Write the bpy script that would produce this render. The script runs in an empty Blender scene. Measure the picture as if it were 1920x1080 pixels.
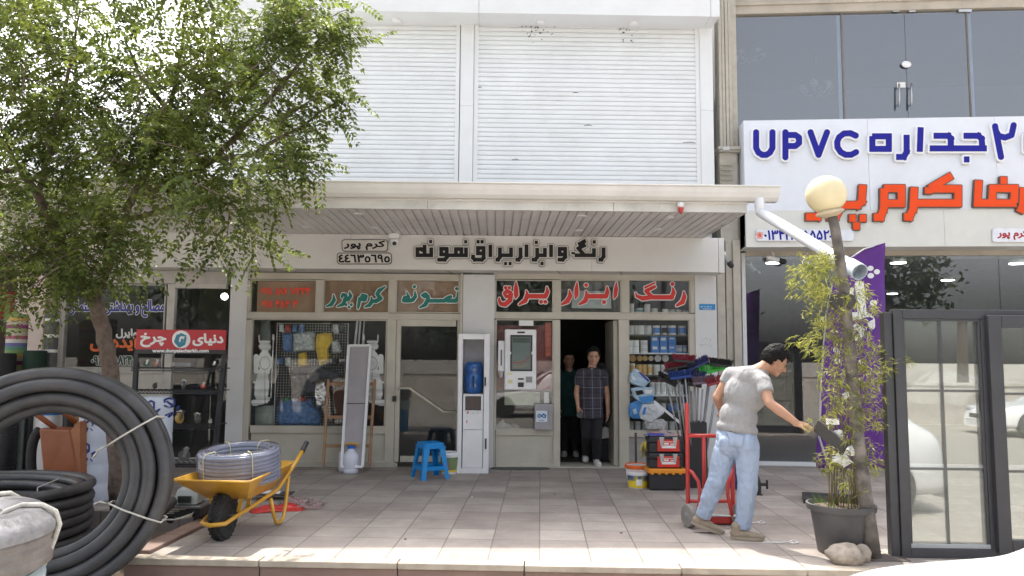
import bpy, math, random
import numpy as np
from mathutils import Vector, Matrix, Euler
R = math.radians; SC = bpy.context.scene; COL = SC.collection
rnd = random.Random(11)

# ------------------------------------------------------------------ camera, sky, sun, exposure
FPX = 1450.0; CAM = np.array([0.0, -11.3, 1.55])
def _axes():
    p, r, y = R(5.245), R(.404), R(1.163)
    cy, sy = math.cos(y), math.sin(y)
    f = np.array([sy*math.cos(p), cy*math.cos(p), math.sin(p)])
    r0 = np.array([cy, -sy, 0.]); u0 = np.cross(r0, f)
    return math.cos(r)*r0+math.sin(r)*u0, -math.sin(r)*r0+math.cos(r)*u0, f
RT, UP, FW = _axes()
cd = bpy.data.cameras.new('camera'); cam = bpy.data.objects.new('camera', cd); COL.objects.link(cam)
cd.sensor_width = 36; cd.lens = 36*FPX/1920; cd.clip_start = .05; cd.clip_end = 2000
cam.matrix_world = Matrix(((RT[0], UP[0], -FW[0], CAM[0]), (RT[1], UP[1], -FW[1], CAM[1]), (RT[2], UP[2], -FW[2], CAM[2]), (0, 0, 0, 1)))
SC.camera = cam
SUN = Vector((-.16, .50, .85)).normalized()
w = bpy.data.worlds.new('World'); SC.world = w; w.use_nodes = True
nt = w.node_tree; bgn = nt.nodes['Background']
sky = nt.nodes.new('ShaderNodeTexSky'); sky.sky_type = 'NISHITA'; sky.sun_disc = False
sky.sun_elevation = math.asin(SUN.z); sky.sun_rotation = math.atan2(SUN.x, SUN.y)
sky.air_density = 1.0; sky.dust_density = 6.0; sky.ozone_density = 1.0
hs = nt.nodes.new('ShaderNodeHueSaturation'); hs.inputs['Saturation'].default_value = .35
nt.links.new(sky.outputs[0], hs.inputs['Color']); nt.links.new(hs.outputs[0], bgn.inputs[0])
bgn.inputs[1].default_value = .15
sl = bpy.data.lights.new('sun', 'SUN'); sl.energy = 2.05; sl.angle = R(.6); sl.color = (1, .95, .86)
so = bpy.data.objects.new('sun', sl); COL.objects.link(so); so.rotation_euler = SUN.to_track_quat('Z', 'Y').to_euler()
SC.view_settings.view_transform = 'Standard'; SC.view_settings.look = 'None'; SC.view_settings.exposure = 1.86; SC.view_settings.gamma = 1

# ------------------------------------------------------------------ measuring: a photo pixel on a known plane of the place
def ray(u, v): return FW+RT*(u-960)/FPX-UP*(v-540)/FPX
def W(u, v, Y=0.0):
    d = ray(u, v); return Vector(CAM+d*(Y-CAM[1])/d[1])
def G(u, v, z=0.0):
    d = ray(u, v); return Vector(CAM+d*(z-CAM[2])/d[2])
NB0 = Vector((3.95, .35, 0)); NBA = R(5.5)              # the neighbour's front line: a point and its turn
NBX = Vector((math.cos(NBA), -math.sin(NBA), 0)); NBN = Vector((-math.sin(NBA), -math.cos(NBA), 0))
def NW(u, v, off=0.0):                                   # pixel on the neighbour's front, off metres proud of it
    d = Vector(ray(u, v)); c = Vector(CAM); q = NB0+NBN*off
    return c+d*((q-c).dot(NBN)/d.dot(NBN))
def NL(u, v, off=0.0):                                   # the same as (along, height)
    p = NW(u, v, off)-NB0; return p.dot(NBX), p.z

# ------------------------------------------------------------------ materials
MATS = {}
def mat(name, col, rough=.55, metal=0., var=.12, scale=6., bump=0., spec=.5, dirt=0., dirtcol=(.12, .1, .08), trans=0., island=0., coat=0., col2=None, fold=0.):
    if name in MATS: return MATS[name]
    m = bpy.data.materials.new(name); m.use_nodes = True; MATS[name] = m
    n = m.node_tree.nodes; l = m.node_tree.links; b = n['Principled BSDF']
    b.inputs['Roughness'].default_value = rough; b.inputs['Metallic'].default_value = metal
    b.inputs['Specular IOR Level'].default_value = spec; b.inputs['Coat Weight'].default_value = coat
    g = n.new('ShaderNodeNewGeometry')
    t = n.new('ShaderNodeTexNoise'); t.inputs['Scale'].default_value = scale; t.inputs['Detail'].default_value = 6
    l.new(g.outputs['Position'], t.inputs['Vector'])
    mr = n.new('ShaderNodeMapRange'); mr.inputs[1].default_value = .3; mr.inputs[2].default_value = .7
    l.new(t.outputs['Fac'], mr.inputs[0])
    mx = n.new('ShaderNodeMix'); mx.data_type = 'RGBA'
    c1 = [max(0, c*(1-var)) for c in col]; c2 = [min(1, c*(1+var)) for c in (col2 or col)]
    mx.inputs[6].default_value = (*c1, 1); mx.inputs[7].default_value = (*c2, 1)
    l.new(mr.outputs[0], mx.inputs[0]); out = mx.outputs[2]
    if island:
        hv = n.new('ShaderNodeHueSaturation'); a = n.new('ShaderNodeMapRange')
        a.inputs[3].default_value = 1-island; a.inputs[4].default_value = 1+island
        l.new(g.outputs['Random Per Island'], a.inputs[0]); l.new(a.outputs[0], hv.inputs['Value'])
        l.new(out, hv.inputs['Color']); out = hv.outputs[0]
    if dirt:
        t2 = n.new('ShaderNodeTexNoise'); t2.inputs['Scale'].default_value = 2.3; t2.inputs['Detail'].default_value = 9; t2.inputs['Roughness'].default_value = .7
        l.new(g.outputs['Position'], t2.inputs['Vector'])
        r2 = n.new('ShaderNodeMapRange'); r2.inputs[1].default_value = .5; r2.inputs[2].default_value = .78; r2.inputs[4].default_value = dirt
        l.new(t2.outputs['Fac'], r2.inputs[0])
        m2 = n.new('ShaderNodeMix'); m2.data_type = 'RGBA'; m2.inputs[7].default_value = (*dirtcol, 1)
        l.new(r2.outputs[0], m2.inputs[0]); l.new(out, m2.inputs[6]); out = m2.outputs[2]
    l.new(out, b.inputs['Base Color'])
    if bump:
        bn = n.new('ShaderNodeBump'); bn.inputs['Strength'].default_value = bump; bn.inputs['Distance'].default_value = .02
        l.new(t.outputs['Fac'], bn.inputs['Height']); l.new(bn.outputs[0], b.inputs['Normal'])
    if fold:                                            # soft cloth creases, drawn out along one direction
        mp = n.new('ShaderNodeMapping'); mp.inputs['Rotation'].default_value = (.5, .6, .3); mp.inputs['Scale'].default_value = (1.0, 1.0, .28); l.new(g.outputs['Position'], mp.inputs['Vector'])
        t3 = n.new('ShaderNodeTexNoise'); t3.inputs['Scale'].default_value = 16; t3.inputs['Detail'].default_value = 3; t3.inputs['Distortion'].default_value = .6; l.new(mp.outputs[0], t3.inputs['Vector'])
        b3 = n.new('ShaderNodeBump'); b3.inputs['Strength'].default_value = fold; b3.inputs['Distance'].default_value = .05; l.new(t3.outputs['Fac'], b3.inputs['Height']); l.new(b3.outputs[0], b.inputs['Normal'])
    if trans:
        tr = n.new('ShaderNodeBsdfTranslucent'); l.new(out, tr.inputs[0]); ms = n.new('ShaderNodeMixShader'); ms.inputs[0].default_value = trans
        l.new(b.outputs[0], ms.inputs[1]); l.new(tr.outputs[0], ms.inputs[2]); l.new(ms.outputs[0], n['Material Output'].inputs[0])
    return m
def glass(name, tint=(.9, .93, .92), ior=1.6, rough=.0, alpha=None, film=None):
    if name in MATS: return MATS[name]
    m = bpy.data.materials.new(name); m.use_nodes = True; MATS[name] = m
    n = m.node_tree.nodes; l = m.node_tree.links; n.remove(n['Principled BSDF'])
    tr = n.new('ShaderNodeBsdfTransparent'); tr.inputs[0].default_value = (*tint, 1)
    gl = n.new('ShaderNodeBsdfGlossy'); gl.inputs['Roughness'].default_value = rough
    fr = n.new('ShaderNodeFresnel'); fr.inputs[0].default_value = ior
    ms = n.new('ShaderNodeMixShader'); gb = n.new('ShaderNodeNewGeometry'); mf = n.new('ShaderNodeMath'); mf.operation = 'MULTIPLY_ADD'; mf.inputs[1].default_value = -1; mf.inputs[2].default_value = 1; l.new(gb.outputs['Backfacing'], mf.inputs[0])
    mm_ = n.new('ShaderNodeMath'); mm_.operation = 'MULTIPLY'; l.new(mf.outputs[0], mm_.inputs[0]); l.new(fr.outputs[0], mm_.inputs[1])   # reflect at the outer face only
    l.new(mm_.outputs[0], ms.inputs[0]); l.new(gl.outputs[0], ms.inputs[2])
    if film:                                            # scattering share: dust, thin plastic, and reflected sky painted into upper panes
        d = n.new('ShaderNodeBsdfDiffuse'); d.inputs[0].default_value = (*film[0], 1); m2 = n.new('ShaderNodeMixShader'); m2.inputs[0].default_value = film[1]
        l.new(tr.outputs[0], m2.inputs[1]); l.new(d.outputs[0], m2.inputs[2]); l.new(m2.outputs[0], ms.inputs[1])
    else: l.new(tr.outputs[0], ms.inputs[1])
    l.new(ms.outputs[0], n['Material Output'].inputs[0]); return m
def emit(name, col, s):
    if name in MATS: return MATS[name]
    m = bpy.data.materials.new(name); m.use_nodes = True; MATS[name] = m
    b = m.node_tree.nodes['Principled BSDF']; b.inputs['Base Color'].default_value = (*col, 1)
    b.inputs['Emission Color'].default_value = (*col, 1); b.inputs['Emission Strength'].default_value = s; return m

# ------------------------------------------------------------------ objects
def root_of(o):
    while o.parent: o = o.parent
    return o
def tag(o, label=None, cat=None, group=None, kind=None):
    if label: o['label'] = label
    if cat: o['category'] = cat
    if group: o['group'] = group
    if kind: o['kind'] = kind
    return o
def thing(name, label, cat, loc=(0, 0, 0), group=None, rz=0):
    o = bpy.data.objects.new(name, None); COL.objects.link(o); o.location = loc; o.rotation_euler.z = rz; o.empty_display_size = .1
    return tag(o, label, cat, group)
def copy_tree(o, parent=None):
    c = o.copy(); COL.objects.link(c)
    if parent: c.parent = parent
    for ch in [x for x in bpy.data.objects if x.parent == o]: copy_tree(ch, c)
    return c
class MB:
    def __init__(s): s.v = []; s.f = []; s.k = []; s.i = 0
    def add(s, vs, fs):
        n = len(s.v); s.v += [tuple(p) for p in vs]; s.f += [tuple(i+n for i in f) for f in fs]; s.k += [s.i]*len(fs); return s
    def box(s, x0, x1, y0, y1, z0, z1, M=None):
        vs = [Vector((x, y, z)) for z in (z0, z1) for y in (y0, y1) for x in (x0, x1)]
        if M: vs = [M @ p for p in vs]
        return s.add(vs, [(0, 2, 3, 1), (4, 5, 7, 6), (0, 1, 5, 4), (2, 6, 7, 3), (0, 4, 6, 2), (1, 3, 7, 5)])
    def bar(s, a, b, w, h, up=(0, 0, 1)):               # square bar from a to b
        a = Vector(a); b = Vector(b); d = (b-a).normalized(); x = d.cross(Vector(up))
        x = x.normalized() if x.length > 1e-4 else Vector((1, 0, 0)); y = x.cross(d)
        q = [(-w/2, -h/2), (w/2, -h/2), (w/2, h/2), (-w/2, h/2)]
        return s.add([p+x*i+y*j for p in (a, b) for i, j in q], [(3, 2, 1, 0), (4, 5, 6, 7), (0, 1, 5, 4), (1, 2, 6, 5), (2, 3, 7, 6), (3, 0, 4, 7)])
    def tube(s, pts, r, n=8, close=False, cap=True):
        P = [Vector(p) for p in pts]; m = len(P); rs = r if hasattr(r, '__len__') else [r]*m; vs = []; up = None
        for i, p in enumerate(P):
            if close: d = P[(i+1) % m]-P[i-1]
            else: d = P[min(i+1, m-1)]-P[max(i-1, 0)]
            d.normalize()
            if up is None: up = d.orthogonal().normalized()
            up = (up-d*up.dot(d)); up = up.normalized() if up.length > 1e-5 else d.orthogonal().normalized()
            x = d.cross(up)
            vs += [p+(up*math.cos(2*math.pi*k/n)+x*math.sin(2*math.pi*k/n))*rs[i] for k in range(n)]
        fs = []
        for i in range(m if close else m-1):
            for k in range(n):
                a = i*n+k; b = i*n+(k+1) % n; j = (i+1) % m
                fs.append((a, b, j*n+(k+1) % n, j*n+k))
        if cap and not close: fs += [tuple(range(n-1, -1, -1)), tuple(range((m-1)*n, m*n))]
        return s.add(vs, fs)
    def lathe(s, prof, org=(0, 0, 0), M=None, n=24, sx=1, sy=1, cap=True):   # prof: (r, z) from bottom to top
        vs = []; fs = []; o = Vector(org)
        for r, z in prof:
            for k in range(n):
                a = 2*math.pi*k/n; p = Vector((r*math.cos(a)*sx, r*math.sin(a)*sy, z))
                vs.append(o+(M @ p if M else p))
        for i in range(len(prof)-1):
            for k in range(n):
                fs.append((i*n+k, i*n+(k+1) % n, (i+1)*n+(k+1) % n, (i+1)*n+k))
        if cap and prof[0][0] > 1e-5: fs.append(tuple(range(n-1, -1, -1)))
        if cap and prof[-1][0] > 1e-5: fs.append(tuple(range((len(prof)-1)*n, len(prof)*n)))
        return s.add(vs, fs)
    def ball(s, c, r, n=16, M=None):
        rx, ry, rz = r if hasattr(r, '__len__') else (r, r, r); m = n//2; vs = []; fs = []; c = Vector(c)
        for i in range(m+1):
            t = math.pi*i/m
            for k in range(n):
                a = 2*math.pi*k/n; p = Vector((rx*math.sin(t)*math.cos(a), ry*math.sin(t)*math.sin(a), -rz*math.cos(t))); vs.append(c+(M @ p if M else p))
        for i in range(m):
            for k in range(n): fs.append((i*n+k, i*n+(k+1) % n, (i+1)*n+(k+1) % n, (i+1)*n+k))
        return s.add(vs, fs)
    def limb(s, a, b, ra, rb, n=14):                    # round-ended tapered limb
        a = Vector(a); b = Vector(b); d = b-a; L = d.length or 1e-4; q = d.to_track_quat('Z', 'Y').to_matrix()
        pr = [(ra*math.sin(t), -ra*math.cos(t)) for t in [math.pi/2*i/4 for i in range(5)]]+[(rb*math.cos(t), L+rb*math.sin(t)) for t in [math.pi/2*i/4 for i in range(5)]]
        pr[0] = (1e-6, pr[0][1]); pr[-1] = (1e-6, pr[-1][1])
        return s.lathe(pr, a, q, n)
    def chain(s, pts, n=14):                            # pts: (point, radius)
        for (a, ra), (b, rb) in zip(pts, pts[1:]): s.limb(a, b, ra, rb, n)
        return s
    def prism(s, poly, fn):                             # poly in 2D, fn(x, y, side) -> 3D, side 0 / 1
        n = len(poly); vs = [fn(x, y, k) for k in (0, 1) for x, y in poly]
        return s.add(vs, [tuple(range(n)), tuple(range(2*n-1, n-1, -1))]+[(i, i+n, (i+1) % n+n, (i+1) % n) for i in range(n)])
    def build(s, name, m, parent=None, smooth=False, bev=0., mods=None):
        off = root_of(parent).location if parent else Vector((0, 0, 0))
        me = bpy.data.meshes.new(name); me.from_pydata([(x-off.x, y-off.y, z-off.z) for x, y, z in s.v], [], s.f)
        ms = m if isinstance(m, (list, tuple)) else [m]
        for q in ms: me.materials.append(q)
        if len(ms) > 1: me.polygons.foreach_set('material_index', s.k)
        if smooth: me.polygons.foreach_set('use_smooth', [True]*len(me.polygons))
        me.update(); o = bpy.data.objects.new(name, me); COL.objects.link(o)
        if parent: o.parent = parent
        if bev:
            b = o.modifiers.new('bevel', 'BEVEL'); b.width = bev; b.segments = 2; b.limit_method = 'ANGLE'; b.angle_limit = R(40)
        if smooth == 2:                                 # smooth but keep sharp edges
            e = o.modifiers.new('split', 'EDGE_SPLIT'); e.split_angle = R(42)
        return o
def arc(c, r, a0, a1, n, ax=(1, 0, 0), ay=(0, 0, 1)):
    c = Vector(c); ax = Vector(ax); ay = Vector(ay)
    return [c+ax*r*math.cos(R(a0+(a1-a0)*i/n))+ay*r*math.sin(R(a0+(a1-a0)*i/n)) for i in range(n+1)]
def bez(p0, p1, p2, n=8):
    p0, p1, p2 = Vector(p0), Vector(p1), Vector(p2)
    return [p0*(1-t)**2+p1*2*t*(1-t)+p2*t*t for t in [i/n for i in range(n+1)]]
def rot(p, ax, a): return Matrix.Rotation(a, 3, ax) @ Vector(p)

# ------------------------------------------------------------------ lettering: distance fields -> solid letters
FA = {}
for ch, b_ in (('ا', 0xFE8D), ('آ', 0xFE81), ('د', 0xFEA9), ('ر', 0xFEAD), ('ز', 0xFEAF), ('و', 0xFEED)): FA[ch] = (b_, b_+1)
for ch, b_ in (('ب', 0xFE8F), ('ت', 0xFE95), ('ج', 0xFE9D), ('ح', 0xFEA1), ('خ', 0xFEA5), ('س', 0xFEB1), ('ش', 0xFEB5), ('ص', 0xFEB9), ('ض', 0xFEBD), ('ق', 0xFED5), ('ل', 0xFEDD), ('م', 0xFEE1), ('ن', 0xFEE5), ('ه', 0xFEE9), ('پ', 0xFB56), ('چ', 0xFB7A), ('ک', 0xFB8E), ('گ', 0xFB92), ('ی', 0xFBFC)): FA[ch] = tuple(range(b_, b_+4))
def fa(s):
    out = []
    for i, c in enumerate(s):
        if c not in FA: out.append(c); continue
        f = FA[c]; prev = i > 0 and len(FA.get(s[i-1], ())) == 4; nxt = i < len(s)-1 and s[i+1] in FA and len(f) == 4
        out.append(chr(f[(3 if nxt else 1) if prev else (2 if nxt else 0)]))
    return ''.join(reversed(out))
def fw(*ws): return ' '.join(fa(q) for q in reversed(ws))
def grid(x0, y0, x1, y1, h):
    xs = np.arange(x0, x1+h, h); ys = np.arange(y0, y1+h, h); return np.meshgrid(xs, ys)
def f_strokes(strokes, h=.5, pad=8, sq=False):
    """strokes: lists of (u, v, r); round brush, or square pen when sq"""
    P = [p for st in strokes for p in st]
    X, Y = grid(min(p[0]-p[2] for p in P)-pad, min(p[1]-p[2] for p in P)-pad, max(p[0]+p[2] for p in P)+pad, max(p[1]+p[2] for p in P)+pad, h)
    D = np.full(X.shape, 1e9)
    for st in strokes:
        if len(st) == 1: st = [st[0], (st[0][0]+1e-3, st[0][1], st[0][2])]
        for i in range(len(st)-1):
            ax, ay, ra = st[i]; bx, by, rb = st[i+1]; dx, dy = bx-ax, by-ay; L = math.hypot(dx, dy) or 1e-6
            t = ((X-ax)*dx+(Y-ay)*dy)/L; q = -(X-ax)*dy/L+(Y-ay)*dx/L
            if sq:
                e0 = ra*.9 if (i > 0 or len(st) == 2 and L < .1) else 0; e1 = rb*.9 if (i < len(st)-2 or len(st) == 2 and L < .1) else 0
                qx = np.maximum(-e0-t, t-L-e1); qy = np.abs(q)-ra
                d = np.hypot(np.maximum(qx, 0), np.maximum(qy, 0))+np.minimum(np.maximum(qx, qy), 0)
            else:
                k = np.clip(t/L, 0, 1); d = np.hypot(X-ax-k*dx, Y-ay-k*dy)-(ra+(rb-ra)*k)
            D = np.minimum(D, d)
    return X, Y, D
def f_font(text, box, h=.5, pad=8):
    """built-in font outline fitted into box = (u0, v0, u1, v1)"""
    c = bpy.data.curves.new('t', 'FONT'); c.body = text; o = bpy.data.objects.new('t', c); COL.objects.link(o)
    dg = bpy.context.evaluated_depsgraph_get(); dg.update(); cu = o.to_curve(dg); polys = []
    for sp in cu.splines:
        bp = list(sp.bezier_points)
        if bp:
            pts = []
            for i in range(len(bp)):
                a = bp[i]; b = bp[(i+1) % len(bp)]
                for t in (0, .2, .4, .6, .8):
                    p = a.co*(1-t)**3+a.handle_right*3*t*(1-t)**2+b.handle_left*3*t*t*(1-t)+b.co*t**3; pts.append((p.x, p.y))
        else: pts = [(p.co.x, p.co.y) for p in sp.points]
        polys.append(pts)
    o.to_curve_clear(); COL.objects.unlink(o); bpy.data.objects.remove(o)
    A = np.array([p for q in polys for p in q]); mn = A.min(0); mx = A.max(0); u0, v0, u1, v1 = box
    X, Y = grid(u0-pad, v0-pad, u1+pad, v1+pad, h); D = np.full(X.shape, 1e9); Wn = np.zeros(X.shape)
    for q in polys:
        Q = [(u0+(x-mn[0])/(mx[0]-mn[0])*(u1-u0), v1-(y-mn[1])/(mx[1]-mn[1])*(v1-v0)) for x, y in q]
        for (ax, ay), (bx, by) in zip(Q, Q[1:]+Q[:1]):
            dx, dy = bx-ax, by-ay; L2 = dx*dx+dy*dy
            if L2 < 1e-12: continue
            k = np.clip(((X-ax)*dx+(Y-ay)*dy)/L2, 0, 1); D = np.minimum(D, np.hypot(X-ax-k*dx, Y-ay-k*dy))
            if ay != by:
                up = (ay <= Y) & (by > Y); dn = (by <= Y) & (ay > Y); xc = ax+(Y-ay)*dx/dy
                Wn += (up & (X < xc)).astype(float)-(dn & (X < xc)).astype(float)
    return X, Y, np.where(np.abs(Wn) > .5, -D, D)
def letters(mb, F, fn, iso, t0, t1):
    """solid of the field's inside (distance < iso): faces at fn(u, v, t1), walls back to t0"""
    X, Y, D = F; S = iso-D; I = S > 0; nj, ni = S.shape
    full = I[:-1, :-1] & I[:-1, 1:] & I[1:, :-1] & I[1:, 1:]; some = (I[:-1, :-1] | I[:-1, 1:] | I[1:, :-1] | I[1:, 1:]) & ~full
    for j in range(nj-1):
        i = 0; row = full[j]
        if row.any():
            while i < ni-1:
                if row[i]:
                    k = i
                    while k < ni-1 and row[k]: k += 1
                    q = [(X[j, i], Y[j, i]), (X[j, k], Y[j, i]), (X[j, k], Y[j+1, i]), (X[j, i], Y[j+1, i])]
                    mb.add([fn(u, v, t1) for u, v in q], [(0, 1, 2, 3)]); i = k
                else: i += 1
    for j, i in zip(*np.nonzero(some)):
        cs = [(i, j), (i+1, j), (i+1, j+1), (i, j+1)]; out = []; cr = []
        for a in range(4):
            (i0, j0), (i1, j1) = cs[a], cs[(a+1) % 4]; s0, s1 = S[j0, i0], S[j1, i1]; p0 = (X[j0, i0], Y[j0, i0]); p1 = (X[j1, i1], Y[j1, i1])
            if s0 > 0: out.append(p0)
            if (s0 > 0) != (s1 > 0):
                t = s0/(s0-s1); p = (p0[0]+(p1[0]-p0[0])*t, p0[1]+(p1[1]-p0[1])*t); out.append(p); cr.append((p, s0 > 0))
        if len(out) >= 3: mb.add([fn(u, v, t1) for u, v in out], [tuple(range(len(out)))])
        if t1 != t0 and len(cr) >= 2:
            for a in range(0, len(cr)-1, 2):
                p, q = cr[a][0], cr[a+1][0]; mb.add([fn(*p, t1), fn(*q, t1), fn(*q, t0), fn(*p, t0)], [(0, 1, 2, 3)])
    return mb
def onY(Y): return lambda u, v, t: W(u, v, Y)+Vector((0, -t, 0))
def onN(off): return lambda u, v, t: NW(u, v, off)+NBN*t
def zoomst(ox, oy, k, strokes, r=None): return [[(ox+p[0]/k, oy+p[1]/k, (p[2] if len(p) > 2 else r)/k) for p in st] for st in strokes]
# ------------------------------------------------------------------ shared materials
M_CREAM = mat('cream_painted_aluminium', (.50, .47, .40), .45, var=.08, scale=3, dirt=.25, dirtcol=(.25, .2, .14))
M_CLAD = mat('white_composite_panel', (.72, .73, .74), .4, var=.03, scale=2, dirt=.12, dirtcol=(.4, .37, .33))
M_CLADLOW = mat('grey_white_panel', (.62, .62, .62), .42, var=.04, scale=2, dirt=.15, dirtcol=(.4, .36, .3))
M_FASCIA = mat('offwhite_sign_panel', (.66, .655, .64), .45, var=.04, scale=1.5, dirt=.15, dirtcol=(.36, .31, .26))
M_GUTTER = mat('cream_gutter_metal', (.70, .68, .65), .45, var=.08, scale=2, dirt=.2, dirtcol=(.3, .25, .2))
M_SOFFIT = mat('ribbed_soffit', (.70, .68, .66), .5, var=.1, scale=1.2, dirt=.35, dirtcol=(.2, .16, .14))
M_STRIP = mat('galvanised_strip', (.62, .61, .58), .45, var=.12, scale=2.5, dirt=.5, dirtcol=(.2, .18, .15))
M_SHUT = mat('white_shutter_paint', (.74, .76, .78), .4, var=.04, scale=1.5, dirt=.22, dirtcol=(.45, .42, .38))
M_DARK = mat('dark_interior', (.035, .033, .035), .9, var=.2)
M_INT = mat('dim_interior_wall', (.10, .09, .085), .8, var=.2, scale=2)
M_STONE = mat('beige_stone', (.45, .42, .36), .7, var=.10, scale=9, bump=.15, dirt=.3, dirtcol=(.25, .2, .15))
M_GLASS = glass('shop_glass', (.96, .975, .97), 1.7, film=((.5, .5, .48), .02))
M_BLACKP = mat('black_plastic', (.018, .018, .02), .45, var=.2)
M_WHITEP = mat('white_plastic', (.78, .78, .79), .35, var=.03)
M_STEEL = mat('steel', (.5, .5, .5), .3, 1., var=.1)
M_RUBBER = mat('black_rubber', (.025, .024, .024), .8, var=.3, scale=30, bump=.2)
M_PAPER = mat('white_paper', (.75, .74, .72), .7, var=.05)

# ------------------------------------------------------------------ ground
KA = R(-3.3); KX = Vector((math.cos(KA), math.sin(KA), 0)); KY = Vector((-math.sin(KA), math.cos(KA), 0)); K0 = Vector((-2.85, -5.10, 0))
def KP(x, y, z=0): return K0+KX*x+KY*y+Vector((0, 0, z))
def tile_mat():
    m = bpy.data.materials.new('pavement_tiles'); m.use_nodes = True; n = m.node_tree.nodes; l = m.node_tree.links; b = n['Principled BSDF']
    tc = n.new('ShaderNodeTexCoord'); br = n.new('ShaderNodeTexBrick'); br.offset = 0; br.squash = 1
    br.inputs['Scale'].default_value = 1; br.inputs['Brick Width'].default_value = .40; br.inputs['Row Height'].default_value = .40
    br.inputs['Mortar Size'].default_value = .007; br.inputs['Mortar Smooth'].default_value = .3; br.inputs['Bias'].default_value = .1
    br.inputs['Color1'].default_value = (.40, .355, .315, 1); br.inputs['Color2'].default_value = (.285, .242, .218, 1); br.inputs['Mortar'].default_value = (.19, .165, .145, 1)
    l.new(tc.outputs['Object'], br.inputs['Vector'])
    ns = n.new('ShaderNodeTexNoise'); ns.inputs['Scale'].default_value = 1.7; ns.inputs['Detail'].default_value = 9; ns.inputs['Roughness'].default_value = .65; l.new(tc.outputs['Object'], ns.inputs['Vector'])
    mr = n.new('ShaderNodeMapRange'); mr.inputs[1].default_value = .3; mr.inputs[2].default_value = .7; mr.inputs[3].default_value = .76; mr.inputs[4].default_value = 1.2; l.new(ns.outputs['Fac'], mr.inputs[0])
    n2 = n.new('ShaderNodeTexNoise'); n2.inputs['Scale'].default_value = 45; n2.inputs['Detail'].default_value = 5; l.new(tc.outputs['Object'], n2.inputs['Vector'])
    m2 = n.new('ShaderNodeMapRange'); m2.inputs[3].default_value = .82; m2.inputs[4].default_value = 1.16; l.new(n2.outputs['Fac'], m2.inputs[0])
    mu = n.new('ShaderNodeMath'); mu.operation = 'MULTIPLY'; l.new(mr.outputs[0], mu.inputs[0]); l.new(m2.outputs[0], mu.inputs[1])
    n3 = n.new('ShaderNodeTexNoise'); n3.inputs['Scale'].default_value = .55; n3.inputs['Detail'].default_value = 12; n3.inputs['Roughness'].default_value = .75; l.new(tc.outputs['Object'], n3.inputs['Vector'])
    m3 = n.new('ShaderNodeMapRange'); m3.inputs[1].default_value = .52; m3.inputs[2].default_value = .72; m3.inputs[3].default_value = 1; m3.inputs[4].default_value = .62; l.new(n3.outputs['Fac'], m3.inputs[0])
    mu0 = mu; mu = n.new('ShaderNodeMath'); mu.operation = 'MULTIPLY'; l.new(mu0.outputs[0], mu.inputs[0]); l.new(m3.outputs[0], mu.inputs[1])
    hv = n.new('ShaderNodeHueSaturation'); l.new(mu.outputs[0], hv.inputs['Value']); l.new(br.outputs['Color'], hv.inputs['Color'])
    l.new(hv.outputs[0], b.inputs['Base Color']); b.inputs['Roughness'].default_value = .75
    sb = n.new('ShaderNodeMath'); sb.operation = 'SUBTRACT'; l.new(n2.outputs['Fac'], sb.inputs[0]); l.new(br.outputs['Fac'], sb.inputs[1])
    bp = n.new('ShaderNodeBump'); bp.inputs['Strength'].default_value = .5; bp.inputs['Distance'].default_value = .006; l.new(sb.outputs[0], bp.inputs['Height']); l.new(bp.outputs[0], b.inputs['Normal'])
    return m
mb = MB()
mb.box(.14, 24, .11, 22, -.2, 0); mb.box(-14, .137, 1.75, 22, -.2, 0)
pav = mb.build('pavement', tile_mat()); pav.location = K0; pav.rotation_euler.z = KA; tag(pav, kind='structure')
M_KERB = mat('worn_kerb_stone', (.42, .36, .29), .8, var=.18, scale=7, bump=.5, dirt=.5, dirtcol=(.2, .15, .12))
M_KERBF = mat('brown_kerb_face', (.25, .165, .135), .75, var=.14, scale=3, bump=.2, dirt=.3, dirtcol=(.14, .1, .085))
mb = MB(); x = .0                                       # kerb: separate stones, slightly uneven
while x < 23:
    L = rnd.uniform(.9, 1.25); d = rnd.uniform(-.006, .006); z = rnd.uniform(.0, .006)
    mb.i = 0; mb.box(x+.004, x+L-.004, -.035+d, .107, -.045, z); mb.i = 1; mb.box(x+.003, x+L-.003, -.012+d, .106, -.42, -.046); x += L
mb.i = 1; y = .12
while y < 1.6:
    L = .55; mb.box(-.03, .134, y, y+L-.006, -.21, .035+rnd.uniform(-.006, .006)); y += L
kb = mb.build('kerb', [M_KERB, M_KERBF], bev=.008); kb.location = K0; kb.rotation_euler.z = KA; tag(kb, kind='structure')
M_ROAD = mat('dusty_asphalt', (.31, .285, .25), .85, var=.25, scale=14, bump=.4)
mb = MB(); mb.add([(-900, -900, -.204), (900, -900, -.204), (900, 900, -.204), (-900, 900, -.204)], [(0, 1, 2, 3)])
tag(mb.build('road', M_ROAD), kind='structure')
M_SOIL = mat('bare_soil', (.13, .095, .07), .95, var=.35, scale=12, bump=.8)
mb = MB(); N = 14
mb.add([KP(-9+8.95*i/N, -.05+1.78*j/6, -.19+.025*rnd.random()) for j in range(7) for i in range(N+1)], [(j*(N+1)+i, j*(N+1)+i+1, (j+1)*(N+1)+i+1, (j+1)*(N+1)+i) for j in range(6) for i in range(N)])
tag(mb.build('bare_soil', M_SOIL, smooth=True), kind='structure')

# ------------------------------------------------------------------ the shop building
B = thing('shop_building', 'white clad two storey shop building with roller shutters above a long cream canopy', 'building')
def xz(u, v, Y=0.): p = W(u, v, Y); return p.x, p.z
def X(u, v=650, Y=0.): return W(u, v, Y).x
def Z(v, u=900, Y=0.): return W(u, v, Y).z
Y0 = 0.0
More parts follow.
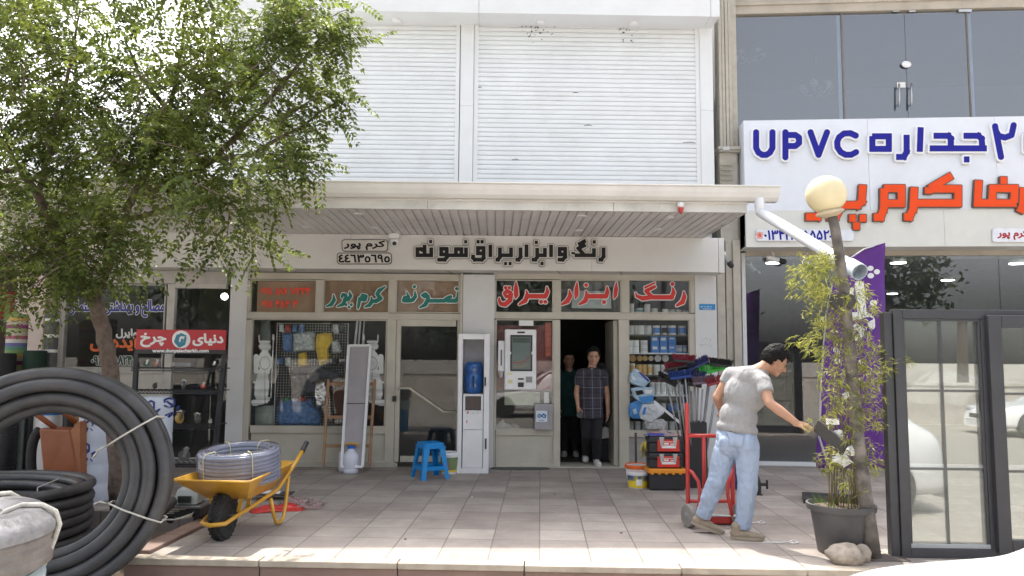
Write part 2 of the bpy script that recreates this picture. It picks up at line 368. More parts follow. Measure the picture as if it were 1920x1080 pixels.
# --- walls
mb = MB()
xL, xR = -12.0, X(1349)
xU = X(414, 200)
mb.box(xU, xR, .30, .55, 3.35, 7.4); mb.box(xL, xU-.002, -.1, 7.5, 3.45, 3.62)                     # upper wall behind the shutters
mb.box(xU, xR, .55, 7.5, 7.2, 7.38)                     # flat roof
mb.box(xR-.2, xR, .551, 7.5, 0, 7.19); mb.box(xU, xU+.2, .551, 7.5, 3.63, 7.19); mb.box(xL, xR, 7.5, 7.7, 0, 7.35)
mb.build('wall', M_CLAD, B)
# --- interiors: two rooms
xm = X(896)
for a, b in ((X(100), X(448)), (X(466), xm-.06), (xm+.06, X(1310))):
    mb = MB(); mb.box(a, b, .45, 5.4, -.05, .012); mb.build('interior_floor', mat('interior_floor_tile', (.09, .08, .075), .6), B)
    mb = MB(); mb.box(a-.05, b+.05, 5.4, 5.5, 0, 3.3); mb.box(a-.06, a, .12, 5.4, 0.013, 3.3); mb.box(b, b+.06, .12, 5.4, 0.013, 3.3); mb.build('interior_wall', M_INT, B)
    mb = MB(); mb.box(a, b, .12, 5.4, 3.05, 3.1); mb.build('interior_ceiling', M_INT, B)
# --- upper roof fascia with its underside
zt = Z(24, 900, -.42)
mb = MB(); e = X(1350, 20, -.42); xs = [xU-.12, X(613-10, 20, -.42)-.4, X(898, 20, -.42), X(1333, 20, -.42), e]
for a, b in zip(xs, xs[1:]): mb.box(a+.004, b-.004, -.42, .296, zt, 7.4)
mb.box(xU-.11, e, -.40, .29, zt+.01, 7.38)
fo = mb.build('roof_fascia', M_CLAD, B, bev=.004)
mb = MB()
for u in (742, 1015, 1190):
    p = W(u, 38, -.2); c = Vector((p.x, -.2, zt-.004)); mb.lathe([(.0, -.012), (.05, -.012), (.066, -.006), (.07, .003)], c, n=20)
for q in range(0, 3):
    m1 = MB(); p = W((742, 1015, 1190)[q], 38, -.2); m1.lathe([(.03, -.02), (.062, -.016), (.075, .002)], (p.x, -.14, zt), n=20); m1.build('downlight', M_WHITEP, fo, smooth=True)
# --- upper columns and shutters (plane Y=0)
def column(u0, u1, v0, v1, Y, m, seams=(), depth=.28, nm='column'):
    a = (X(u0, (v0+v1)/2, Y)); b = X(u1, (v0+v1)/2, Y); zb, zt_ = max(0, Z(v1, u0, Y)), Z(v0, u0, Y); zs = sorted([zb]+[Z(s, u0, Y) for s in seams]+[zt_])
    m_ = MB()
    for p, q in zip(zs, zs[1:]): m_.box(a, b, Y, Y+depth, p+.004, q-.004)
    m_.box(a+.006, b-.006, Y+.008, Y+depth, zb, zt_)
    return m_.build(nm, m, B, bev=.005)
zup = Z(46, 880, 0)
for u0, u1, s in ((862, 887, 198), (1314, 1338, 207), (414, 437, 200)):
    column(u0, u1, 30, 420, -.02, M_CLAD, (s,))
def shutter(xa, xb, za, zb, Y, m, pitch=.071, parent=B, extra=None):
    mb = MB(); z = za; pr = []
    while z < zb:
        h = min(pitch, zb-z); pr += [(0, z), (-.012, z+h*.12), (-.016, z+h*.5), (-.012, z+h*.84), (.008, z+h*.88), (.008, z+h*.995)]; z += h
    n = len(pr)
    for (ya, z1), (yb, z2) in zip(pr, pr[1:]): mb.add([(xa, Y+ya, z1), (xb, Y+ya, z1), (xb, Y+yb, z2), (xa, Y+yb, z2)], [(0, 1, 2, 3)])
    mb.box(xa, xb, Y+.02, Y+.04, za, zb)
    if extra: extra(mb)
    o = mb.build('roller_shutter', m, parent)
    for xq in (xa-.035, xb-.03): g = MB(); g.box(xq, xq+.065, Y-.03, Y+.05, za, zb); g.build('guide_rail', M_CLAD, o, bev=.004)
    return o
for u0, u1 in ((438, 861), (888, 1313)):
    ex = None
    if u0 > 800:                                        # black soot specks under two lamps, a few scratches
        def ex(mb):
            mb.i = 1; fn_ = lambda u, v, t: W(u, v, .03)+Vector((0, -.0185, 0))
            for cu, n_, w_ in ((1008, 34, 26), (1178, 22, 18)): letters(mb, f_strokes([[(cu+rnd.gauss(0, w_*.6), 50+abs(rnd.gauss(0, 13)), rnd.uniform(.5, 1.5))] for _ in range(n_)], .5, 2), fn_, 0, 0, 0)
            for u, v, d in ((1074, 175, 6), (1095, 236, 9), (895, 165, 5), (1280, 268, 14), (960, 300, 8)): letters(mb, f_strokes([[(u, v, .4), (u+d, v-1, .7), (u+d*1.6, v, .3)]], .3, 2), fn_, 0, 0, 0)
            mb.i = 0
    shutter(X(u0, 200)+.035, X(u1, 200)-.035, 3.3, zup+.12, .03, [M_SHUT, mat('soot', (.06, .05, .045), .9)], extra=ex)
# --- canopy: roof, gutter, front strip, ribbed soffit
YS, YF = -.5, -2.42                                     # sign plane, canopy front
zs0 = Z(441, 900, YS)                                   # soffit height
cx0, cx1 = xL, X(1452, 360, YF)
cxs = X(1400, 395, YF)                                  # right end of the soffit
mb = MB(); mb.add([(cx0, YF+.02, zs0+.13), (cxs, YF+.02, zs0+.13), (cxs, .29, zs0+.32), (cx0, .29, zs0+.32), (cx0, YF+.02, zs0+.10), (cxs, YF+.02, zs0+.10), (cxs, .29, zs0+.10), (cx0, .29, zs0+.10)], [(0, 1, 2, 3), (7, 6, 5, 4), (0, 4, 5, 1), (1, 5, 6, 2), (2, 6, 7, 3), (3, 7, 4, 0)])
can = mb.build('canopy', M_STRIP, B)
mb = MB(); x = cx0; k = 0; pr = []
while x < cxs-.04:                                      # soffit ribs run towards the street
    pr += [(x, 0), (x+.085, 0), (x+.090, .022), (x+.104, .022)]; x += .109
for (xa, za), (xb, zb) in zip(pr, pr[1:]): mb.add([(xa, YF+.03, zs0+za), (xb, YF+.03, zs0+zb), (xb, .2, zs0+zb), (xa, .2, zs0+za)], [(0, 3, 2, 1)])
mb.build('soffit', M_SOFFIT, can)
mb = MB(); ya = YF; z0 = zs0-.012
xs = [cx0]+[X(u, 380, YF) for u in (330, 802, 1150)]+[cxs]
for i, (a, b) in enumerate(zip(xs, xs[1:])): mb.box(a+.002, b-.002, ya-.012-.003*(i % 2), ya+.018, z0, zs0+.098)
mb.box(cxs-.02, cxs+.01, YF+.02, .1, z0, zs0+.099)
mb.build('front_strip', M_STRIP, can, bev=.003)
# gutter: half round trough with brackets and a flared end
zg = Z(344, 900, YF-.14); gd = .15
prof = [(0, 0), (-.012, -.004), (-.02, -.05), (-.045, -.11), (-.075, -.155), (-.085, -.168), (-.16, -.168)]
prof = [(-.19, .0), (-.19, -.012), (-.178, -.02), (-.165, -.07), (-.14, -.125), (-.115, -.15), (-.10, -.163), (0, -.163)]
mb = MB()
xs = [cx0, X(940, 350, YF), cx1]
for a, b in zip(xs, xs[1:]):
    for (y1, z1), (y2, z2) in zip(prof, prof[1:]):
        mb.add([(a, YF+y1, zg+z1), (b, YF+y1, zg+z1), (b, YF+y2, zg+z2), (a, YF+y2, zg+z2)], [(0, 1, 2, 3)])
    for (y1, z1), (y2, z2) in zip(prof, prof[1:]):      # inner skin
        mb.add([(a, YF+y1+.008, zg+z1+.004), (b, YF+y1+.008, zg+z1+.004), (b, YF+y2+.004, zg+z2+.006), (a, YF+y2+.004, zg+z2+.006)], [(3, 2, 1, 0)])
mb.add([(cx1, YF+y, zg+z) for y, z in prof]+[(cx1, YF, zg)], [tuple(range(len(prof)+1))])
mb.tube([(cx0, YF-.19, zg-.002), (cx1, YF-.19, zg-.002)], .009, 8); mb.tube([(cx0, YF-.025, zg-.172), (cxs+.02, YF-.025, zg-.172)], .011, 8)
gut = mb.build('gutter', M_GUTTER, can)
for u in [507, 552, 600, 675, 748, 833, 930, 952, 1039, 1095, 1145, 1232, 1325, 1412, 440, 370, 300]:
    xx = X(u, 350, YF-.16); m1 = MB()
    for (y1, z1), (y2, z2) in zip(prof[1:-1], prof[2:]):
        m1.add([(xx-.012, YF+y1-.006, zg+z1), (xx+.012, YF+y1-.006, zg+z1), (xx+.012, YF+y2-.004, zg+z2-.003), (xx-.012, YF+y2-.004, zg+z2-.003)], [(0, 1, 2, 3)])
    m1.box(xx-.012, xx+.012, YF-.19, YF-.02, zg+.002, zg+.008); m1.build('bracket', M_GUTTER, gut)
for u, v in ((672, 401), (700, 427), (575, 425), (1090, 405), (1232, 430), (1255, 408), (1085, 432)):   # small lamps set in the soffit
    d = Vector(ray(u, v)); t = (zs0-.002-CAM[2])/d.z; p = Vector(CAM)+d*t
    m1 = MB(); m1.lathe([(.025, -.006), (.05, -.010), (.062, -.004), (.064, .004)], (p.x, p.y, zs0), n=20); m1.build('downlight', M_WHITEP, can, smooth=True)
# --- long sign fascia under the soffit
zf0, zf1 = Z(506.5, 900, YS), zs0-.004
xe = X(1347, 475, YS); xs = [xL, X(60, 475, YS), X(657, 475, YS), X(1109, 475, YS), xe]
mb = MB()
for a, b in zip(xs, xs[1:]): mb.box(a+.0015, b-.0015, YS, YS+.03, zf0, zf1)
mb.box(xL, xe, YS+.03, .1, zf0+.004, zf0+.02); mb.box(xe+.002, X(1358, 475, YS), YS-.004, .09, zf0-.004, zf1)
fas = mb.build('sign_fascia', M_FASCIA, B, bev=.003)
for u in (515, 708, 835, 1043, 1160): mb = MB(); p = W(u, 512, -.3); mb.bar((p.x, YS+.05, zf0+.0035), (p.x+.1, .0, zf0+.0035), .008, .003); mb.build('panel_joint', M_DARK, fas)
# --- ground floor columns
cl = [column(866, 926, 514, 890, -.10, M_CLADLOW, (648,), .3), column(1305, 1346, 514, 890, -.06, M_CLADLOW, (683,), .3), column(426, 458, 503, 890, -.06, M_CLADLOW, (672,), .3)]
column(20, 76, 500, 890, -.3, mat('pinkish_plaster', (.62, .53, .49), .7, var=.06), (), .4)
column(1347, 1362, 450, 890, .05, M_STONE, (), .3); column(1364, 1376, 450, 890, .09, M_STONE, (), .3); column(1378, 1392, 450, 890, .05, M_STONE, (), .3)
m1 = MB(); m1.bar((X(864, 700), -.09, 0), (X(864, 700), -.09, zf0), .03, .03); m1.build('conduit', M_CREAM, B)
# --- shop front frames, plane Y=0
def rect(u0, v0, u1, v1, Y=0.):
    a = W(u0, (v0+v1)/2, Y).x; b = W(u1, (v0+v1)/2, Y).x; um = (u0+u1)/2
    return a, b, W(um, v1, Y).z, W(um, v0, Y).z
fr = MB()
def fbar(u0, v0, u1, v1, d0=-.045, d1=.05):
    a, b, c, d = rect(u0, v0, u1, v1); fr.box(a, b, d0, d1, c, d)
for u0, u1 in ((457, 866), (926, 1305)):
    fbar(u0, 513, u1, 525); fbar(u0, 587, u1, 599, -.047)
for (u0, u1, v0, v1) in ((457, 470, 525.5, 587), (594, 607, 525.5, 587), (730, 743, 525.5, 587), (457, 470, 599.5, 872), (724, 741, 599.5, 872), (861, 866, 525.5, 587),
                         (926, 929, 525.5, 587), (1037, 1050, 525.5, 587), (1164, 1178, 525.5, 587), (1293, 1305, 525.5, 587), (926, 929, 599.5, 876), (1037, 1050, 599.5, 876), (1160, 1178, 599.5, 876), (1293, 1305, 599.5, 876)):
    fbar(u0, v0, u1, v1, -.043, .048)
for u0, v0, u1, v1 in ((470.4, 800, 723.6, 812), (929.4, 805, 1036.6, 816), (1178.4, 808, 1292.6, 819), (470.4, 864, 723.6, 872), (929.4, 868, 1036.6, 877)): fbar(u0, v0, u1, v1, -.040, .046)
ff = fr.build('shopfront_frame', M_CREAM, B, bev=.004)
def window(u0, v0, u1, v1, nm='window', g=M_GLASS, bead=M_CREAM):
    a, b, c, d = rect(u0, v0, u1, v1); t = .014; m = MB()
    m.box(a, b, -.028, .02, c, c+t); m.box(a, b, -.028, .02, d-t, d); m.box(a, a+t, -.027, .019, c+t, d-t); m.box(b-t, b, -.027, .019, c+t, d-t)
    o = m.build(nm, bead, B); p = MB(); p.box(a+.004, b-.004, -.006, .0, c+.004, d-.004); p.build('pane', g, o)
    return o
M_BROWNB = mat('brown_backing_board', (.40, .25, .165), .8, var=.15, scale=4)
wt = [window(*q) for q in ((470, 525, 594, 587), (607, 525, 730, 587), (743, 525, 861, 587), (929, 525, 1037, 587), (1050, 525, 1164, 587), (1178, 525, 1293, 587))]
win1 = window(470, 599, 724, 800); win2 = window(929, 599, 1037, 805); win3 = window(1178, 599, 1293, 808)
for i, q in enumerate(((480, 527, 594, 586), (607, 526, 730, 587), (743, 526, 861, 587))):
    a, b, c, d = rect(*q); m = MB(); m.box(a, b, .06, .075, c, d); m.build('backing_board', M_BROWNB, wt[i])
a, b, c, d = rect(1052, 526, 1162, 587, .1); m = MB(); m.box(a, b, .12, .14, c, d); m.build('backing_board', mat('grey_backing', (.16, .15, .14), .8), wt[4])
a, b, c, d = rect(1072, 545, 1146, 578, .05); m = MB(); m.box(a, b, .05, .055, c, d); m.build('paper_sheet', mat('pale_blue_paper', (.5, .55, .55), .8), wt[4])
# low panels
for q, mm in (((470, 812, 724, 864), M_CREAM), ((929, 816, 1037, 868), M_CREAM), ((1178, 819, 1293, 878), mat('grey_riser', (.3, .29, .27), .6, dirt=.4))):
    a, b, c, d = rect(*q); m = MB(); m.box(a, b, -.01, .04, c, d); m.build('stall_riser', mm, B)
# sill strip
m = MB(); m.box(X(457, 872), X(745, 872), -.07, .12, 0, Z(866, 600)); m.box(X(926, 878), X(1300, 878), -.07, .44, 0, .02); m.build('door_sill', M_STONE, B, bev=.004)
# --- closed glazed door, left
fr = MB()
for q in ((741.5, 599.5, 750, 866), (856, 599.5, 864, 866)): fbar(*q, -.03, .05)
for q in ((750.4, 599.5, 855.6, 612), (750.4, 855, 855.6, 866)): fbar(*q, -.028, .048)
dr = fr.build('door', M_CREAM, B, bev=.004)
a, b, c, d = rect(750, 612, 856, 855); p = MB(); p.box(a, b, -.006, 0, c, d); p.build('pane', M_GLASS, dr)
m = MB(); m.tube([W(u, v, -.06) for u, v in ((746, 728), (768, 728), (800, 750), (832, 772), (856, 773))], .016, 10); m.build('handle', mat('cream_rail', (.6, .55, .45), .35), dr, smooth=True)
m = MB(); m.box(X(737, 740), X(744, 740), -.07, -.03, Z(752, 740), Z(742, 740)); m.build('lock', M_BLACKP, dr)
# open doorway, right: leaf folded inwards
m = MB(); a, b, c, d = rect(1152, 600, 1160, 874); m.box(a, b, .06, .95, .02, d); dl = m.build('door', M_CREAM, B, bev=.004)
m = MB(); p = W(1151, 730, .3); m.tube([(a-.04, .35, 1.35), (a-.04, .35, .95)], .012, 8); m.build('handle', M_STEEL, dl, smooth=True)
m = MB(); q = W(1012, 881, -.05); m.lathe([(.42, 0), (.42, .012), (.0, .014)], (X(975, 880), -.16, .001), n=32, sy=.36); tag(m.build('door_mat', mat('grey_mat', (.10, .095, .09), .95, var=.3, scale=40)), 'half round dark grey mat on the pavement under the kiosk window', 'mat')
# --- left shop front: shutter box, window, dark door
m = MB(); a, b, c, d = rect(104, 508, 428, 532); m.box(a, b, -.05, .1, c, d); m.box(X(76, 520), a-.002, -.04, .1, 0, d); sb = m.build('shutter_box', mat('grey_shutter_box', (.45, .43, .40), .5, dirt=.4), B, bev=.006)
fr = MB(); fbar(104, 533, 118, 880); fbar(309, 533, 323, 880, -.046); fbar(323.4, 533, 426, 541, -.044); fbar(118.4, 690, 308.6, 700, -.042); fbar(323.4, 858, 426, 868, -.042); f2 = fr.build('shopfront_frame', mat('aluminium_frame', (.5, .48, .45), .45), B, bev=.003)
win4 = window(118, 533, 309, 690, bead=mat('aluminium_frame', (.5, .5, .5))); 
a, b, c, d = rect(118.4, 700, 308.6, 880); m = MB(); m.box(a, b, -.01, .03, c, d); m.build('stall_riser', mat('pale_panel', (.55, .52, .47), .6), B)
a, b, c, d = rect(323, 541, 426, 858); m = MB(); m.box(a, b, -.004, .002, c, d); m.build('pane', M_GLASS, f2)
m = MB(); p = W(421, 556, 1.2); m.ball(p, .055, 12); m.build('lamp_bulb', emit('lit_bulb', (1, .97, .9), 6), B, smooth=True)
# ------------------------------------------------------------------ writing on the shop
M_LBLK = mat('black_letter', (.012, .012, .014), .5, var=.2, spec=.25); M_LEDGE = mat('letter_rim_dark', (.12, .11, .10), .5); M_LWHT = mat('letter_rim_white', (.62, .6, .57), .4)
sg = thing('shop_sign', 'raised black Persian lettering with white rims on the long cream fascia', 'sign', W(955, 475, YS))
fn = onY(YS)
main = [
 [[(1817,160),(1817,218),(1803,240),(1784,240)]],
 [[(1753,165),(1753,211),(1625,211)],[(1615,190),(1615,204)],[(1697,141),(1650,165),(1690,211)],[(1698,113),(1648,140)],[(1755,122)]],
 [[(1562,205),(1525,205),(1525,168),(1562,168),(1562,222),(1545,240),(1513,240)]],
 [[(1468,142),(1468,222)]],
 [[(1427,163),(1427,211),(1380,211)],[(1376,163),(1376,222),(1364,240),(1340,240)],[(1370,125)],[(1408,266)]],
 [[(1305,140),(1305,222)]],
 [[(1265,160),(1265,222),(1252,240),(1232,240)]],
 [[(1202,160),(1202,211),(1128,211)],[(1128,160),(1128,222),(1116,240),(1100,240)],[(1166,266)],[(1196,266)]],
 [[(1065,142),(1065,222)]],
 [[(1020,198),(982,198),(982,162),(1020,162),(1020,228),(1008,240),(960,240),(950,226),(950,208)],[(983,121)],[(1010,121)]],
 [[(903,160),(903,211),(830,211)],[(836,205),(836,170),(872,170),(872,205)],[(828,211),(770,211)],[(775,205),(738,205),(738,168),(775,168),(775,224),(762,240),(713,240)],[(901,121)]],
 [[(672,160),(672,211),(580,211),(580,170),(604,170),(628,185)],[(628,142),(628,205)],[(668,120)]]]
for wd in main:
    st = [[(620+x/3.5556, 420+y/3.5556, 3.3 if len(s) > 1 else 2.9) for x, y in s] for s in wd]
    F = f_strokes(st, .4, 7, sq=True)
    b0 = letters(MB(), F, fn, 3.3, -.001, .030).build('letter_rim', M_LEDGE, sg); letters(MB(), F, fn, 2.5, .0305, .034).build('letter_face', M_LWHT, b0)
    letters(MB(), F, fn, .25, .0345, .040).build('letter', M_LBLK, b0)
def plate(u0, v0, u1, v1, r, fn, t0, t1, root, m, nm='plate'):
    st = [[(u0+r, (v0+v1)/2, r), (u1-r, (v0+v1)/2, r)]]; hh = (v1-v0)/2-r
    X_, Y_, _ = f_strokes(st, .5, 5+hh); qx = np.abs(X_-(u0+u1)/2)-((u1-u0)/2-r); qy = np.abs(Y_-(v0+v1)/2)-((v1-v0)/2-r)
    D = np.hypot(np.maximum(qx, 0), np.maximum(qy, 0))+np.minimum(np.maximum(qx, qy), 0)-r
    return letters(MB(), (X_, Y_, D), fn, 0, t0, t1).build(nm, m, root)
for (bx, tx, tb, lab) in (((641, 449, 728, 472), fw('کرم', 'پور'), (646, 452, 722, 469), 'small white name plate above the number plate on the cream fascia'), ((632, 474, 735, 496), '٤٤٦٣٥٦٩٥', (636, 478, 731, 492), 'white plate with eight black Persian digits on the cream fascia')):
    s2 = thing('sign_plate', lab, 'sign', W((bx[0]+bx[2])/2, bx[3], YS), group='plates on the fascia')
    p = plate(*bx, 6, fn, -.001, .02, s2, M_LEDGE); plate(bx[0]+1.6, bx[1]+1.6, bx[2]-1.6, bx[3]-1.6, 5, fn, .0205, .023, s2, M_LWHT)
    letters(MB(), f_font(tx, tb, .35, 5), fn, .75, .0235, .027).build('lettering', M_LBLK, s2)
# painted words in the transom panes
M_RED = mat('red_vinyl', (.62, .028, .022), .5, var=.05); M_TEAL = mat('teal_vinyl', (.0, .17, .145), .5, var=.05); M_VW = mat('white_vinyl', (.72, .72, .70), .5, var=.03); M_ORV = mat('orange_red_vinyl', (.75, .06, .025), .5); M_BLUV = mat('blue_vinyl', (.04, .05, .30), .5)
fg = onY(-.0075)
def word(parent, st, m, rim=1.6):
    F = f_strokes(st, .4, 4)
    letters(MB(), F, fg, rim, 0, .0015).build('letter_outline', M_VW, parent); letters(MB(), F, fg, .1, .002, .0035).build('lettering', m, parent)
A = (860, 500, 4)
word(wt[3], zoomst(*A, [[(345,200,14),(362,182,14),(388,195,14),(384,222,14),(355,224,12),(345,200,12)],[(396,205,12),(385,252,18),(350,283,18),(318,280,15),(303,252,9),(306,235,5)],[(352,158,13)],[(380,158,13)],
   [(430,118,4),(430,160,16),(432,212,17),(427,236,6)],[(662,152,5),(666,190,15),(650,222,17),(520,222,17)],[(508,180,5),(514,218,16),(500,255,17),(455,282,8)],[(618,264,14)],[(650,264,14)]]), M_RED)
word(wt[4], zoomst(*A, [[(1183,118,4),(1180,170,15),(1174,215,14),(1165,238,5)],[(1114,152,5),(1116,190,15),(1104,222,17),(970,222,17)],[(1090,266,15)],[(956,138,14)],[(955,182,5),(962,218,16),(950,256,17),(905,282,8)],
   [(888,118,4),(884,170,16),(883,212,15),(876,238,5)],[(830,178,5),(836,218,16),(816,258,18),(775,282,8)]]), M_RED)
word(wt[5], zoomst(*A, [[(1688,188,5),(1692,226,16),(1678,265,18),(1635,292,8)],[(1603,130,14)],[(1606,158,5),(1612,192,15),(1598,230,17),(1440,230,17),(1380,238,17),(1338,222,11),(1326,196,4)],[(1445,222,15),(1405,182,14),(1470,150,11)],[(1470,122,6),(1398,156,8)]]), M_RED)
A = (440, 500, 4)
word(wt[2], zoomst(*A, [[(1665,165,12)],[(1670,192,4),(1676,230,13),(1658,256,15),(1600,256,15)],[(1620,225,12),(1590,240,15),(1575,256,14),(1460,256,14)],[(1425,225,13),(1410,215,12),(1432,203,12),(1450,225,13),(1450,245,15),(1430,285,15),(1390,306,7)],
   [(1348,150,12)],[(1352,184,4),(1356,224,13),(1335,250,15),(1300,256,14)],[(1290,190,4),(1305,225,10),(1300,256,14),(1268,254,14),(1272,232,11),(1296,225,9)]]), M_TEAL)
word(wt[1], zoomst(*A, [[(1128,152,6),(1085,180,15),(1068,205,13),(1095,238,15),(1060,258,15),(1030,260,13)],[(1024,228,4),(1030,260,14),(1012,288,14),(980,301,7)],[(960,215,13),(985,222,13),(978,248,13),(945,245,13),(960,215,13)],[(938,240,12),(930,290,11),(925,316,5)],
   [(862,188,4),(870,220,13),(852,246,14),(825,246,13)],[(805,226,10),(812,208,11),(832,212,12),(836,240,14),(810,284,13),(770,299,5)],[(835,285,11)],[(875,285,11)],[(857,304,10)],[(742,212,4),(746,250,14),(725,284,14),(688,299,5)]]), M_TEAL)
for t, bx in (('۰۹۱۱ ۱۸۶ ۷۲۴۴', (487, 540, 582, 552)), ('۰۹۱۱ ۴۵۴ ۳', (488, 564, 558, 576))):
    letters(MB(), f_font(t, bx, .35, 4), fg, .8, 0, .002).build('lettering', M_ORV, wt[0])
# white window decals: two guards with spears
def guard(mir, parent):
    st = [[(290,515,8),(290,545,10)],[(290,540,4),(272,985,4)],[(280,690,9)],[(182,515,5),(185,560,6),(205,585,9)],[(192,562,10),(258,562,10)],[(205,598,26),(248,602,26)],[(228,638,24)],[(212,665,26),(262,690,20),(276,705,10)],[(225,680,44),(230,735,50),(234,790,28)],[(162,675,20),(160,790,17)],[(212,800,40),(205,895,55),(200,955,52)],[(145,868,8),(215,868,8)],[(178,985,22),(248,992,18)],[(150,1020,26),(235,1010,16)]]
    st = [[(440+((1258-p[0]) if mir else p[0])/4, 500+p[1]/4, p[2]/4) for p in s] for s in st]
    F = f_strokes(st, .4, 3); X_, Y_, rel = F; cx = 440+(1031 if mir else 227)/4
    cut = ((np.mod(Y_, 2.4) < .6) & ((Y_ < 657) | (Y_ > 700) & (Y_ < 712) | (Y_ > 722) & (np.mod(Y_, 14) < 8))) | (np.abs(np.hypot(X_-cx, (Y_-681)*.8)-9.5) < .5) | ((np.abs(X_-cx) < .5) & (Y_ > 695))
    letters(MB(), (X_, Y_, np.maximum(rel, np.where(cut, 1., -9))), fg, 0, 0, .001).build('decal', mat('frosted_white_decal', (.66, .68, .66), .6), parent)
guard(False, win1); guard(True, win1)
# left shop window writing
def fword(parent, text, bx, m, b=.7, rim=None, mr=None, f=fg, t=.002):
    F = f_font(text, bx, .35, 4)
    if rim: letters(MB(), F, f, rim, 0, .0012).build('letter_outline', mr, parent)
    letters(MB(), F, f, b, .0016, t+.001).build('lettering', m, parent)
fword(win4, fw('مصالح', 'و', 'بهداشتی', 'ساختمانی'), (128, 563, 308, 594), M_BLUV, .9, 2.0, M_VW)
fword(win4, fw('ایده', 'آل'), (170, 626, 256, 658), mat('orange_vinyl', (.75, .16, .03), .5), 1.3)
fword(win4, fa('وایرل'), (218, 617, 257, 634), M_VW, .9)
fword(win4, '۰۹۱۱ ۱۴۵۸۲۴', (172, 668, 247, 684), mat('dark_green_vinyl', (.03, .08, .06), .5), .9, 1.8, M_VW)
for (u, v, n) in ((1325, 636, 4), (1322, 648, 5)):      # pencil scribbles on the right column
    m = MB()
    for i in range(n):
        p = W(u-9+i*5, v+rnd.uniform(-3, 3), -.0605); m.tube([p, p+Vector((rnd.uniform(-.02, .02), 0, rnd.uniform(.01, .03))), p+Vector((rnd.uniform(-.02, .03), 0, rnd.uniform(-.02, .02)))], .0016, 4)
    m.build('pencil_mark', M_LEDGE, cl[1])
pl = thing('street_plate', 'small blue enamel plate on the white column beside the paint window', 'sign', W(1325, 580, -.06))
m = MB(); a, b, c, d = rect(1311, 570, 1341, 581, -.06); m.box(a, b, -.066, -.061, c, d); m.build('plate', mat('blue_enamel', (.02, .22, .50), .3), pl)
m = MB()
for i in range(4): m.box(a+.02+i*.045, a+.05+i*.045, -.0675, -.0665, (c+d)/2-.004+.003*(i % 2), (c+d)/2+.006)
m.box(a+.05, b-.06, -.0675, -.0665, c+.012, c+.018); m.build('lettering', M_VW, pl)
# fittings under the canopy
def sh(nm, lab, cat, loc): return thing(nm, lab, cat, loc)
t = sh('dome_camera', 'white dome security camera hanging where the soffit meets the fascia', 'camera', W(740, 437, YS-.06))
p = W(740, 440, YS-.07); m = MB(); m.box(p.x-.075, p.x+.075, p.y-.06, p.y+.06, zs0-.075, zs0-.001); m.build('mount', M_WHITEP, t, bev=.01)
m = MB(); m.lathe([(.001, -.19), (.03, -.185), (.055, -.16), (.062, -.12), (.062, -.077)], (p.x, p.y, zs0), n=20); m.build('housing', M_WHITEP, t, smooth=True)
m = MB(); m.ball((p.x+.005, p.y-.045, zs0-.145), .03, 12); m.build('lens', M_BLACKP, t, smooth=True)
t = sh('alarm_siren', 'small red and white alarm siren fixed to the canopy front strip', 'alarm', W(1276, 385, YF))
p = W(1276, 388, YF-.05); m = MB(); m.lathe([(.03, .0), (.042, .02), (.042, .05), (.03, .065)], (p.x, YF-.062, p.z-.01), n=16); m.build('base', M_WHITEP, t, smooth=True)
m = MB(); m.lathe([(.006, -.075), (.02, -.06), (.03, -.03), (.036, 0)], (p.x, YF-.062, p.z-.011), n=16); m.build('lamp', mat('red_plastic_cap', (.5, .05, .05), .35), t, smooth=True)
# downpipe: from the gutter end down to the leaning post
t = thing('rain_downpipe', 'white round downpipe slanting from the gutter end towards the globe lamp post', 'pipe', W(1423, 375, YF-.1))
m = MB(); c0 = W(1423, 372, YF-.1); c1 = W(1426, 398, YF-.1); e = W(1612, 510, -4.3); p1 = W(1470, 424, -2.75)
m.tube([c0, c0+(c1-c0)*.6, c1, c1+(e-c1)*.04, c1+(e-c1)*.92], .058, 16); m.build('pipe', mat('white_pvc_pipe', (.72, .74, .78), .3, var=.05), t, smooth=2)
d = (e-c1).normalized(); q = d.to_track_quat('Z', 'Y').to_matrix(); m = MB()
s0 = c1+(e-c1)*.86; L = (e-s0).length
m.lathe([(.06, 0), (.066, .005), (.068, L*.35), (.078, L*.42), (.080, L), (.072, L+.001), (.07, L*.5), (.0, L*.45)], s0, q, 20); m.build('socket', mat('grey_pvc', (.5, .56, .62), .35), t, smooth=2)
# ------------------------------------------------------------------ the neighbour: glazed showroom turned a few degrees
NR = Matrix.Translation(NB0) @ Matrix.Rotation(-NBA, 4, 'Z')
N_ = thing('glass_showroom', 'two storey window showroom with full glass fronts beside the white shop', 'building', NB0)
M_NGL = glass('showroom_glass', (.86, .89, .90), 2.3, film=((.3, .3, .3), .02)); M_NGU = glass('upper_showroom_glass', (.72, .76, .82), 2.6, film=((.36, .40, .50), .07))  # upper panes: bluish film colour paints in the reflected sky
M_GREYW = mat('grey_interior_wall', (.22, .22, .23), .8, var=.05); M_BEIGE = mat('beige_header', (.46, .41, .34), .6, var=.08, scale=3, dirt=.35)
def nbox(mb, u0, v0, u1, v1, o0, o1, off=0.):
    a, z1 = NL(u0, (v0+v1)/2, off)[0], NL((u0+u1)/2, v0, off)[1]; b, z0 = NL(u1, (v0+v1)/2, off)[0], NL((u0+u1)/2, v1, off)[1]
    return mb.box(a, b, -o1, -o0, max(z0, -.01), z1, NR)
sR = 7.5; sA = NL(1401, 650)[0]; zh = NL(1500, 480)[1]; zs_ = NL(1500, 866)[1]
mb = MB(); mb.box(sA-.1, sR, 8, 8.2, 0, 7.6, NR); mb.box(sR, sR+.2, .0, 8.2, 0, 7.6, NR); mb.box(sA-.3, sA-.12, .35, 8, 0, 7.6, NR); mb.box(sA-.3, sR+.2, -.35, 8.2, 7.61, 7.9, NR); mb.build('wall', M_GREYW, N_)
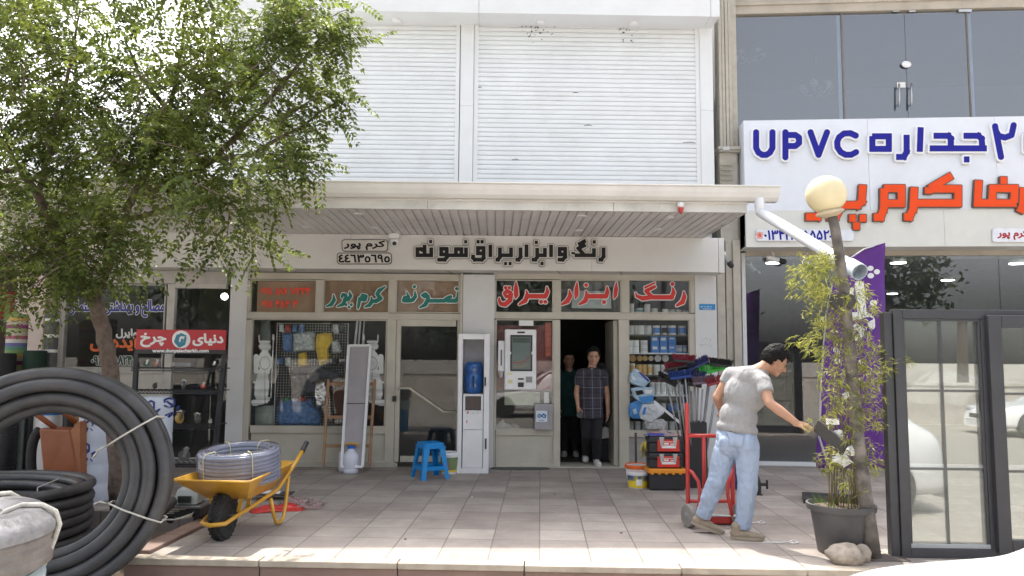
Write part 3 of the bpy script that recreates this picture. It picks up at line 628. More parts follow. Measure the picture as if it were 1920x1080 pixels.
mb = MB(); mb.box(sA-.11, sR-.01, .08, 7.99, -.05, .03, NR); mb.build('interior_floor', mat('grey_showroom_floor', (.22, .22, .22), .35), N_)
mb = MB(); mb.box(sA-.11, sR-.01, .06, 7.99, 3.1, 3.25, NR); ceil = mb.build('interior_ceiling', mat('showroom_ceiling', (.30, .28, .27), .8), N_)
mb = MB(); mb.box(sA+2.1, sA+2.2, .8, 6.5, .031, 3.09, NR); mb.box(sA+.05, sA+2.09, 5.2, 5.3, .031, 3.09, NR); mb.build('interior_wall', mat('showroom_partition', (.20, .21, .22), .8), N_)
for u, v in ((1450, 489), (1684, 489), (1907, 490), (1500, 546), (1490, 565), (1673, 548), (1777, 522)):
    d = Vector(ray(u, v)); t = (3.08-CAM[2])/d.z; p = Vector(CAM)+d*t; m = MB()
    m.lathe([(.0, -.012), (.105, -.012), (.11, -.010), (.11, .0)], (p.x, p.y, 3.05), n=24); e = m.build('ceiling_light', emit('lit_disc', (1, .98, .94), 3.2), N_)
    m = MB(); m.lathe([(.115, 0), (.115, .05)], (p.x, p.y, 3.051), n=24); m.build('lamp_housing', M_WHITEP, N_, smooth=2)
mb = MB(); nbox(mb, 1393, 475, 1400.5, 872, -.05, .03); mb.build('frame_post', M_CLAD, N_, bev=.004)
mb = MB(); mb.box(sA, sR, -.02, .05, zh, NL(1500, 472)[1]+.25, NR); mb.build('header_beam', M_BEIGE, N_)
mb = MB(); mb.box(sA, sR, -.05, .07, 0, zs_, NR); mb.build('sill', M_CLAD, N_, bev=.004)
js = [NL(u, 650)[0] for u in (1401, 1652, 1880)]+[sR]
for a, b in zip(js, js[1:]): mb = MB(); mb.box(a+.004, b-.004, 0, .01, zs_, zh, NR); mb.build('window_pane', M_NGL, N_)
# upper storey
UO = .0
zu1 = NL(1600, 24)[1]; zu0 = NL(1600, 300)[1]
mb = MB(); mb.box(NL(1380, 100)[0]-.02, sR, -.06, .1, zu1, 7.6, NR); mb.box(NL(1380, 100)[0]-.02, sR, -.09, .1, NL(1600, 9)[1], NL(1600, 3)[1], NR); mb.build('header_beam', M_BEIGE, N_, bev=.006)
mb = MB(); mb.box(sA-.11, sR-.01, .06, 7.9, zu0-.15, zu0, NR); mb.build('upper_floor', M_GREYW, N_)
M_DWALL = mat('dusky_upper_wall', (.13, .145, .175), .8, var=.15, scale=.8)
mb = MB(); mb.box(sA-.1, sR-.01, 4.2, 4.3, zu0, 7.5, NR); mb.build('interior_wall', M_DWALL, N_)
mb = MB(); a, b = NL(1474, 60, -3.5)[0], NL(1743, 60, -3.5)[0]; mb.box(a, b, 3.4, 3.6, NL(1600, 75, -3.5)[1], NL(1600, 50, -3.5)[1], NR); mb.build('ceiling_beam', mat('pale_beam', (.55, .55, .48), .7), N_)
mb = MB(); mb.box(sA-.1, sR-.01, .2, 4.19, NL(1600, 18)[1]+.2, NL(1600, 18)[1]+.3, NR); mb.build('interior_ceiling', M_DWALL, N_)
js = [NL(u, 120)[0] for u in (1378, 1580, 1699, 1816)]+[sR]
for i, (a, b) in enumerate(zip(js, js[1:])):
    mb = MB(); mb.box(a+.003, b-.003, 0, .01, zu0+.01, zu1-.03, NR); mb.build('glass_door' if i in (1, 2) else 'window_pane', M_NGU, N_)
    if i in (0, 2): mb = MB(); mb.box(b-.012, b+.012, -.012, .03, zu0, zu1, NR); mb.build('frame_post', mat('brown_grey_post', (.16, .14, .12), .5), N_)
    if i in (0, 2): mb = MB(); s_ = 1 if i else -1; mb.box(b+s_*.014, b+s_*.07, .012, .02, zu0, zu1-.03, NR); mb.build('glass_fin', mat('pale_blue_edge', (.35, .45, .5), .2), N_)
for u in (1587, 1678, 1708, 1801, 1813): mb = MB(); nbox(mb, u-6, 15, u+7, 24, -.02, .04); mb.build('patch_fitting', M_STEEL, N_, bev=.004)
mb = MB(); q = NW(1699, 121, .02); mb.lathe([(.05, 0), (.055, .01), (.04, .02), (.012, .022), (.0, .022)], q, Matrix.Rotation(R(90), 3, 'X') @ Matrix.Rotation(0, 3, 'Z'), 24, sx=1.4); mb.build('lock', M_WHITEP, N_, smooth=True)
for u in (1686, 1709):
    mb = MB(); mb.tube([NW(u, 157, .08), NW(u, 201, .08)], .014, 10); mb.tube([NW(u, 163, .08), NW(u, 163, .01)], .009, 8); mb.tube([NW(u, 195, .08), NW(u, 195, .01)], .009, 8); mb.build('handle', M_STEEL, N_, smooth=True)
mb = MB(); nbox(mb, 1681, 155, 1697, 165, .011, .014); mb.build('paper_note', M_PAPER, N_)
for u, v, k in ((1530, 175, 6), (1405, 110, 5)):        # pendant lamps seen dimly through the upper glass
    q = NW(u, v, -2.2); t = thing('pendant_lamp', 'dim many armed pendant lamp low behind the upper glass' if u > 1500 else 'dim pendant lamp on a rod at the left of the upper glass', 'lamp', (q.x, q.y, q.z), group='pendant lamps in the upper showroom')
    m = MB(); m.tube([(q.x, q.y, q.z), (q.x, q.y, NL(1600, 18)[1]+.19)], .012, 6); m.ball(q, .05, 10); m.build('rod', mat('dull_brass', (.2, .17, .12), .4, .6), t, smooth=True)
    for i in range(k):
        a = 2*math.pi*i/k; e = q+Vector((.25*math.cos(a), .25*math.sin(a), .04)); m = MB(); m.tube(bez(q, q+Vector((.15*math.cos(a), .15*math.sin(a), -.12)), e, 5), .009, 6); m.ball(e+Vector((0, 0, .07)), .075, 10); m.build('arm', mat('frosted_globe', (.45, .45, .42), .5), t, smooth=True)
# pilaster between the buildings
mb = MB(); p0, p1 = W(1349, 200, .12), W(1374, 200, .12); zt_, zc = 7.6, W(1362, 286, .12).z
for i in range(4): a = p0.x+(p1.x-p0.x)*i/4; mb.box(a+.003, a+(p1.x-p0.x)/4-.004, .12+.01*(i % 2), .34, zc+.06, zt_)
mb.box(p1.x+.002, p1.x+.1, .2, .36, 3.0, zt_)
mb.box(p0.x-.05, p1.x+.12, .04, .3, zc+.03, zc+.075); mb.box(p0.x-.03, p1.x+.10, .07, .3, zc, zc+.03); mb.box(p0.x-.01, p1.x+.05, .13, .345, 3.3, zc-.001)
pil = mb.build('pilaster', M_STONE, N_, bev=.004)
mb = MB(); a, b = W(1352, 325, .1).x, W(1373, 325, .1).x
for v in range(308, 346, 9): z = W(1362, v, .1).z; mb.bar((a, .11, z), (b, .11, z), .05, .012, (0, -.6, 1))
mb.build('louvre', M_STONE, N_)
mb = MB(); p = W(1361, 279, .02); mb.box(p.x-.055, p.x+.055, .0, .12, p.z-.025, p.z+.03); mb.build('lamp_box', mat('light_grey_box', (.5, .5, .5), .5), N_, bev=.008)
# big sign board of the neighbour
SO = .5; fs = onN(SO)
S_ = thing('showroom_sign', 'big white board with blue and orange raised Persian lettering on the showroom', 'sign', NW(1640, 340, SO))
mb = MB(); z1, zm, z0 = NL(1400, 226, SO)[1], NL(1600, 394, SO)[1], NL(1600, 463, SO)[1]; a = NL(1396, 340, SO)[0]; js = [a, NL(1630, 340, SO)[0], NL(1870, 340, SO)[0], sR]
for p, q in zip(js, js[1:]): mb.box(p+.0015, q-.0015, -SO, -SO+.04, zm+.002, z1, NR)
mb.box(a+.01, sR, -SO+.05, -.03, z1-.05, z1-.01, NR); mb.box(a, a+.012, -SO+.041, -.03, zm, z1, NR)
mb.build('board', mat('bright_white_panel', (.70, .73, .79), .35, var=.02, dirt=.06), S_, bev=.003)
mb = MB(); js = [a, NL(1770, 430, SO)[0], sR]
for p, q in zip(js, js[1:]): mb.box(p+.0015, q-.0015, -SO-.012, -SO+.035, z0, zm, NR)
mb.box(a, sR, -SO+.036, -.05, z0+.005, z0+.02, NR)
mb.build('lower_board', mat('cream_white_panel', (.64, .64, .60), .4, var=.03, dirt=.12, dirtcol=(.35, .32, .28)), S_, bev=.003)
M_BLUE = mat('blue_acrylic', (.010, .010, .26), .4, var=.05, spec=.25); M_ORG = mat('orange_acrylic', (.78, .07, .008), .45, var=.05, spec=.25); M_BRIM = mat('brown_letter_rim', (.12, .07, .05), .5)
def zz(st, r): return [[(1340+x*.30208, 200+y*.30208, r*.30208) for x, y in s] for s in st]
blue = [([[(252,165),(252,262),(266,290),(290,305),(316,305),(338,290),(353,262),(353,165)]], 0), ([[(433,165),(433,320)],[(433,182),(495,182),(517,198),(517,232),(495,250),(433,250)]], 0), ([[(588,165),(638,305),(690,165)]], 0),
 ([[(868,186),(835,171),(795,173),(765,195),(753,225),(755,258),(775,288),(805,304),(840,304),(870,288)]], 0),
 ([[(970,190),(1072,190),(1072,268),(970,268),(970,190)]], 1), ([[(1182,182),(1182,285),(1165,318),(1118,318)]], 1), ([[(1269,135),(1263,285)]], 1),
 ([[(1350,187),(1440,187),(1455,205),(1455,262)],[(1326,265),(1676,265)],[(1535,187),(1625,187),(1645,205),(1650,262)],[(1553,333)]], 1), ([[(1728,128),(1765,318)],[(1738,165),(1750,188),(1790,198),(1830,183),(1843,122)]], 0), ([[(1925,185),(1925,268),(2010,268),(2010,185),(1925,185)]], 1)]
for st, sq in blue:
    F = f_strokes(zz(st, 17.5), .5, 8, bool(sq)); b0 = letters(MB(), F, fs, 3.6, 0, .05).build('letter_rim', M_WHITEP, S_); letters(MB(), F, fs, .3, .0505, .056).build('letter', M_BLUE, b0)
org = [[[(662,545),(655,640),(632,688),(558,688)]], [[(912,490),(905,592),(880,615),(770,615)],[(770,615),(705,615),(705,545),(775,545),(775,630),(745,688),(690,688)],[(848,696)],[(912,696)],[(872,745)]],
 [[(1042,512),(1150,512),(1150,605),(1042,605),(1042,512)],[(1045,520),(1040,640),(1022,690),(978,690)]], [[(1462,432),(1325,512)],[(1318,505),(1318,545)],[(1320,515),(1500,515),(1500,603),(1232,603)],[(1230,505),(1222,640),(1200,688),(1165,688)]],
 [[(1628,462),(1620,603),(1860,603)],[(1710,600),(1715,512),(1850,512),(1845,600)],[(1782,463)]], [[(1905,508),(1900,620),(1880,660)],[(1990,508),(1980,640)]]]
for st in org:
    F = f_strokes(zz(st, 23), .5, 8, True); b0 = letters(MB(), F, fs, 1.5, .0, .05).build('letter_rim', M_BRIM, S_); letters(MB(), F, fs, -.2, .0505, .056).build('letter', M_ORG, b0)
for bx, parts, lab in (((1416, 430, 1600, 453), (('۰۱۳۴۴۸۰۵۵۵۲-۲', (1432, 433, 1572, 450), M_BLUE), ('☎', (1417, 436, 1430, 448), M_ORG)), 'white phone number plate under the big sign, half behind the downpipe'),
                       ((1858, 428, 1990, 455), ((fw('کرم', 'پور'), (1868, 432, 1924, 450), mat('dark_red_letter', (.35, .01, .02), .4)),), 'white name plate with dark red lettering at the right under the big sign')):
    s2 = thing('sign_plate', lab, 'sign', NW((bx[0]+bx[2])/2, bx[3], SO), group='plates under the showroom sign')
    plate(*bx, 5, fs, .0135, .035, s2, M_LWHT); plate(bx[0]+1, bx[1]+1, bx[2]-1, bx[3]-1, 4.5, fs, .0352, .037, s2, mat('bluish_white_plate', (.72, .74, .8), .35))  # inner face in flat bluish white
    for t, tb, m in parts: letters(MB(), f_font(t, tb, .35, 4), fs, .7 if t != '☎' else .1, .0372, .041).build('lettering', m, s2)
for (u, v, o, lab, dx, dark) in ((1452, 486, .12, 'white bullet camera with a black front under the showroom header', .17, 1), (1410, 503, -.25, 'grey bullet camera tilted down at the corner of the showroom glass', .12, 0), (1362, 487, .5, 'small grey camera behind the fascia corner beside the pilaster', .08, 0)):
    p = NW(u, v, o); t = thing('security_camera', lab, 'camera', p, group='cameras on the showroom'); m = MB(); d = Vector((dx, -.03, -.05 if dark else -.11)); m.limb(p-d*.5, p+d*.5, .036, .036); m.build('body', M_WHITEP if dark else mat('grey_camera', (.3, .3, .3), .4), t, smooth=True)
    m = MB(); m.limb(p+d*.5, p+d*.78, .042, .042); m.build('hood', M_BLACKP, t, smooth=True)
    m = MB(); m.tube([p, p+Vector((-.02, .02, .12))], .014, 8); m.build('bracket', M_WHITEP, t, smooth=True)
# far left: the next stall with a red awning
t = thing('red_awning', 'sunlit red fabric awning at the far left edge behind the rolls', 'awning', W(0, 590, 1.5))
m = MB(); c = W(20, 565, 1.2)
for i in range(6): a = -3.2+i*.53; m.add([c+Vector((a, 0, -.28)), c+Vector((a+.53, 0, -.28)), c+Vector((a+.53, .9, .22)), c+Vector((a, .9, .22)), c+Vector((a, 0, -.31)), c+Vector((a+.53, 0, -.31)), c+Vector((a+.53, .9, .19)), c+Vector((a, .9, .19))], [(0, 1, 2, 3), (7, 6, 5, 4), (0, 4, 5, 1)])
m.build('fabric', mat('red_awning_cloth', (.45, .06, .06), .7, var=.15), t)
m = MB(); m.tube([c+Vector((-3.2, 0, -.3)), c+Vector((.0, 0, -.3))], .02, 8); m.build('front_bar', M_STEEL, t)
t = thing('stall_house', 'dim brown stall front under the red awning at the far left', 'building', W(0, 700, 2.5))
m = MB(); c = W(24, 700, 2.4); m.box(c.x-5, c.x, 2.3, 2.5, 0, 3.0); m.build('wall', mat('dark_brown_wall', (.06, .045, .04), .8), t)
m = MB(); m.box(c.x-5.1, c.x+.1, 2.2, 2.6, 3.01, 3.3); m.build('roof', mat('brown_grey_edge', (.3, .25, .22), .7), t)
# across the street, seen only in the glass: low wall and dense trees
t = thing('street_wall', 'low pale wall across the street, mirrored in the shop glass', 'wall', (0, -21, -.2)); m = MB()
for i in range(20): m.box(-40+i*4, -36.02+i*4, -21.2, -21, -.2, .9); m.box(-40.03+i*4, -35.99+i*4, -21.24, -20.96, .901, .98)
m.build('wall', mat('pale_street_wall', (.4, .37, .33), .8, var=.15, scale=2), t)
# ------------------------------------------------------------------ left: pipe coils, barrows, rack, rolls
M_PIPE = mat('black_pe_pipe', (.052, .050, .052), .42, var=.3, scale=5, dirt=.5, dirtcol=(.13, .115, .10))
M_ROPE = mat('pale_rope', (.55, .52, .45), .8, var=.15, scale=40)
def coil(root, c, ax, ay, az, R0, rp, layers, n=64, nm='pipe_ring', m=None, jit=.0, smooth=True):
    """rings of pipe wound side by side (layers: list of (dr, dz))"""
    for i, (dr, dz) in enumerate(layers):
        mb = MB(); ph = rnd.random()*6; a = rnd.uniform(-1, 1)*jit; b = rnd.uniform(-1, 1)*jit; pts = []
        for k in range(n):
            t = 2*math.pi*k/n; r = R0+dr+a*math.cos(2*t+ph); pts.append(Vector(c)+Vector(ax)*r*math.cos(t)+Vector(ay)*r*math.sin(t)+Vector(az)*(dz+b*math.sin(t+ph)))
        mb.tube(pts, rp, 10, close=True); mb.build(nm, m or M_PIPE, root, smooth=smooth)
# big standing coil, leaning back on the tree
cc = W(86, 902, -5.45); Rc = .84; cc = Vector((cc.x, -5.42, -.2+Rc-.01))
t = thing('pipe_coil', 'big upright coil of thick black pipe tied with pale rope, leaning on the tree', 'pipe coil', (cc.x, cc.y, -.2))
az = Vector((.30, -1, .10)).normalized(); ax = Vector((1, .30, 0)).normalized(); ay = az.cross(ax)*-1
lay = [(-.05, -.19), (-.05, -.09), (-.05, .01), (-.05, .11), (-.145, -.15), (-.145, -.05), (-.145, .05), (-.145, .13), (-.235, -.10), (-.235, .0), (-.235, .09), (-.30, .0)]
coil(t, cc, ax, ay, az, Rc, .049, lay, 72, jit=.012)
def rope_loop(root, a, r, w, name='rope_tie', thick=.007):
    """a rope round the bundle of rings at angle a"""
    d = ax*math.cos(a)+ay*math.sin(a); m = MB(); P = []
    for u, v in ((.02, -.25), (.02, .0), (.02, .17), (-.08, .21), (-.26, .19), (-.38, .10), (-.38, -.10), (-.28, -.2), (-.12, -.25)): P.append(cc+d*(r+u)+az*v)
    m.tube(P, thick, 6, close=True); k = cc+d*(r-.38)+az*.12
    for e in ((.02, .06), (-.03, .08), (.05, .02)): m.tube([k, k+d*-.05+az*e[1], k+d*-.09+az*e[0]+Vector((0, 0, -.03))], thick*.9, 5)
    m.build(name, M_ROPE, root, smooth=True)
rope_loop(t, R(90), Rc, .1); rope_loop(t, R(22), Rc, .1); rope_loop(t, R(-32), Rc, .1)
# flat coil on the ground behind it
fc = Vector((-4.55, -4.25, -.2))
t = thing('pipe_coil', 'wide black pipe coil lying flat on the soil behind the upright coil', 'pipe coil', fc)
lay = [(-dr*.085-.05, .045+.088*k+rnd.uniform(-.008, .008)) for k in range(7) for dr in range(2)]+[(-.22, .05+.088*k) for k in range(6)]
coil(t, fc, (1, 0, 0), (0, 1, 0), (0, 0, 1), .92, .045, lay, 56, jit=.02)
m = MB(); P = [fc+Vector((.35, .78, .0)), fc+Vector((.40, .84, .3)), fc+Vector((.36, .7, .58)), fc+Vector((.2, .55, .5)), fc+Vector((.22, .5, .2))]; m.tube(P, .006, 6); m.build('rope_tie', M_ROPE, t)
t = thing('pipe_piece', 'short end of grey pipe sticking up beside the white roll', 'pipe', (-4.1, -3.9, .3)); m = MB(); a, b = W(100, 930, -3.9), W(147, 915, -3.7); m.tube([a, b], .035, 12); m.build('pipe', mat('grey_pvc', (.5, .56, .62), .35), t, smooth=2)
t = thing('pipe_piece', 'loose dark pipe end leaning beside the low brown kerb', 'pipe', W(300, 960, -4.0)); m = MB(); a, b = W(250, 1010, -4.8), W(322, 940, -3.9); m.tube([a, b], .05, 12); m.build('pipe', M_PIPE, t, smooth=2)
# wrapped grey coil on blue roll in the front corner
M_FILM = mat('dusty_stretch_film', (.20, .178, .16), .38, var=.16, scale=14, bump=.5, coat=.3); M_FILML = mat('whitish_stretch_film', (.25, .24, .24), .35, var=.25, scale=18, bump=.6, coat=.3)
q = Vector((-2.60, -7.72, -.06))
t = thing('blue_drum', 'blue and white plastic drum at the bottom left corner under the wrapped coil', 'drum', (q.x, q.y, -.2))
m = MB(); m.lathe([(.49, -.143), (.50, -.12), (.50, .25), (.52, .28), (.50, .31), (.50, .6), (.46, .605)], (q.x, q.y, q.z), n=40); m.build('body', mat('sky_blue_plastic', (.06, .30, .55), .3, var=.1), t, smooth=2)
m = MB(); m.lathe([(.505, .38), (.535, .40), (.535, .60), (.51, .625)], (q.x, q.y, q.z), n=40, cap=False); m.build('rim', mat('clear_white_rim', (.5, .58, .6), .25), t, smooth=2)
t = thing('wrapped_coil', 'grey hose coil wrapped in dusty film with rope, lying on the blue drum', 'hose coil', (q.x, q.y, .568))
m = MB(); pr = [(.34, .66), (.335, .84), (.36, .875), (.42, .90), (.50, .895), (.545, .86)]
for i in range(9): z = .86-.2*i/9; pr += [(.556+.007*(i % 2), z-.006), (.561, z-.02)]
pr += [(.52, .635), (.34, .632), (.34, .66)]
m.lathe(pr, (q.x, q.y, q.z), n=64, cap=False); m.build('film_wrap', M_FILM, t, smooth=True)
m = MB(); m.lathe([(.352, .872), (.42, .903), (.505, .899), (.552, .865), (.572, .84), (.571, .80)], (q.x, q.y, q.z+.002), n=64, cap=False); m.build('top_film', M_FILML, t, smooth=True)
for a in (-52, -85, 20, 75):
    d = Vector((math.cos(R(a)), math.sin(R(a)), 0)); m = MB(); m.tube([q+d*s_+Vector((dx, 0, z)) for s_, dx, z in ((.325, 0, .66), (.325, 0, .85), (.36, 0, .89), (.43, 0, .918), (.51, 0, .912), (.565, 0, .88), (.585, .0, .82), (.582, -.02, .74), (.574, -.05, .635))], .012, 8); m.build('rope_tie', M_ROPE, t, smooth=True)
# yellow wheelbarrow with the clear hose coil
M_YEL = mat('yellow_barrow_paint', (.62, .33, .035), .35, var=.10, scale=5, dirt=.35, dirtcol=(.28, .17, .06), coat=.2)
wb = G(412, 1014); t = thing('wheelbarrow', 'yellow wheelbarrow with knobby front tyre carrying a clear hose coil', 'wheelbarrow', wb)
YW = wb.y
# the barrow points at the camera: wheel in front, handles to the back right
dF = Vector((.10, 1, 0)).normalized(); dS = Vector((1, -.10, 0)).normalized()
def BP(f, s, z): return wb+dF*f+dS*s+Vector((0, 0, z))
wM = Matrix((dF.to_tuple(), dS.to_tuple(), (0, 0, 1))).transposed()
wr = .20; wc = BP(.05, 0, wr)
AX = Matrix((dF.to_tuple(), (0, 0, 1), dS.to_tuple())).transposed()    # lathe z -> side axis
m = MB(); m.lathe([(.105, -.04), (.13, -.056), (.18, -.053), (.19, -.035), (.193, 0), (.19, .035), (.18, .053), (.13, .056), (.105, .04)], wc, AX, 40)
for k in range(26):
    a = 2*math.pi*k/26; e = dF*math.cos(a)+Vector((0, 0, math.sin(a))); tg = -dF*math.sin(a)+Vector((0, 0, math.cos(a)))
    for s in (-1, 1):
        p = wc+e*.197+dS*(.026*s)+tg*(.01*s); m.bar(p-tg*.012-dS*.014, p+tg*.012+dS*.014, .024, .014, e)
wh = m.build('wheel', M_RUBBER, t); m = MB(); m.lathe([(.0, -.03), (.03, -.04), (.04, -.028), (.09, -.022), (.106, -.036), (.106, .036), (.09, .022), (.04, .028), (.03, .04), (0, .03)], wc, AX, 28); m.build('rim', M_YEL, wh, smooth=2)
m = MB(); m.tube([BP(.05, -.1, wr), BP(.05, .1, wr)], .012, 8); m.build('axle', M_STEEL, wh)
loop = [BP(1.14, .30, .64), BP(.95, .285, .52), BP(.62, .25, .33), BP(.22, .16, .235), BP(.05, .12, .20), BP(-.13, .10, .17), BP(-.19, 0, .165), BP(-.13, -.10, .17), BP(.05, -.12, .20), BP(.22, -.16, .235), BP(.62, -.25, .33), BP(.95, -.285, .52), BP(1.14, -.30, .64)]
m = MB(); m.tube(loop, .019, 10); m.build('tube_frame', M_YEL, t, smooth=True)
for s in (1, -1):
    m = MB(); m.tube([BP(1.11, .30*s, .62), BP(1.23, .30*s, .695)], .025, 12); m.build('handle_grip', M_BLACKP, t, smooth=2)
    m = MB(); m.tube([BP(.50, .235*s, .27), BP(.54, .25*s, .12), BP(.60, .255*s, .03), BP(.68, .26*s, .018), BP(.76, .26*s, .05), BP(.80, .265*s, .18), BP(.84, .27*s, .42)], .017, 10); m.build('leg', M_YEL, t, smooth=True)
    for f in (.12, .30): m = MB(); m.bar(BP(f-.02, .11*s, .22), BP(f-.04, .17*s, .50), .035, .010, dF); m.build('strut', M_YEL, t, bev=.002)
# tray: open trough with a sloping nose
top = [(-.22, -.30), (-.20, -.33), (.86, -.31), (.88, -.28), (.88, .28), (.86, .31), (-.20, .33), (-.22, .30)]; bot = [(.10, -.16), (.11, -.18), (.70, -.19), (.72, -.17), (.72, .17), (.70, .19), (.11, .18), (.10, .16)]
m = MB(); zt1, zb1 = .525, .33; vs = [BP(f, s, zt1+.02*(f > .8)) for f, s in top]+[BP(f, s, zb1) for f, s in bot]; vs += [p+(BP(.3, 0, p.z)-p)*.03+Vector((0, 0, .006)) for p in vs]; nT = 8
fs_ = [(i, (i+1) % 8, 8+(i+1) % 8, 8+i) for i in range(8)]+[tuple(range(8, 16))]+[(16+(i+1) % 8, 16+i, 24+i, 24+(i+1) % 8) for i in range(8)]+[tuple(range(31, 23, -1))]+[(i, 16+i, 16+(i+1) % 8, (i+1) % 8) for i in range(8)]
m.add(vs, fs_); m.tube([p+Vector((0, 0, .004)) for p in vs[:8]], .010, 8, close=True); m.build('tray', M_YEL, t, smooth=2)
M_HOSE = glass('clear_hose', (.70, .73, .80), 1.45, .12, film=((.25, .275, .355), .78))
hc = BP(.36, .0, 0); t = thing('hose_coil', 'clear bluish hose coil tied with twine sitting in the yellow barrow', 'hose coil', (hc.x, hc.y, .45))
hx = Vector((1, 0, .03)).normalized(); hy = Vector((0, 1, .10)).normalized(); hz = hx.cross(hy)
coil(t, (hc.x, hc.y, .455), hx, hy, hz, .335, .017, [(0, .02+.033*k) for k in range(8)]+[(-.036, .03+.033*k) for k in range(8)]+[(-.07, .05+.033*k) for k in range(7)]+[(-.10, .06+.033*k) for k in range(6)], 48, 'hose_ring', M_HOSE, .005)
c = Vector((hc.x, hc.y, .455)); m = MB(); pr = [(.36, .0), (.362, .25), (.34, .283), (.25, .29), (.22, .27), (.215, .05)]; m.lathe(pr, c, Matrix((hx.to_tuple(), hy.to_tuple(), hz.to_tuple()))  .transposed(), 48, cap=False); fo = m.build('clear_film', glass('clear_film', (.88, .88, .92), 1.4, .08, film=((.6, .62, .7), .10)), t, smooth=True)
for a in (-125, -55, 60, 130):
    d = hx*math.cos(R(a))+hy*math.sin(R(a)); m = MB(); m.tube([c+d*.365+hz*.0, c+d*.368+hz*.255, c+d*.34+hz*.292, c+d*.25+hz*.297, c+d*.212+hz*.26, c+d*.21+hz*.08], .0045, 6); m.build('twine', mat('yellowish_twine', (.5, .46, .28), .8), t, smooth=True)
# red crate lid, paper and clear film on the paving beside the barrow
t = thing('red_plastic_sheet', 'crumpled red plastic under clear film on the paving by the barrow', 'plastic', G(545, 955))
def crumple(root, name, c, sx, sy, h, m, n=16, seed=0, rz=0, thick=.0):
    r = random.Random(seed); mb = MB(); g = [[0]*(n+1) for _ in range(n+1)]
    for j in range(n+1):
        for i in range(n+1):
            x, y = i/n*2-1, j/n*2-1; e = max(0, 1-(x*x+y*y)*.75)
            p = Vector((x*sx*(1+.12*r.uniform(-1, 1)), y*sy*(1+.12*r.uniform(-1, 1)), .004+h*e*abs(math.sin(3*x+seed)+math.cos(4*y+x*2+seed))*.5*r.uniform(.4, 1.1))); g[j][i] = Vector(c)+Matrix.Rotation(rz, 3, 'Z') @ p
    mb.add([p for row in g for p in row], [(j*(n+1)+i, j*(n+1)+i+1, (j+1)*(n+1)+i+1, (j+1)*(n+1)+i) for j in range(n) for i in range(n)])
    o = mb.build(name, m, root, smooth=2); s = o.modifiers.new('thick', 'SOLIDIFY'); s.thickness = .003; return o
M_REDP = mat('red_plastic', (.55, .03, .025), .35, var=.2, coat=.2)
p = G(520, 955); crumple(t, 'red_sheet', (p.x, p.y, .0), .26, .16, .09, M_REDP, 12, 3, .3)
p = G(560, 950); crumple(t, 'clear_bag', (p.x, p.y, .012), .25, .17, .15, glass('clear_bag', (.88, .84, .84), 1.4, .1, film=((.8, .6, .6), .16)), 14, 5)
p = G(510, 935); t = thing('folded_paper', 'white folded paper on a dark board behind the yellow barrow', 'paper', (p.x, p.y, .06))
m = MB(); m.box(p.x-.2, p.x+.22, p.y-.12, p.y+.12, .05, .062); m.build('dark_board', mat('dark_board', (.06, .05, .05), .6), t); crumple(t, 'paper', (p.x-.03, p.y, .064), .12, .07, .05, M_PAPER, 8, 2)
# orange brown upended barrow, bucket, gratings inside the coil's ring
M_BRN = mat('orange_brown_enamel', (.26, .075, .025), .4, var=.15, dirt=.25, dirtcol=(.12, .06, .04))
yb = -3.0; t = thing('upended_barrow', 'orange brown wheelbarrow tray standing on its nose with handles up, seen through the coil', 'wheelbarrow', (W(110, 900, yb).x, yb, 0))
m = MB(); pts = [W(72, 803, yb), W(132, 806, yb), W(150, 900, yb), W(82, 905, yb)]; back = [p+Vector((.05, .28, 0)) for p in pts]; pts[2] += Vector((0, -.02, 0))
m.add(pts+back, [(3, 2, 1, 0), (4, 5, 6, 7), (0, 1, 5, 4), (1, 2, 6, 5), (2, 3, 7, 6), (3, 0, 4, 7)]); m.build('tray', M_BRN, t, bev=.02)
m = MB(); a = [W(132, 806, yb), W(150, 790, yb), W(150, 900, yb), W(150, 902, yb)]; m.add(a+[p+Vector((.06, .2, 0)) for p in a], [(3, 2, 1, 0), (4, 5, 6, 7), (0, 1, 5, 4), (1, 2, 6, 5), (2, 3, 7, 6), (3, 0, 4, 7)]); m.build('nose', mat('dull_orange_enamel', (.33, .12, .05), .45), t, bev=.006)
for a, b in (((36, 757), (104, 803)), ((100, 758), (142, 792))):
    m = MB(); m.tube([W(*a, yb-.05), W((a[0]+b[0])/2, (a[1]+b[1])/2-2, yb-.02), W(*b, yb+.05)], .028, 10); m.build('handle', M_BRN, t, smooth=True)
m = MB(); m.tube(bez(W(62, 905, yb+.1), W(50, 830, yb+.1), W(75, 806, yb+.1)), .05, 12); m.build('tyre', M_RUBBER, t, smooth=True)
t = thing('two_tone_bucket', 'blue topped white tub behind the upended orange brown barrow', 'tub', (W(90, 800, -2.3).x, -2.3, 0)); p = W(90, 775, -2.3)
rr = (W(118, 770, -2.3).x-W(63, 770, -2.3).x)/2; z1, z2 = W(90, 777, -2.3).z, W(90, 750, -2.3).z
m = MB(); m.lathe([(rr*.86, 0), (rr*.9, z1)], (p.x, -2.3, 0), n=28); m.build('body', M_WHITEP, t, smooth=2)
m = MB(); m.lathe([(rr, z1+.001), (rr*1.02, z2), (rr*.95, z2+.01)], (p.x, -2.3, 0), n=28); m.build('top', mat('strong_blue_plastic', (.01, .17, .55), .35), t, smooth=2)
t = thing('pipe_stack', 'dark and pale grey ribbed drain pipes standing at the left behind the coil', 'pipe', (W(20, 880, -2.6).x, -2.6, 0))
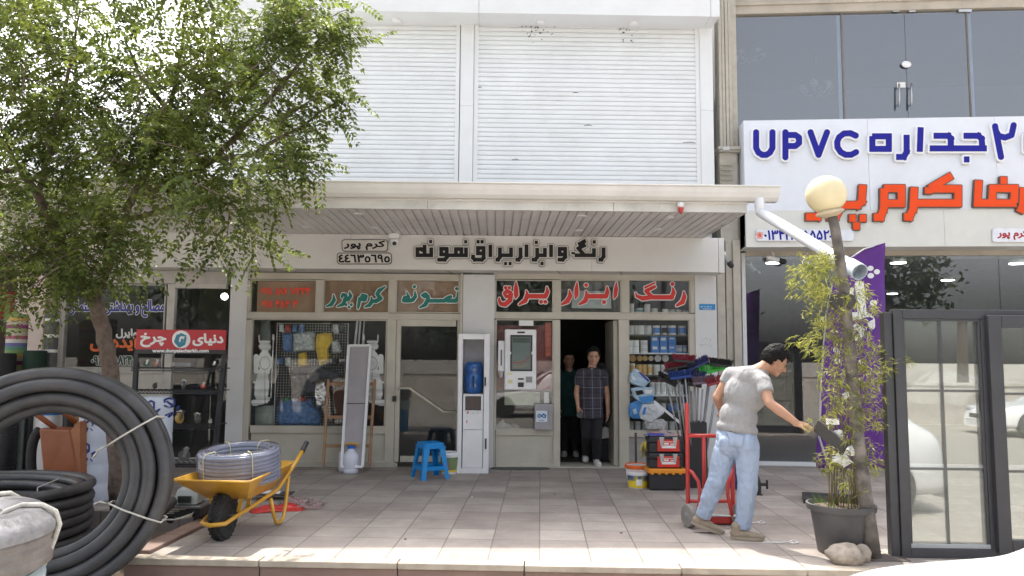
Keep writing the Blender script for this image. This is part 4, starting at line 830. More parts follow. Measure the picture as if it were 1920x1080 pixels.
for u, c_, rr in ((10, M_BLACKP, .13), (42, mat('ribbed_grey', (.30, .34, .32), .5), .045), (-30, M_BLACKP, .13), (56, M_BLACKP, .05), (128, M_BLACKP, .06)):
    p = W(u, 800, -2.6+.2*(u > 40)); m = MB(); zt1 = W(u, 752, -2.6).z; pr = []
    k = 0
    while k*.03 < zt1: pr += [(rr, k*.03), (rr, k*.03+.016), (rr*.94, k*.03+.018), (rr*.94, k*.03+.029)]; k += 1
    m.lathe(pr, (p.x, p.y, 0), n=18); m.build('ribbed_pipe', c_, t, smooth=2)
t = thing('cardboard_sheet', 'ochre cardboard sheet standing left of the blue marked white roll', 'cardboard', (W(150, 860, -2.2).x, -2.2, 0)); m = MB(); a, b = W(139, 756, -2.2), W(160, 900, -2.2); m.box(a.x, b.x, -2.22, -2.2, 0, a.z); m.build('sheet', mat('ochre_card', (.42, .22, .06), .8), t)
# white wrapped rolls with blue marks
def white_roll(lab, u0, u1, v0, y, tilt, marks):
    p = W((u0+u1)/2, 800, y); r = (W(u1, 800, y).x-W(u0, 800, y).x)/2; zt1 = W(u0, v0, y).z; t = thing('wrapped_roll', lab, 'roll', (p.x, y, 0), group='white wrapped rolls')
    m = MB(); pr = [(r*.95, 0), (r, .02)]; k = 0; n = 5
    for k in range(1, n): z = zt1*k/n; pr += [(r*1.0, z-.02), (r*.965, z), (r*1.0, z+.02)]
    pr += [(r, zt1-.08), (r*.9, zt1-.02), (r*.5, zt1), (0.001, zt1)]; m.lathe(pr, (p.x, y, 0), n=28); m.build('wrap', mat('white_wrap_film', (.60, .64, .74), .35, var=.05, scale=4, bump=.15), t, smooth=True)
    fy = lambda u, v, h: (lambda q: Vector((q.x, y-math.sqrt(max(0, (r+.001+h)**2-(q.x-p.x)**2)), q.z)))(W(u, v, y-r*.8))
    M_MK = mat('blue_print', (.03, .04, .22), .5)
    for (u, v) in marks:
        st = [[(u-5, v-3, 1), (u-5, v-8, 1.6), (u, v-11, 1.6), (u+5, v-8, 1.6), (u+5, v+3, 1.6), (u, v+7, 1.6), (u-5, v+3, 1.6)], [(u-2, v-5, 1.2), (u+2, v+2, 1.2)], [(u+9, v+8, 1.2), (u+14, v+5, 1.4), (u+9, v+13, 1)], [(u-4, v+21, 1.4), (u+2, v+17, 1.2), (u-1, v+25, 1.2)], [(u+7, v+18, .9), (u+10, v+22, .9)]]
        letters(MB(), f_strokes(st, .6, 3), fy, 0, 0, .0015).build('printed_mark', M_MK, t)
white_roll('white wrapped roll printed with blue marks inside the ring of the upright coil', 151, 209, 762, -2.75, 0, ((165, 842), (163, 925), (166, 785)))
white_roll('white wrapped roll with a round blue mark between the coil and the caster rack', 262, 322, 742, -2.2, 0, ((286, 762), (312, 758)))
# caster display rack
yr = -1.35; M_RACK = mat('black_rack_paint', (.030, .030, .034), .5, var=.2)
t = thing('caster_rack', 'black wire shelf rack with a red header board displaying caster wheels', 'display rack', (W(335, 880, yr).x, yr, 0))
fr_ = onY(yr-.02)
def rp(u, v, dy=0): return W(u, v, yr+dy)
for a, b in (((256, 660), (244, 884)), ((421, 660), (398, 886))):
    m = MB(); m.bar(rp(*a), rp(*b, -.05), .055, .03, (0, 1, 0)); m.build('post', M_RACK, t, bev=.004)
    m = MB(); m.bar(rp(a[0]+2, a[1]+20, .03), rp(b[0]+4, b[1]-8, .38), .03, .03, (1, 0, 0)); m.build('rear_post', M_RACK, t)
m = MB(); a, b = rp(256, 658), rp(425, 619); m.box(a.x, b.x, yr-.03, yr, a.z, b.z); hd = m.build('header_board', mat('red_header', (.50, .03, .045), .4, var=.04), t, bev=.003)
m = MB(); b2 = rp(424, 664); c2 = rp(256, 655); m.box(c2.x-.005, b2.x+.004, yr-.036, yr+.004, b2.z, c2.z); m.build('black_strip', M_RACK, hd)
fh = onY(yr-.03); 
plate(323, 620, 357, 653, 16, fh, 0, .004, hd, M_WHITEP, 'round_emblem')
letters(MB(), f_strokes([[(334, 630, 3.2), (331, 640, 4.2), (337, 648, 3.6), (345, 645, 2.6), (348, 634, 2.2)], [(333, 632, 2.6), (340, 627, 2.6), (348, 630, 1.6)], [(342, 637, 2.2), (340, 643, 2.2)]], .4, 4), fh, 0, .0042, .006).build('emblem_mark', mat('teal_blue_ink', (.03, .2, .30), .4), hd)
letters(MB(), f_font(fw('دنیای'), (362, 626, 418, 648), .35, 4), fh, 1.0, 0, .005).build('lettering', M_WHITEP, hd)
letters(MB(), f_font(fw('چرخ'), (264, 625, 311, 650), .35, 4), fh, 1.0, 0, .005).build('lettering', M_WHITEP, hd)
letters(MB(), f_font('www.donyaiecharkh.com', (286, 654.5, 391, 662.5), .3, 3), onY(yr-.036), .45, .0005, .002).build('lettering', M_WHITEP, hd)
for v, u0, u1, d in ((689, 250, 419, .24), (731, 247, 415, .30), (796, 250, 408, .34), (868, 250, 398, .42)):
    a, b = rp(u0, v), rp(u1, v); m = MB(); z = a.z
    for i in range(15): x = a.x+(b.x-a.x)*i/14; m.bar((x, yr-.05, z), (x, yr+d, z), .008, .006)
    for y in (yr-.05, yr+d*.33, yr+d*.66, yr+d): m.bar((a.x, y, z-.007), (b.x, y, z-.007), .012, .008)
    m.bar((a.x, yr-.055, z-.04), (b.x, yr-.055, z-.04), .012, .012)
    for i in range(26): x = a.x+(b.x-a.x)*i/26; w_ = (b.x-a.x)/26; m.bar((x, yr-.055, z-.036), (x+w_/2, yr-.055, z-.008), .006, .006); m.bar((x+w_/2, yr-.055, z-.008), (x+w_, yr-.055, z-.036), .006, .006)
    m.build('wire_shelf', M_RACK, t)
def caster(u, v, r, y, col, lab, turn=.4, plate_=True):
    p = W(u, v, y); c = thing('swivel_caster', lab, 'caster', (0, 0, 0), group='casters on the rack')
    m = MB(); A = Matrix.Rotation(R(90), 3, 'X'); m.lathe([(r*.35, -r*.28), (r*.9, -r*.3), (r, -r*.2), (r, r*.2), (r*.9, r*.3), (r*.35, r*.28)], (0, 0, r), A, 24); wl = m.build('wheel', col, c, smooth=2)
    m = MB(); m.lathe([(0, -r*.33), (r*.34, -r*.3), (r*.34, r*.3), (0, r*.33)], (0, 0, r), A, 16); m.build('hub', M_STEEL, wl)
    m = MB()
    for s in (-1, 1): m.add([(-r*.25, s*r*.4, r*.8), (r*.25, s*r*.4, r*.8), (r*.75, s*r*.42, r*2.2), (-r*.1, s*r*.42, r*2.2), (-r*.25, s*r*.47, r*.8), (r*.25, s*r*.47, r*.8), (r*.75, s*r*.49, r*2.2), (-r*.1, s*r*.49, r*2.2)], [(0, 1, 2, 3), (7, 6, 5, 4), (0, 4, 5, 1), (1, 5, 6, 2), (2, 6, 7, 3), (3, 7, 4, 0)])
    m.build('fork', M_STEEL, c)
    m = MB(); m.box(-r*.3, r*.9, -r*.6, r*.6, r*2.2, r*2.3); m.lathe([(r*.3, r*2.3), (r*.3, r*2.5)], (r*.3, 0, 0), n=12); m.build('mount_plate', M_STEEL, c)
    if not plate_: c.scale = (1, 1, .8)
    c.location = p; c.rotation_euler.z = turn; return c
M_CGRY = mat('grey_wheel', (.12, .12, .12), .5); M_CRED = mat('red_wheel', (.5, .06, .04), .4); M_CYEL = mat('cream_yellow_wheel', (.62, .40, .12), .4); M_CBRN = mat('brown_wheel', (.12, .05, .035), .5); M_CPINK = mat('pink_wheel', (.5, .22, .15), .5); M_CGRN = mat('green_wheel', (.04, .14, .10), .5)
for u, v, r, col, lab, tn in ((275, 686, .045, M_CGRN, 'green caster at the left of the top rack shelf', .2), (292, 686, .045, M_CPINK, 'pink caster on the top rack shelf beside the green one', .9), (324, 686, .025, M_STEEL, 'tiny steel caster in the middle of the top rack shelf', .3), (401, 686, .035, M_CGRY, 'small grey caster at the right end of the top rack shelf', .4),
    (344, 728, .06, M_CGRY, 'grey caster in the middle of the second rack shelf', 2.2), (381, 728, .045, M_CRED, 'red caster on the right of the second rack shelf', .1), (290, 728, .045, M_CGRY, 'grey caster at the left of the second rack shelf', 1.2),
    (295, 793, .085, M_CBRN, 'large brown caster at the left of the third rack shelf', .5), (336, 793, .085, M_CYEL, 'large yellow caster in the middle of the third rack shelf', 1.3), (370, 793, .07, M_CGRY, 'grey and steel caster right of the yellow one on the third shelf', 2.4), (394, 793, .03, M_STEEL, 'tiny steel caster at the right end of the third rack shelf', .2), (345, 864, .09, M_CGRY, 'large grey caster on the bottom shelf of the rack', .3)):
    caster(u, v+1, r*.8, yr+.10, col, lab, tn)
t = thing('tool_set', 'flat grey packet lying on the top shelf of the caster rack', 'packet', W(347, 688, yr+.1)); m = MB(); a, b = W(331, 687, yr+.1), W(362, 680, yr+.1); m.box(a.x, b.x, yr+.04, yr+.16, a.z, b.z); m.build('packet', mat('grey_packet', (.25, .25, .26), .5), t, bev=.004)
# rolls of mat at the far left
def stripe_mat():
    m = bpy.data.materials.new('striped_cloth'); m.use_nodes = True; n = m.node_tree.nodes; l = m.node_tree.links; b = n['Principled BSDF']; b.inputs['Roughness'].default_value = .8
    g = n.new('ShaderNodeNewGeometry'); s = n.new('ShaderNodeSeparateXYZ'); l.new(g.outputs['Position'], s.inputs[0])
    mu = n.new('ShaderNodeMath'); mu.operation = 'MULTIPLY'; mu.inputs[1].default_value = 2.1; l.new(s.outputs[2], mu.inputs[0]); fr = n.new('ShaderNodeMath'); fr.operation = 'FRACT'; l.new(mu.outputs[0], fr.inputs[0])
    cr = n.new('ShaderNodeValToRGB'); cr.color_ramp.interpolation = 'CONSTANT'; l.new(fr.outputs[0], cr.inputs[0]); E = cr.color_ramp.elements
    cols = [(.25, .05, .16), (.45, .40, .32), (.5, .33, .10), (.20, .30, .12), (.10, .24, .16), (.12, .12, .28), (.5, .48, .45), (.35, .10, .14), (.45, .40, .32), (.32, .36, .18)]
    E[0].color = (*cols[0], 1); E[1].position = .1; E[1].color = (*cols[1], 1)
    for i in range(2, 10): e = E.new(i/10); e.color = (*cols[i], 1)
    l.new(cr.outputs[0], b.inputs['Base Color']); return m
def roll(lab, u0, u1, v0, v1, y, m, bands=None, nm='fabric_roll'):
    p = W((u0+u1)/2, 700, y); r = (W(u1, 700, y).x-W(u0, 700, y).x)/2; z0, z1 = max(0, W(u0, v1, y).z), W(u0, v0, y).z; t = thing(nm, lab, 'roll', (p.x, y, z0))
    q = MB(); q.lathe([(r*.97, z0), (r, z0+.02), (r*.99, (z0+z1)/2), (r, z1-.02), (r*.95, z1), (r*.3, z1-.01), (.001, z1-.03)], (p.x, y, 0), n=28); o = q.build('roll', m, t, smooth=2)
    for v in bands or ():
        z = W(u0, v, y).z; q = MB(); q.lathe([(r*1.02, z-.02), (r*1.02, z+.02)], (p.x, y, 0), n=28); q.build('band', M_PAPER, t, smooth=2)
roll('striped many coloured cloth roll standing upright at the far left', 9, 45, 589, 905, -.9, stripe_mat())
roll('tall grey roll with three white bands beside the pink column', 80, 104, 588, 905, -.8, mat('dark_grey_roll', (.10, .10, .105), .6), (600, 630, 658))
roll('low dark green roll in front of the pink column', 44, 84, 657, 905, -1.0, mat('dark_green_roll', (.010, .03, .018), .8))
roll('low black roll at the far left edge below the striped one', -20, 26, 662, 905, -1.2, mat('black_roll', (.018, .018, .018), .8))
# platform scale and loose wire by the kerb
ys = -3.75; p = W(352, 962, ys); t = thing('platform_scale', 'small grey platform scale on casters behind the yellow barrow', 'scale', (p.x, ys, 0))
m = MB(); m.box(p.x-.16, p.x+.17, ys-.14, ys+.2, .14, .165); m.build('platform', mat('grey_metal', (.22, .22, .22), .4, .6), t, bev=.006)
m = MB(); m.add([(p.x-.11, ys-.1, .17), (p.x+.12, ys-.1, .17), (p.x+.12, ys+.12, .17), (p.x-.11, ys+.12, .17), (p.x-.10, ys-.02, .30), (p.x+.10, ys-.02, .30), (p.x+.10, ys+.1, .31), (p.x-.10, ys+.1, .31)], [(3, 2, 1, 0), (4, 5, 6, 7), (0, 1, 5, 4), (1, 2, 6, 5), (2, 3, 7, 6), (3, 0, 4, 7)]); m.build('head', mat('light_grey_casing', (.32, .33, .32), .45), t, bev=.012)
m = MB(); m.box(p.x-.06, p.x+.06, ys-.11, ys-.075, .19, .25); m.build('display', mat('dark_display', (.03, .035, .035), .2), t, bev=.004)
m = MB(); m.box(p.x-.15, p.x+.16, ys-.13, ys+.19, .06, .14); m.build('base', M_BLACKP, t, bev=.01)
for dx, dy in ((-.12, -.1), (.13, -.1), (-.12, .15), (.13, .15)): m = MB(); m.lathe([(.02, -.014), (.035, -.014), (.035, .014), (.02, .014)], (p.x+dx, ys+dy, .036), Matrix.Rotation(R(90), 3, 'X') @ Matrix.Rotation(R(40), 3, 'Y'), 16); m.build('caster', M_RUBBER, t, smooth=2)
t = thing('wire_bundle', 'loose pale wire loops lying on the low brown kerb', 'wire', G(315, 985)); m = MB(); p = G(318, 985)
for k in range(4): m.tube([p+Vector((-.25+.03*k, .02*k-.03, .05)), p+Vector((-.05, .06-.02*k, .08+.02*k)), p+Vector((.12+.03*k, .09, .09+.015*k)), p+Vector((.19, .03, .07+.01*k)), p+Vector((.05, -.03+.01*k, .055)), p+Vector((-.22, -.05+.02*k, .052))], .005, 6)
m.build('wire', M_ROPE, t, smooth=True)
t = thing('bottle_cap', 'white cap lying near the kerb corner below the coil', 'cap', G(301, 1021)); m = MB(); q = G(301, 1021); m.lathe([(.018, 0), (.02, .004), (.018, .025), (0, .027)], (q.x, q.y, .001), n=16); m.build('cap', M_WHITEP, t, smooth=2)
# ------------------------------------------------------------------ in front of the shop
# ladder and leaning frame
M_WOOD = mat('worn_wood', (.36, .21, .12), .7, var=.2, scale=12, dirt=.3)
t = thing('wooden_ladder', 'narrow wooden ladder leaning on the window behind the grey framed panel', 'ladder', G(645, 872))
def lean(v, y0=-.42, y1=-.07): return y1+(y0-y1)*max(0, min(1, (v-712)/160))
def LP(u, v): return W(u, v, lean(v))
m = MB(); 
for a, b in (((616, 712), (606, 873)), ((703, 712), (692, 873))): m = MB(); m.bar(LP(*a), LP(*b), .035, .055); m.build('rail', M_WOOD, t, bev=.004)
for v, u0, u1 in ((720, 617, 701), (782, 612, 697), (836, 609, 694)): m = MB(); m.bar(LP(u0, v), LP(u1, v), .028, .045); m.build('rung', M_WOOD, t, bev=.003)
t = thing('framed_panel', 'tall grey panel in a white metal frame leaning on the ladder', 'panel', G(665, 878))
def FP(u, v): return W(u, v, -.16-.46*(v-648)/228)
cs = [(654, 649), (695, 649), (680, 876), (641, 876)]; m = MB(); A = [FP(*c) for c in cs]; n_ = Vector((0, -.9, .35)).normalized()
for a, b in ((0, 1), (1, 2), (2, 3), (3, 0)): m = MB(); m.bar(A[a]+n_*.01, A[b]+n_*.01, .032 if a % 2 == 0 else .036, .045+.003*(a % 2), n_); m.build('frame', M_CLAD, t, bev=.003)
m = MB(); m.add([p+n_*.002 for p in A]+[p-n_*.015 for p in A], [(0, 3, 2, 1), (4, 5, 6, 7), (0, 1, 5, 4), (1, 2, 6, 5), (2, 3, 7, 6), (3, 0, 4, 7)]); m.build('panel', mat('mid_grey_panel', (.33, .31, .33), .5, var=.06), t)
m = MB(); m.bar(FP(648, 757)+n_*.012, FP(688, 757)+n_*.012, .012, .01); m.build('cross_bar', mat('dark_red_bar', (.10, .03, .03), .5), t)
m = MB(); m.box(FP(653, 668).x-.03, FP(653, 668).x, FP(653, 668).y-.03, FP(653, 668).y+.02, FP(653, 668).z-.04, FP(653, 668).z+.03); m.build('hinge', M_BLACKP, t)
# jerrycans
def jerrycan(u, v, Y, lab, s=1.0, lid=True):
    p = W(u, v, Y); p.z = 0; t = thing('jerrycan', lab, 'jerrycan', p, group='white jerrycans')
    m = MB(); m.lathe([(.095*s, 0), (.104*s, .01), (.106*s, .05), (.103*s, .054), (.106*s, .06), (.106*s, .2*s), (.1*s, .235*s), (.06*s, .285*s), (.045*s, .3*s), (.043*s, .325*s)], p, n=28); m.build('body', mat('translucent_white_plastic', (.66, .67, .78), .35, var=.04), t, smooth=2)
    if lid:
        m = MB(); m.lathe([(.05*s, .322*s), (.052*s, .355*s), (.04*s, .36*s), (0, .36*s)], p, n=20); m.build('cap', mat('mid_blue_cap', (.03, .12, .5), .35), t, smooth=2)
        m = MB(); m.tube([p+Vector((-.075, 0, .355*s)), p+Vector((-.07, 0, .385*s)), p+Vector((.0, 0, .392*s)), p+Vector((.08, 0, .385*s)), p+Vector((.085, 0, .34*s))], .014, 8); m.build('handle', mat('ochre_yellow_handle', (.6, .33, .04), .4), t, smooth=True)
p = G(657, 886); jerrycan(657, 886, p.y, 'white jerrycan with a blue cap and yellow handle in front of the leaning panel'); 
t2 = W(648, 870, p.y+.17); jerrycan(650, 870, p.y+.17, 'second white jerrycan almost hidden behind the capped one', 1.05, False)
# blue stool
M_STB = mat('bright_blue_plastic', (.0, .22, .58), .35, var=.04)
p = G(806, 896); t = thing('plastic_stool', 'bright blue plastic stool in front of the closed glass door', 'stool', p, group=None)
H = .46; m = MB(); a0 = .145; 
def sq(r, z, c=.35, n=4):                             # rounded square ring
    out = []
    for k in range(4):
        for i in range(n+1):
            t_ = R(90*k+90*i/n); out.append((r*(1-c)*(1 if k in (0, 3) else -1)+r*c*math.cos(t_), r*(1-c)*(1 if k in (0, 1) else -1)+r*c*math.sin(t_), z))
    return out
rings = [sq(a0*.86, H-.045), sq(a0*.99, H-.045), sq(a0, H-.03), sq(a0*.99, H-.004), sq(a0*.93, H), sq(a0*.88, H-.006), sq(a0*.2, H-.008)]
vs = [Matrix.Rotation(R(28), 3, 'Z') @ Vector(q)+p for r_ in rings for q in r_]; n = len(rings[0])
m.add(vs, [(i*n+k, i*n+(k+1) % n, (i+1)*n+(k+1) % n, (i+1)*n+k) for i in range(len(rings)-1) for k in range(n)]+[tuple(range((len(rings)-1)*n, len(rings)*n)), tuple(range(n-1, -1, -1))]); m.build('seat', M_STB, t, smooth=2)
RS = Matrix.Rotation(R(28), 3, 'Z')
def SP(x, y, z): return RS @ Vector((x, y, z))+p
for k in range(4):
    sx, sy = ((1, 1), (-1, 1), (-1, -1), (1, -1))[k]; m = MB(); vs = []
    for z, r, w_ in ((0, .195, .028), (.01, .194, .03), (.18, .172, .032), (H-.04, .142, .042)):
        c_ = r; vs += [SP(sx*c_, sy*(c_-w_*2), z), SP(sx*c_, sy*c_, z), SP(sx*(c_-w_*2), sy*c_, z), SP(sx*(c_-w_*2), sy*(c_-.012), z), SP(sx*(c_-.012), sy*(c_-.012), z), SP(sx*(c_-.012), sy*(c_-w_*2), z)]
    fs = [(i*6+j, i*6+(j+1) % 6, (i+1)*6+(j+1) % 6, (i+1)*6+j) for i in range(3) for j in range(6)]+[(5, 4, 3, 2, 1, 0), tuple(range(18, 24))]; m.add(vs, fs); m.build('leg', M_STB, t, bev=.004)
for k in range(4):
    a = ((1, 1), (-1, 1), (-1, -1), (1, -1))[k]; b = ((1, 1), (-1, 1), (-1, -1), (1, -1))[(k+1) % 4]; m = MB(); m.bar(SP(a[0]*.172+(b[0]-a[0])*.03, a[1]*.172+(b[1]-a[1])*.03, .14), SP(b[0]*.172-(b[0]-a[0])*.03, b[1]*.172-(b[1]-a[1])*.03, .14), .014, .05); m.build('stretcher', M_STB, t, bev=.003)
    m = MB(); m.bar(SP(a[0]*.143, a[1]*.143, H-.055), SP(b[0]*.143, b[1]*.143, H-.055), .012, .035); m.build('apron', M_STB, t)
# tub behind the stool
def bucket(lab, u, v, Y, h, r0, r1, body, lid, bands=(), handle=True, cat='bucket'):
    p = W(u, v, Y); p.z = 0; t = thing('paint_bucket', lab, cat, p)
    m = MB(); m.lathe([(r0*.95, 0), (r0, .008), (r1*.985, h*.9), (r1, h)], p, n=32); m.build('body', body, t, smooth=2)
    m = MB(); m.lathe([(r1*1.02, h*.84), (r1*1.05, h*.86), (r1*1.06, h), (r1*1.02, h*1.03), (r1*.93, h*1.03), (r1*.90, h*.99), (0, h*.985)], p, n=32); m.build('lid', lid, t, smooth=2)
    for z0, z1, a0_, a1_, mm in bands:
        m = MB(); N = 16; pts = []
        for z in (z0, z1):
            rr = r0+(r1*.985-r0)*z/.9+.0015
            for i in range(N+1): a = R(a0_+(a1_-a0_)*i/N); pts.append(p+Vector((rr*math.cos(a), rr*math.sin(a), h*z)))
        m.add(pts, [(i, i+1, N+2+i, N+1+i) for i in range(N)]); m.build('label', mm, t, smooth=True)
    if handle: m = MB(); m.tube([p+Vector((r1*1.06*math.cos(a), r1*1.06*math.sin(a)*.9, h*(.9+.18*math.sin(a)))) for a in [math.pi*i/14 for i in range(15)]], .004, 6); m.build('handle', lid, t)
    return t
M_YLB = mat('yellow_label', (.75, .55, .03), .5); M_BLB = mat('blue_label', (.03, .2, .6), .5); M_RLB = mat('red_label', (.6, .05, .05), .5); M_ORL = mat('orange_lid', (.85, .16, .02), .4); M_GLB = mat('green_label', (.16, .22, .10), .5)
bucket('small white tub with green and yellow label half hidden behind the blue stool', 842, 880, -.62, .28, .10, .125, M_WHITEP, M_WHITEP, ((.2, .8, 190, 350, M_GLB), (.25, .55, 230, 270, M_RLB), (.1, .2, 190, 350, M_YLB)), False, 'tub')
bucket('clear white bucket with an orange lid and red label by the paint window', 1195, 888, -1.45, .235, .12, .15, M_WHITEP, M_ORL, ((.08, .82, 215, 325, M_PAPER), (.12, .32, 222, 318, M_RLB), (.62, .75, 222, 318, M_RLB)))
p = G(1196, 917); bucket('short white tub with a yellow and blue label in front of the orange lidded bucket', 1196, 917, p.y+.12, .19, .118, .135, M_WHITEP, M_WHITEP, ((.06, .80, 190, 350, M_YLB), (.48, .81, 190, 350, M_BLB), (.2, .6, 250, 285, M_PAPER)), False, 'tub')
# water cooler in its white case
M_WHM = mat('white_powder_coat', (.74, .74, .76), .35, var=.03, dirt=.08)
yc = -.62; a, b = W(858, 760, yc).x, W(917, 760, yc).x; zt = W(888, 626, yc).z; yb_ = -.22
t = thing('cooler_case', 'tall white metal case open at the front holding the water cooler', 'case', ((a+b)/2, yc, 0)); w_ = .075
for q in ((a, a+w_*.8, yc, yb_, 0.0, zt), (b-w_, b, yc, yb_, 0.0, zt)): m = MB(); m.box(*q); m.build('side', M_WHM, t, bev=.004)
m = MB(); m.box(a+w_*.8+.001, b-w_-.001, yc+.002, yb_, zt-.075, zt-.001); m.build('top', M_WHM, t, bev=.004)
m = MB(); m.box(a+w_*.8+.001, b-w_-.001, yc+.002, yb_, .0, .07); m.build('bottom', M_WHM, t, bev=.004)
m = MB(); m.box(a+w_*.8+.001, b-w_-.001, yb_-.012, yb_-.002, .071, zt-.076); m.build('back', mat('light_grey_back', (.42, .41, .43), .5), t)
m = MB(); m.box(b-w_+.01, b-w_+.03, yc-.03, yc-.002, 1.18, 1.30); m.box(b-.05, b-.03, yc-.02, yc-.001, .33, .47); m.build('latch', M_BLACKP, t, bev=.003)
x0, x1 = a+w_*.8+.012, b-w_-.006; xm = (x0+x1)/2; z1 = W(888, 739, yc).z; zmid = W(888, 806, yc).z; zs2 = W(888, 770, yc).z
t = thing('water_cooler', 'white water cooler standing inside the tall white case', 'water cooler', (xm, yc+.1, .072))
m = MB(); m.box(x0, x1, yc+.02, yc+.36, .073, zmid-.003); m.build('cabinet', M_WHM, t, bev=.006); m = MB(); m.box(x0, x1, yc+.018, yc+.36, zmid, zs2); m.build('tap_panel', M_WHM, t, bev=.006)
m = MB(); m.box(x0, x1, yc+.1, yc+.36, zs2+.001, z1-.03); m.box(x0, x0+.03, yc+.02, yc+.099, zs2+.001, z1-.03); m.box(x1-.03, x1, yc+.02, yc+.099, zs2+.001, z1-.03); m.box(x0, x1, yc+.02, yc+.36, z1-.029, z1); m.build('bay', M_WHM, t, bev=.006)
m = MB(); m.box(x0+.031, x1-.031, yc+.092, yc+.099, zs2+.002, z1-.031); m.build('dark_bay', mat('smoked_panel', (.05, .03, .035), .25), t)
for i, c_ in enumerate((M_RLB, M_WHITEP, M_BLB)): m = MB(); q = (x0+.07+i*(x1-x0-.14)/2, yc+.012, zs2-.015); m.tube([q, (q[0], q[1]-.02, q[2]-.02)], .010, 8); m.build('tap', c_ if i == 0 else M_WHITEP, t, smooth=True)
m = MB(); m.box(x0+.05, x0+.062, yc+.015, yc+.018, zmid+.09, zmid+.13); m.build('indicator', M_RLB, t)
zb0, zb1 = z1+.002, W(888, 679, yc).z; rb = (x1-x0)*.46
t = thing('water_bottle', 'big blue translucent water bottle upside down on the cooler', 'bottle', (xm, yc+.2, zb0))
m = MB(); h = zb1-zb0; m.lathe([(.05, 0), (rb*.8, h*.02), (rb*.97, h*.1), (rb, h*.2), (rb, h*.55), (rb*.95, h*.6), (rb*.95, h*.64), (rb, h*.69), (rb, h*.86), (rb*.94, h*.95), (rb*.75, h), (.001, h)], (xm, yc+.2, zb0), n=32)
m.build('body', mat('blue_bottle_plastic', (.015, .10, .33), .12, var=.25, scale=8, coat=.4), t, smooth=2)
m = MB(); m.tube([(xm+.0, yc+.2-rb-.02, zb0+h*.2), (xm, yc+.2-rb-.025, zb0+h*.4), (xm, yc+.2-rb-.002, zb0+h*.55)], .012, 8); m.build('grip', mat('dark_blue_grip', (.008, .03, .12), .3), t, smooth=True)
# kiosk, cup tube and small steel cabinet in front of the right window
yk = -.12; def_k = onY(yk)
a, b = W(946, 670, yk).x, W(1005, 670, yk).x; zt, zb = W(976, 618, yk).z, W(976, 731, yk).z
t = thing('payment_kiosk', 'white wall kiosk with a tall dark framed screen against the red backed window', 'kiosk', ((a+b)/2, yk, zb))
m = MB(); m.box(a, b, yk-.10, -.045, zb, zt); m.build('body', M_WHITEP, t, bev=.02)
sc = onY(yk-.10)
def krect(nm, u0, v0, u1, v1, mm, d=.004, par=t, f=yk-.10): q0, q1 = W(u0, v0, f), W(u1, v1, f); k = MB(); k.box(q0.x, q1.x, f-d, f-.0002, q1.z, q0.z); return k.build(nm, mm, par, bev=.001 if d < .01 else .004)
krect('screen_frame', 957, 628, 998, 696, M_BLACKP, .012); krect('screen', 960, 631.5, 995, 693, mat('dim_green_screen', (.13, .17, .165), .12, var=.06, scale=3), .0135)
krect('screen_banner', 961, 633, 994, 643, mat('dark_green_banner', (.05, .075, .065), .2), .0142)
letters(MB(), f_strokes([[(961, 679, 1.2), (972, 681, 2), (984, 678, 1.8), (994, 668, .8)]], .4, 3), sc, 0, .0136, .0142).build('screen_swoosh', mat('reddish_swoosh', (.22, .10, .07), .2), t); letters(MB(), f_strokes([[(961, 687, .8), (978, 688, 1.2), (994, 682, .8)]], .4, 3), sc, 0, .0136, .0142).build('screen_swoosh', mat('ochre_swoosh', (.22, .18, .10), .2), t)
krect('camera_bar', 970, 621.5, 984, 625, M_BLACKP, .006)
for q in ((971, 709, 982, 712), (971, 717, 982, 726)): krect('card_slot', *q, M_BLACKP, .006)
krect('keypad', 986, 706, 998, 717, mat('grey_keys', (.3, .3, .3), .5), .008); krect('notice', 951, 699, 960, 703, mat('pale_yellow_sticker', (.7, .65, .35), .6), .001); krect('notice', 952, 712, 961, 719, mat('pale_yellow_sticker', (.7, .65, .35), .6), .001)
for i in range(4): krect('key_row', 987, 707+i*2.5, 997, 707.6+i*2.5, M_LEDGE, .0085)
m = MB(); 
for u in (955, 1000): q = W(u, 662, yk-.10); m = MB(); m.lathe([(.028, 0), (.028, .012), (.0, .014)], q, Matrix.Rotation(R(90), 3, 'X'), 16); m.build('speaker_knob', M_WHITEP, t, smooth=2)
t = thing('cup_dispenser', 'white cup tube on the window between the cooler and the kiosk', 'dispenser', W(940, 700, yk))
a, b = W(934, 660, yk).x, W(946, 660, yk).x; z0, z1 = W(940, 696, yk).z, W(940, 639, yk).z; m = MB(); m.box(a, b, yk-.05, -.05, z0, z1); m.build('body', M_WHITEP, t, bev=.012)
m = MB(); m.box(a+.035, b-.035, yk-.053, yk-.0502, z0+.08, z1-.13); m.build('slot', mat('grey_slot', (.12, .13, .15), .4), t, bev=.001); m = MB(); m.lathe([(.025, -.09), (.032, -.02), (.04, -.001)], ((a+b)/2, yk-.01, z0), n=16); m.build('cup', mat('white_cup', (.6, .58, .55), .5), t, smooth=2)
t = thing('cash_cabinet', 'small grey steel cabinet with a blue loop emblem below the kiosk', 'cabinet', W(1018, 805, yk))
a, b = W(1002, 780, yk).x, W(1036, 780, yk).x; z0, z1 = W(1018, 805.5, yk).z, W(1018, 757, yk).z; m = MB(); m.box(a, b, yk-.04, -.049, z0, z1); m.build('body', mat('grey_steel_paint', (.30, .29, .31), .4), t, bev=.006)
krect('emblem_plate', 1005, 770, 1026, 791, mat('pale_blue_plate', (.6, .68, .74), .4), .003, t, yk-.04)
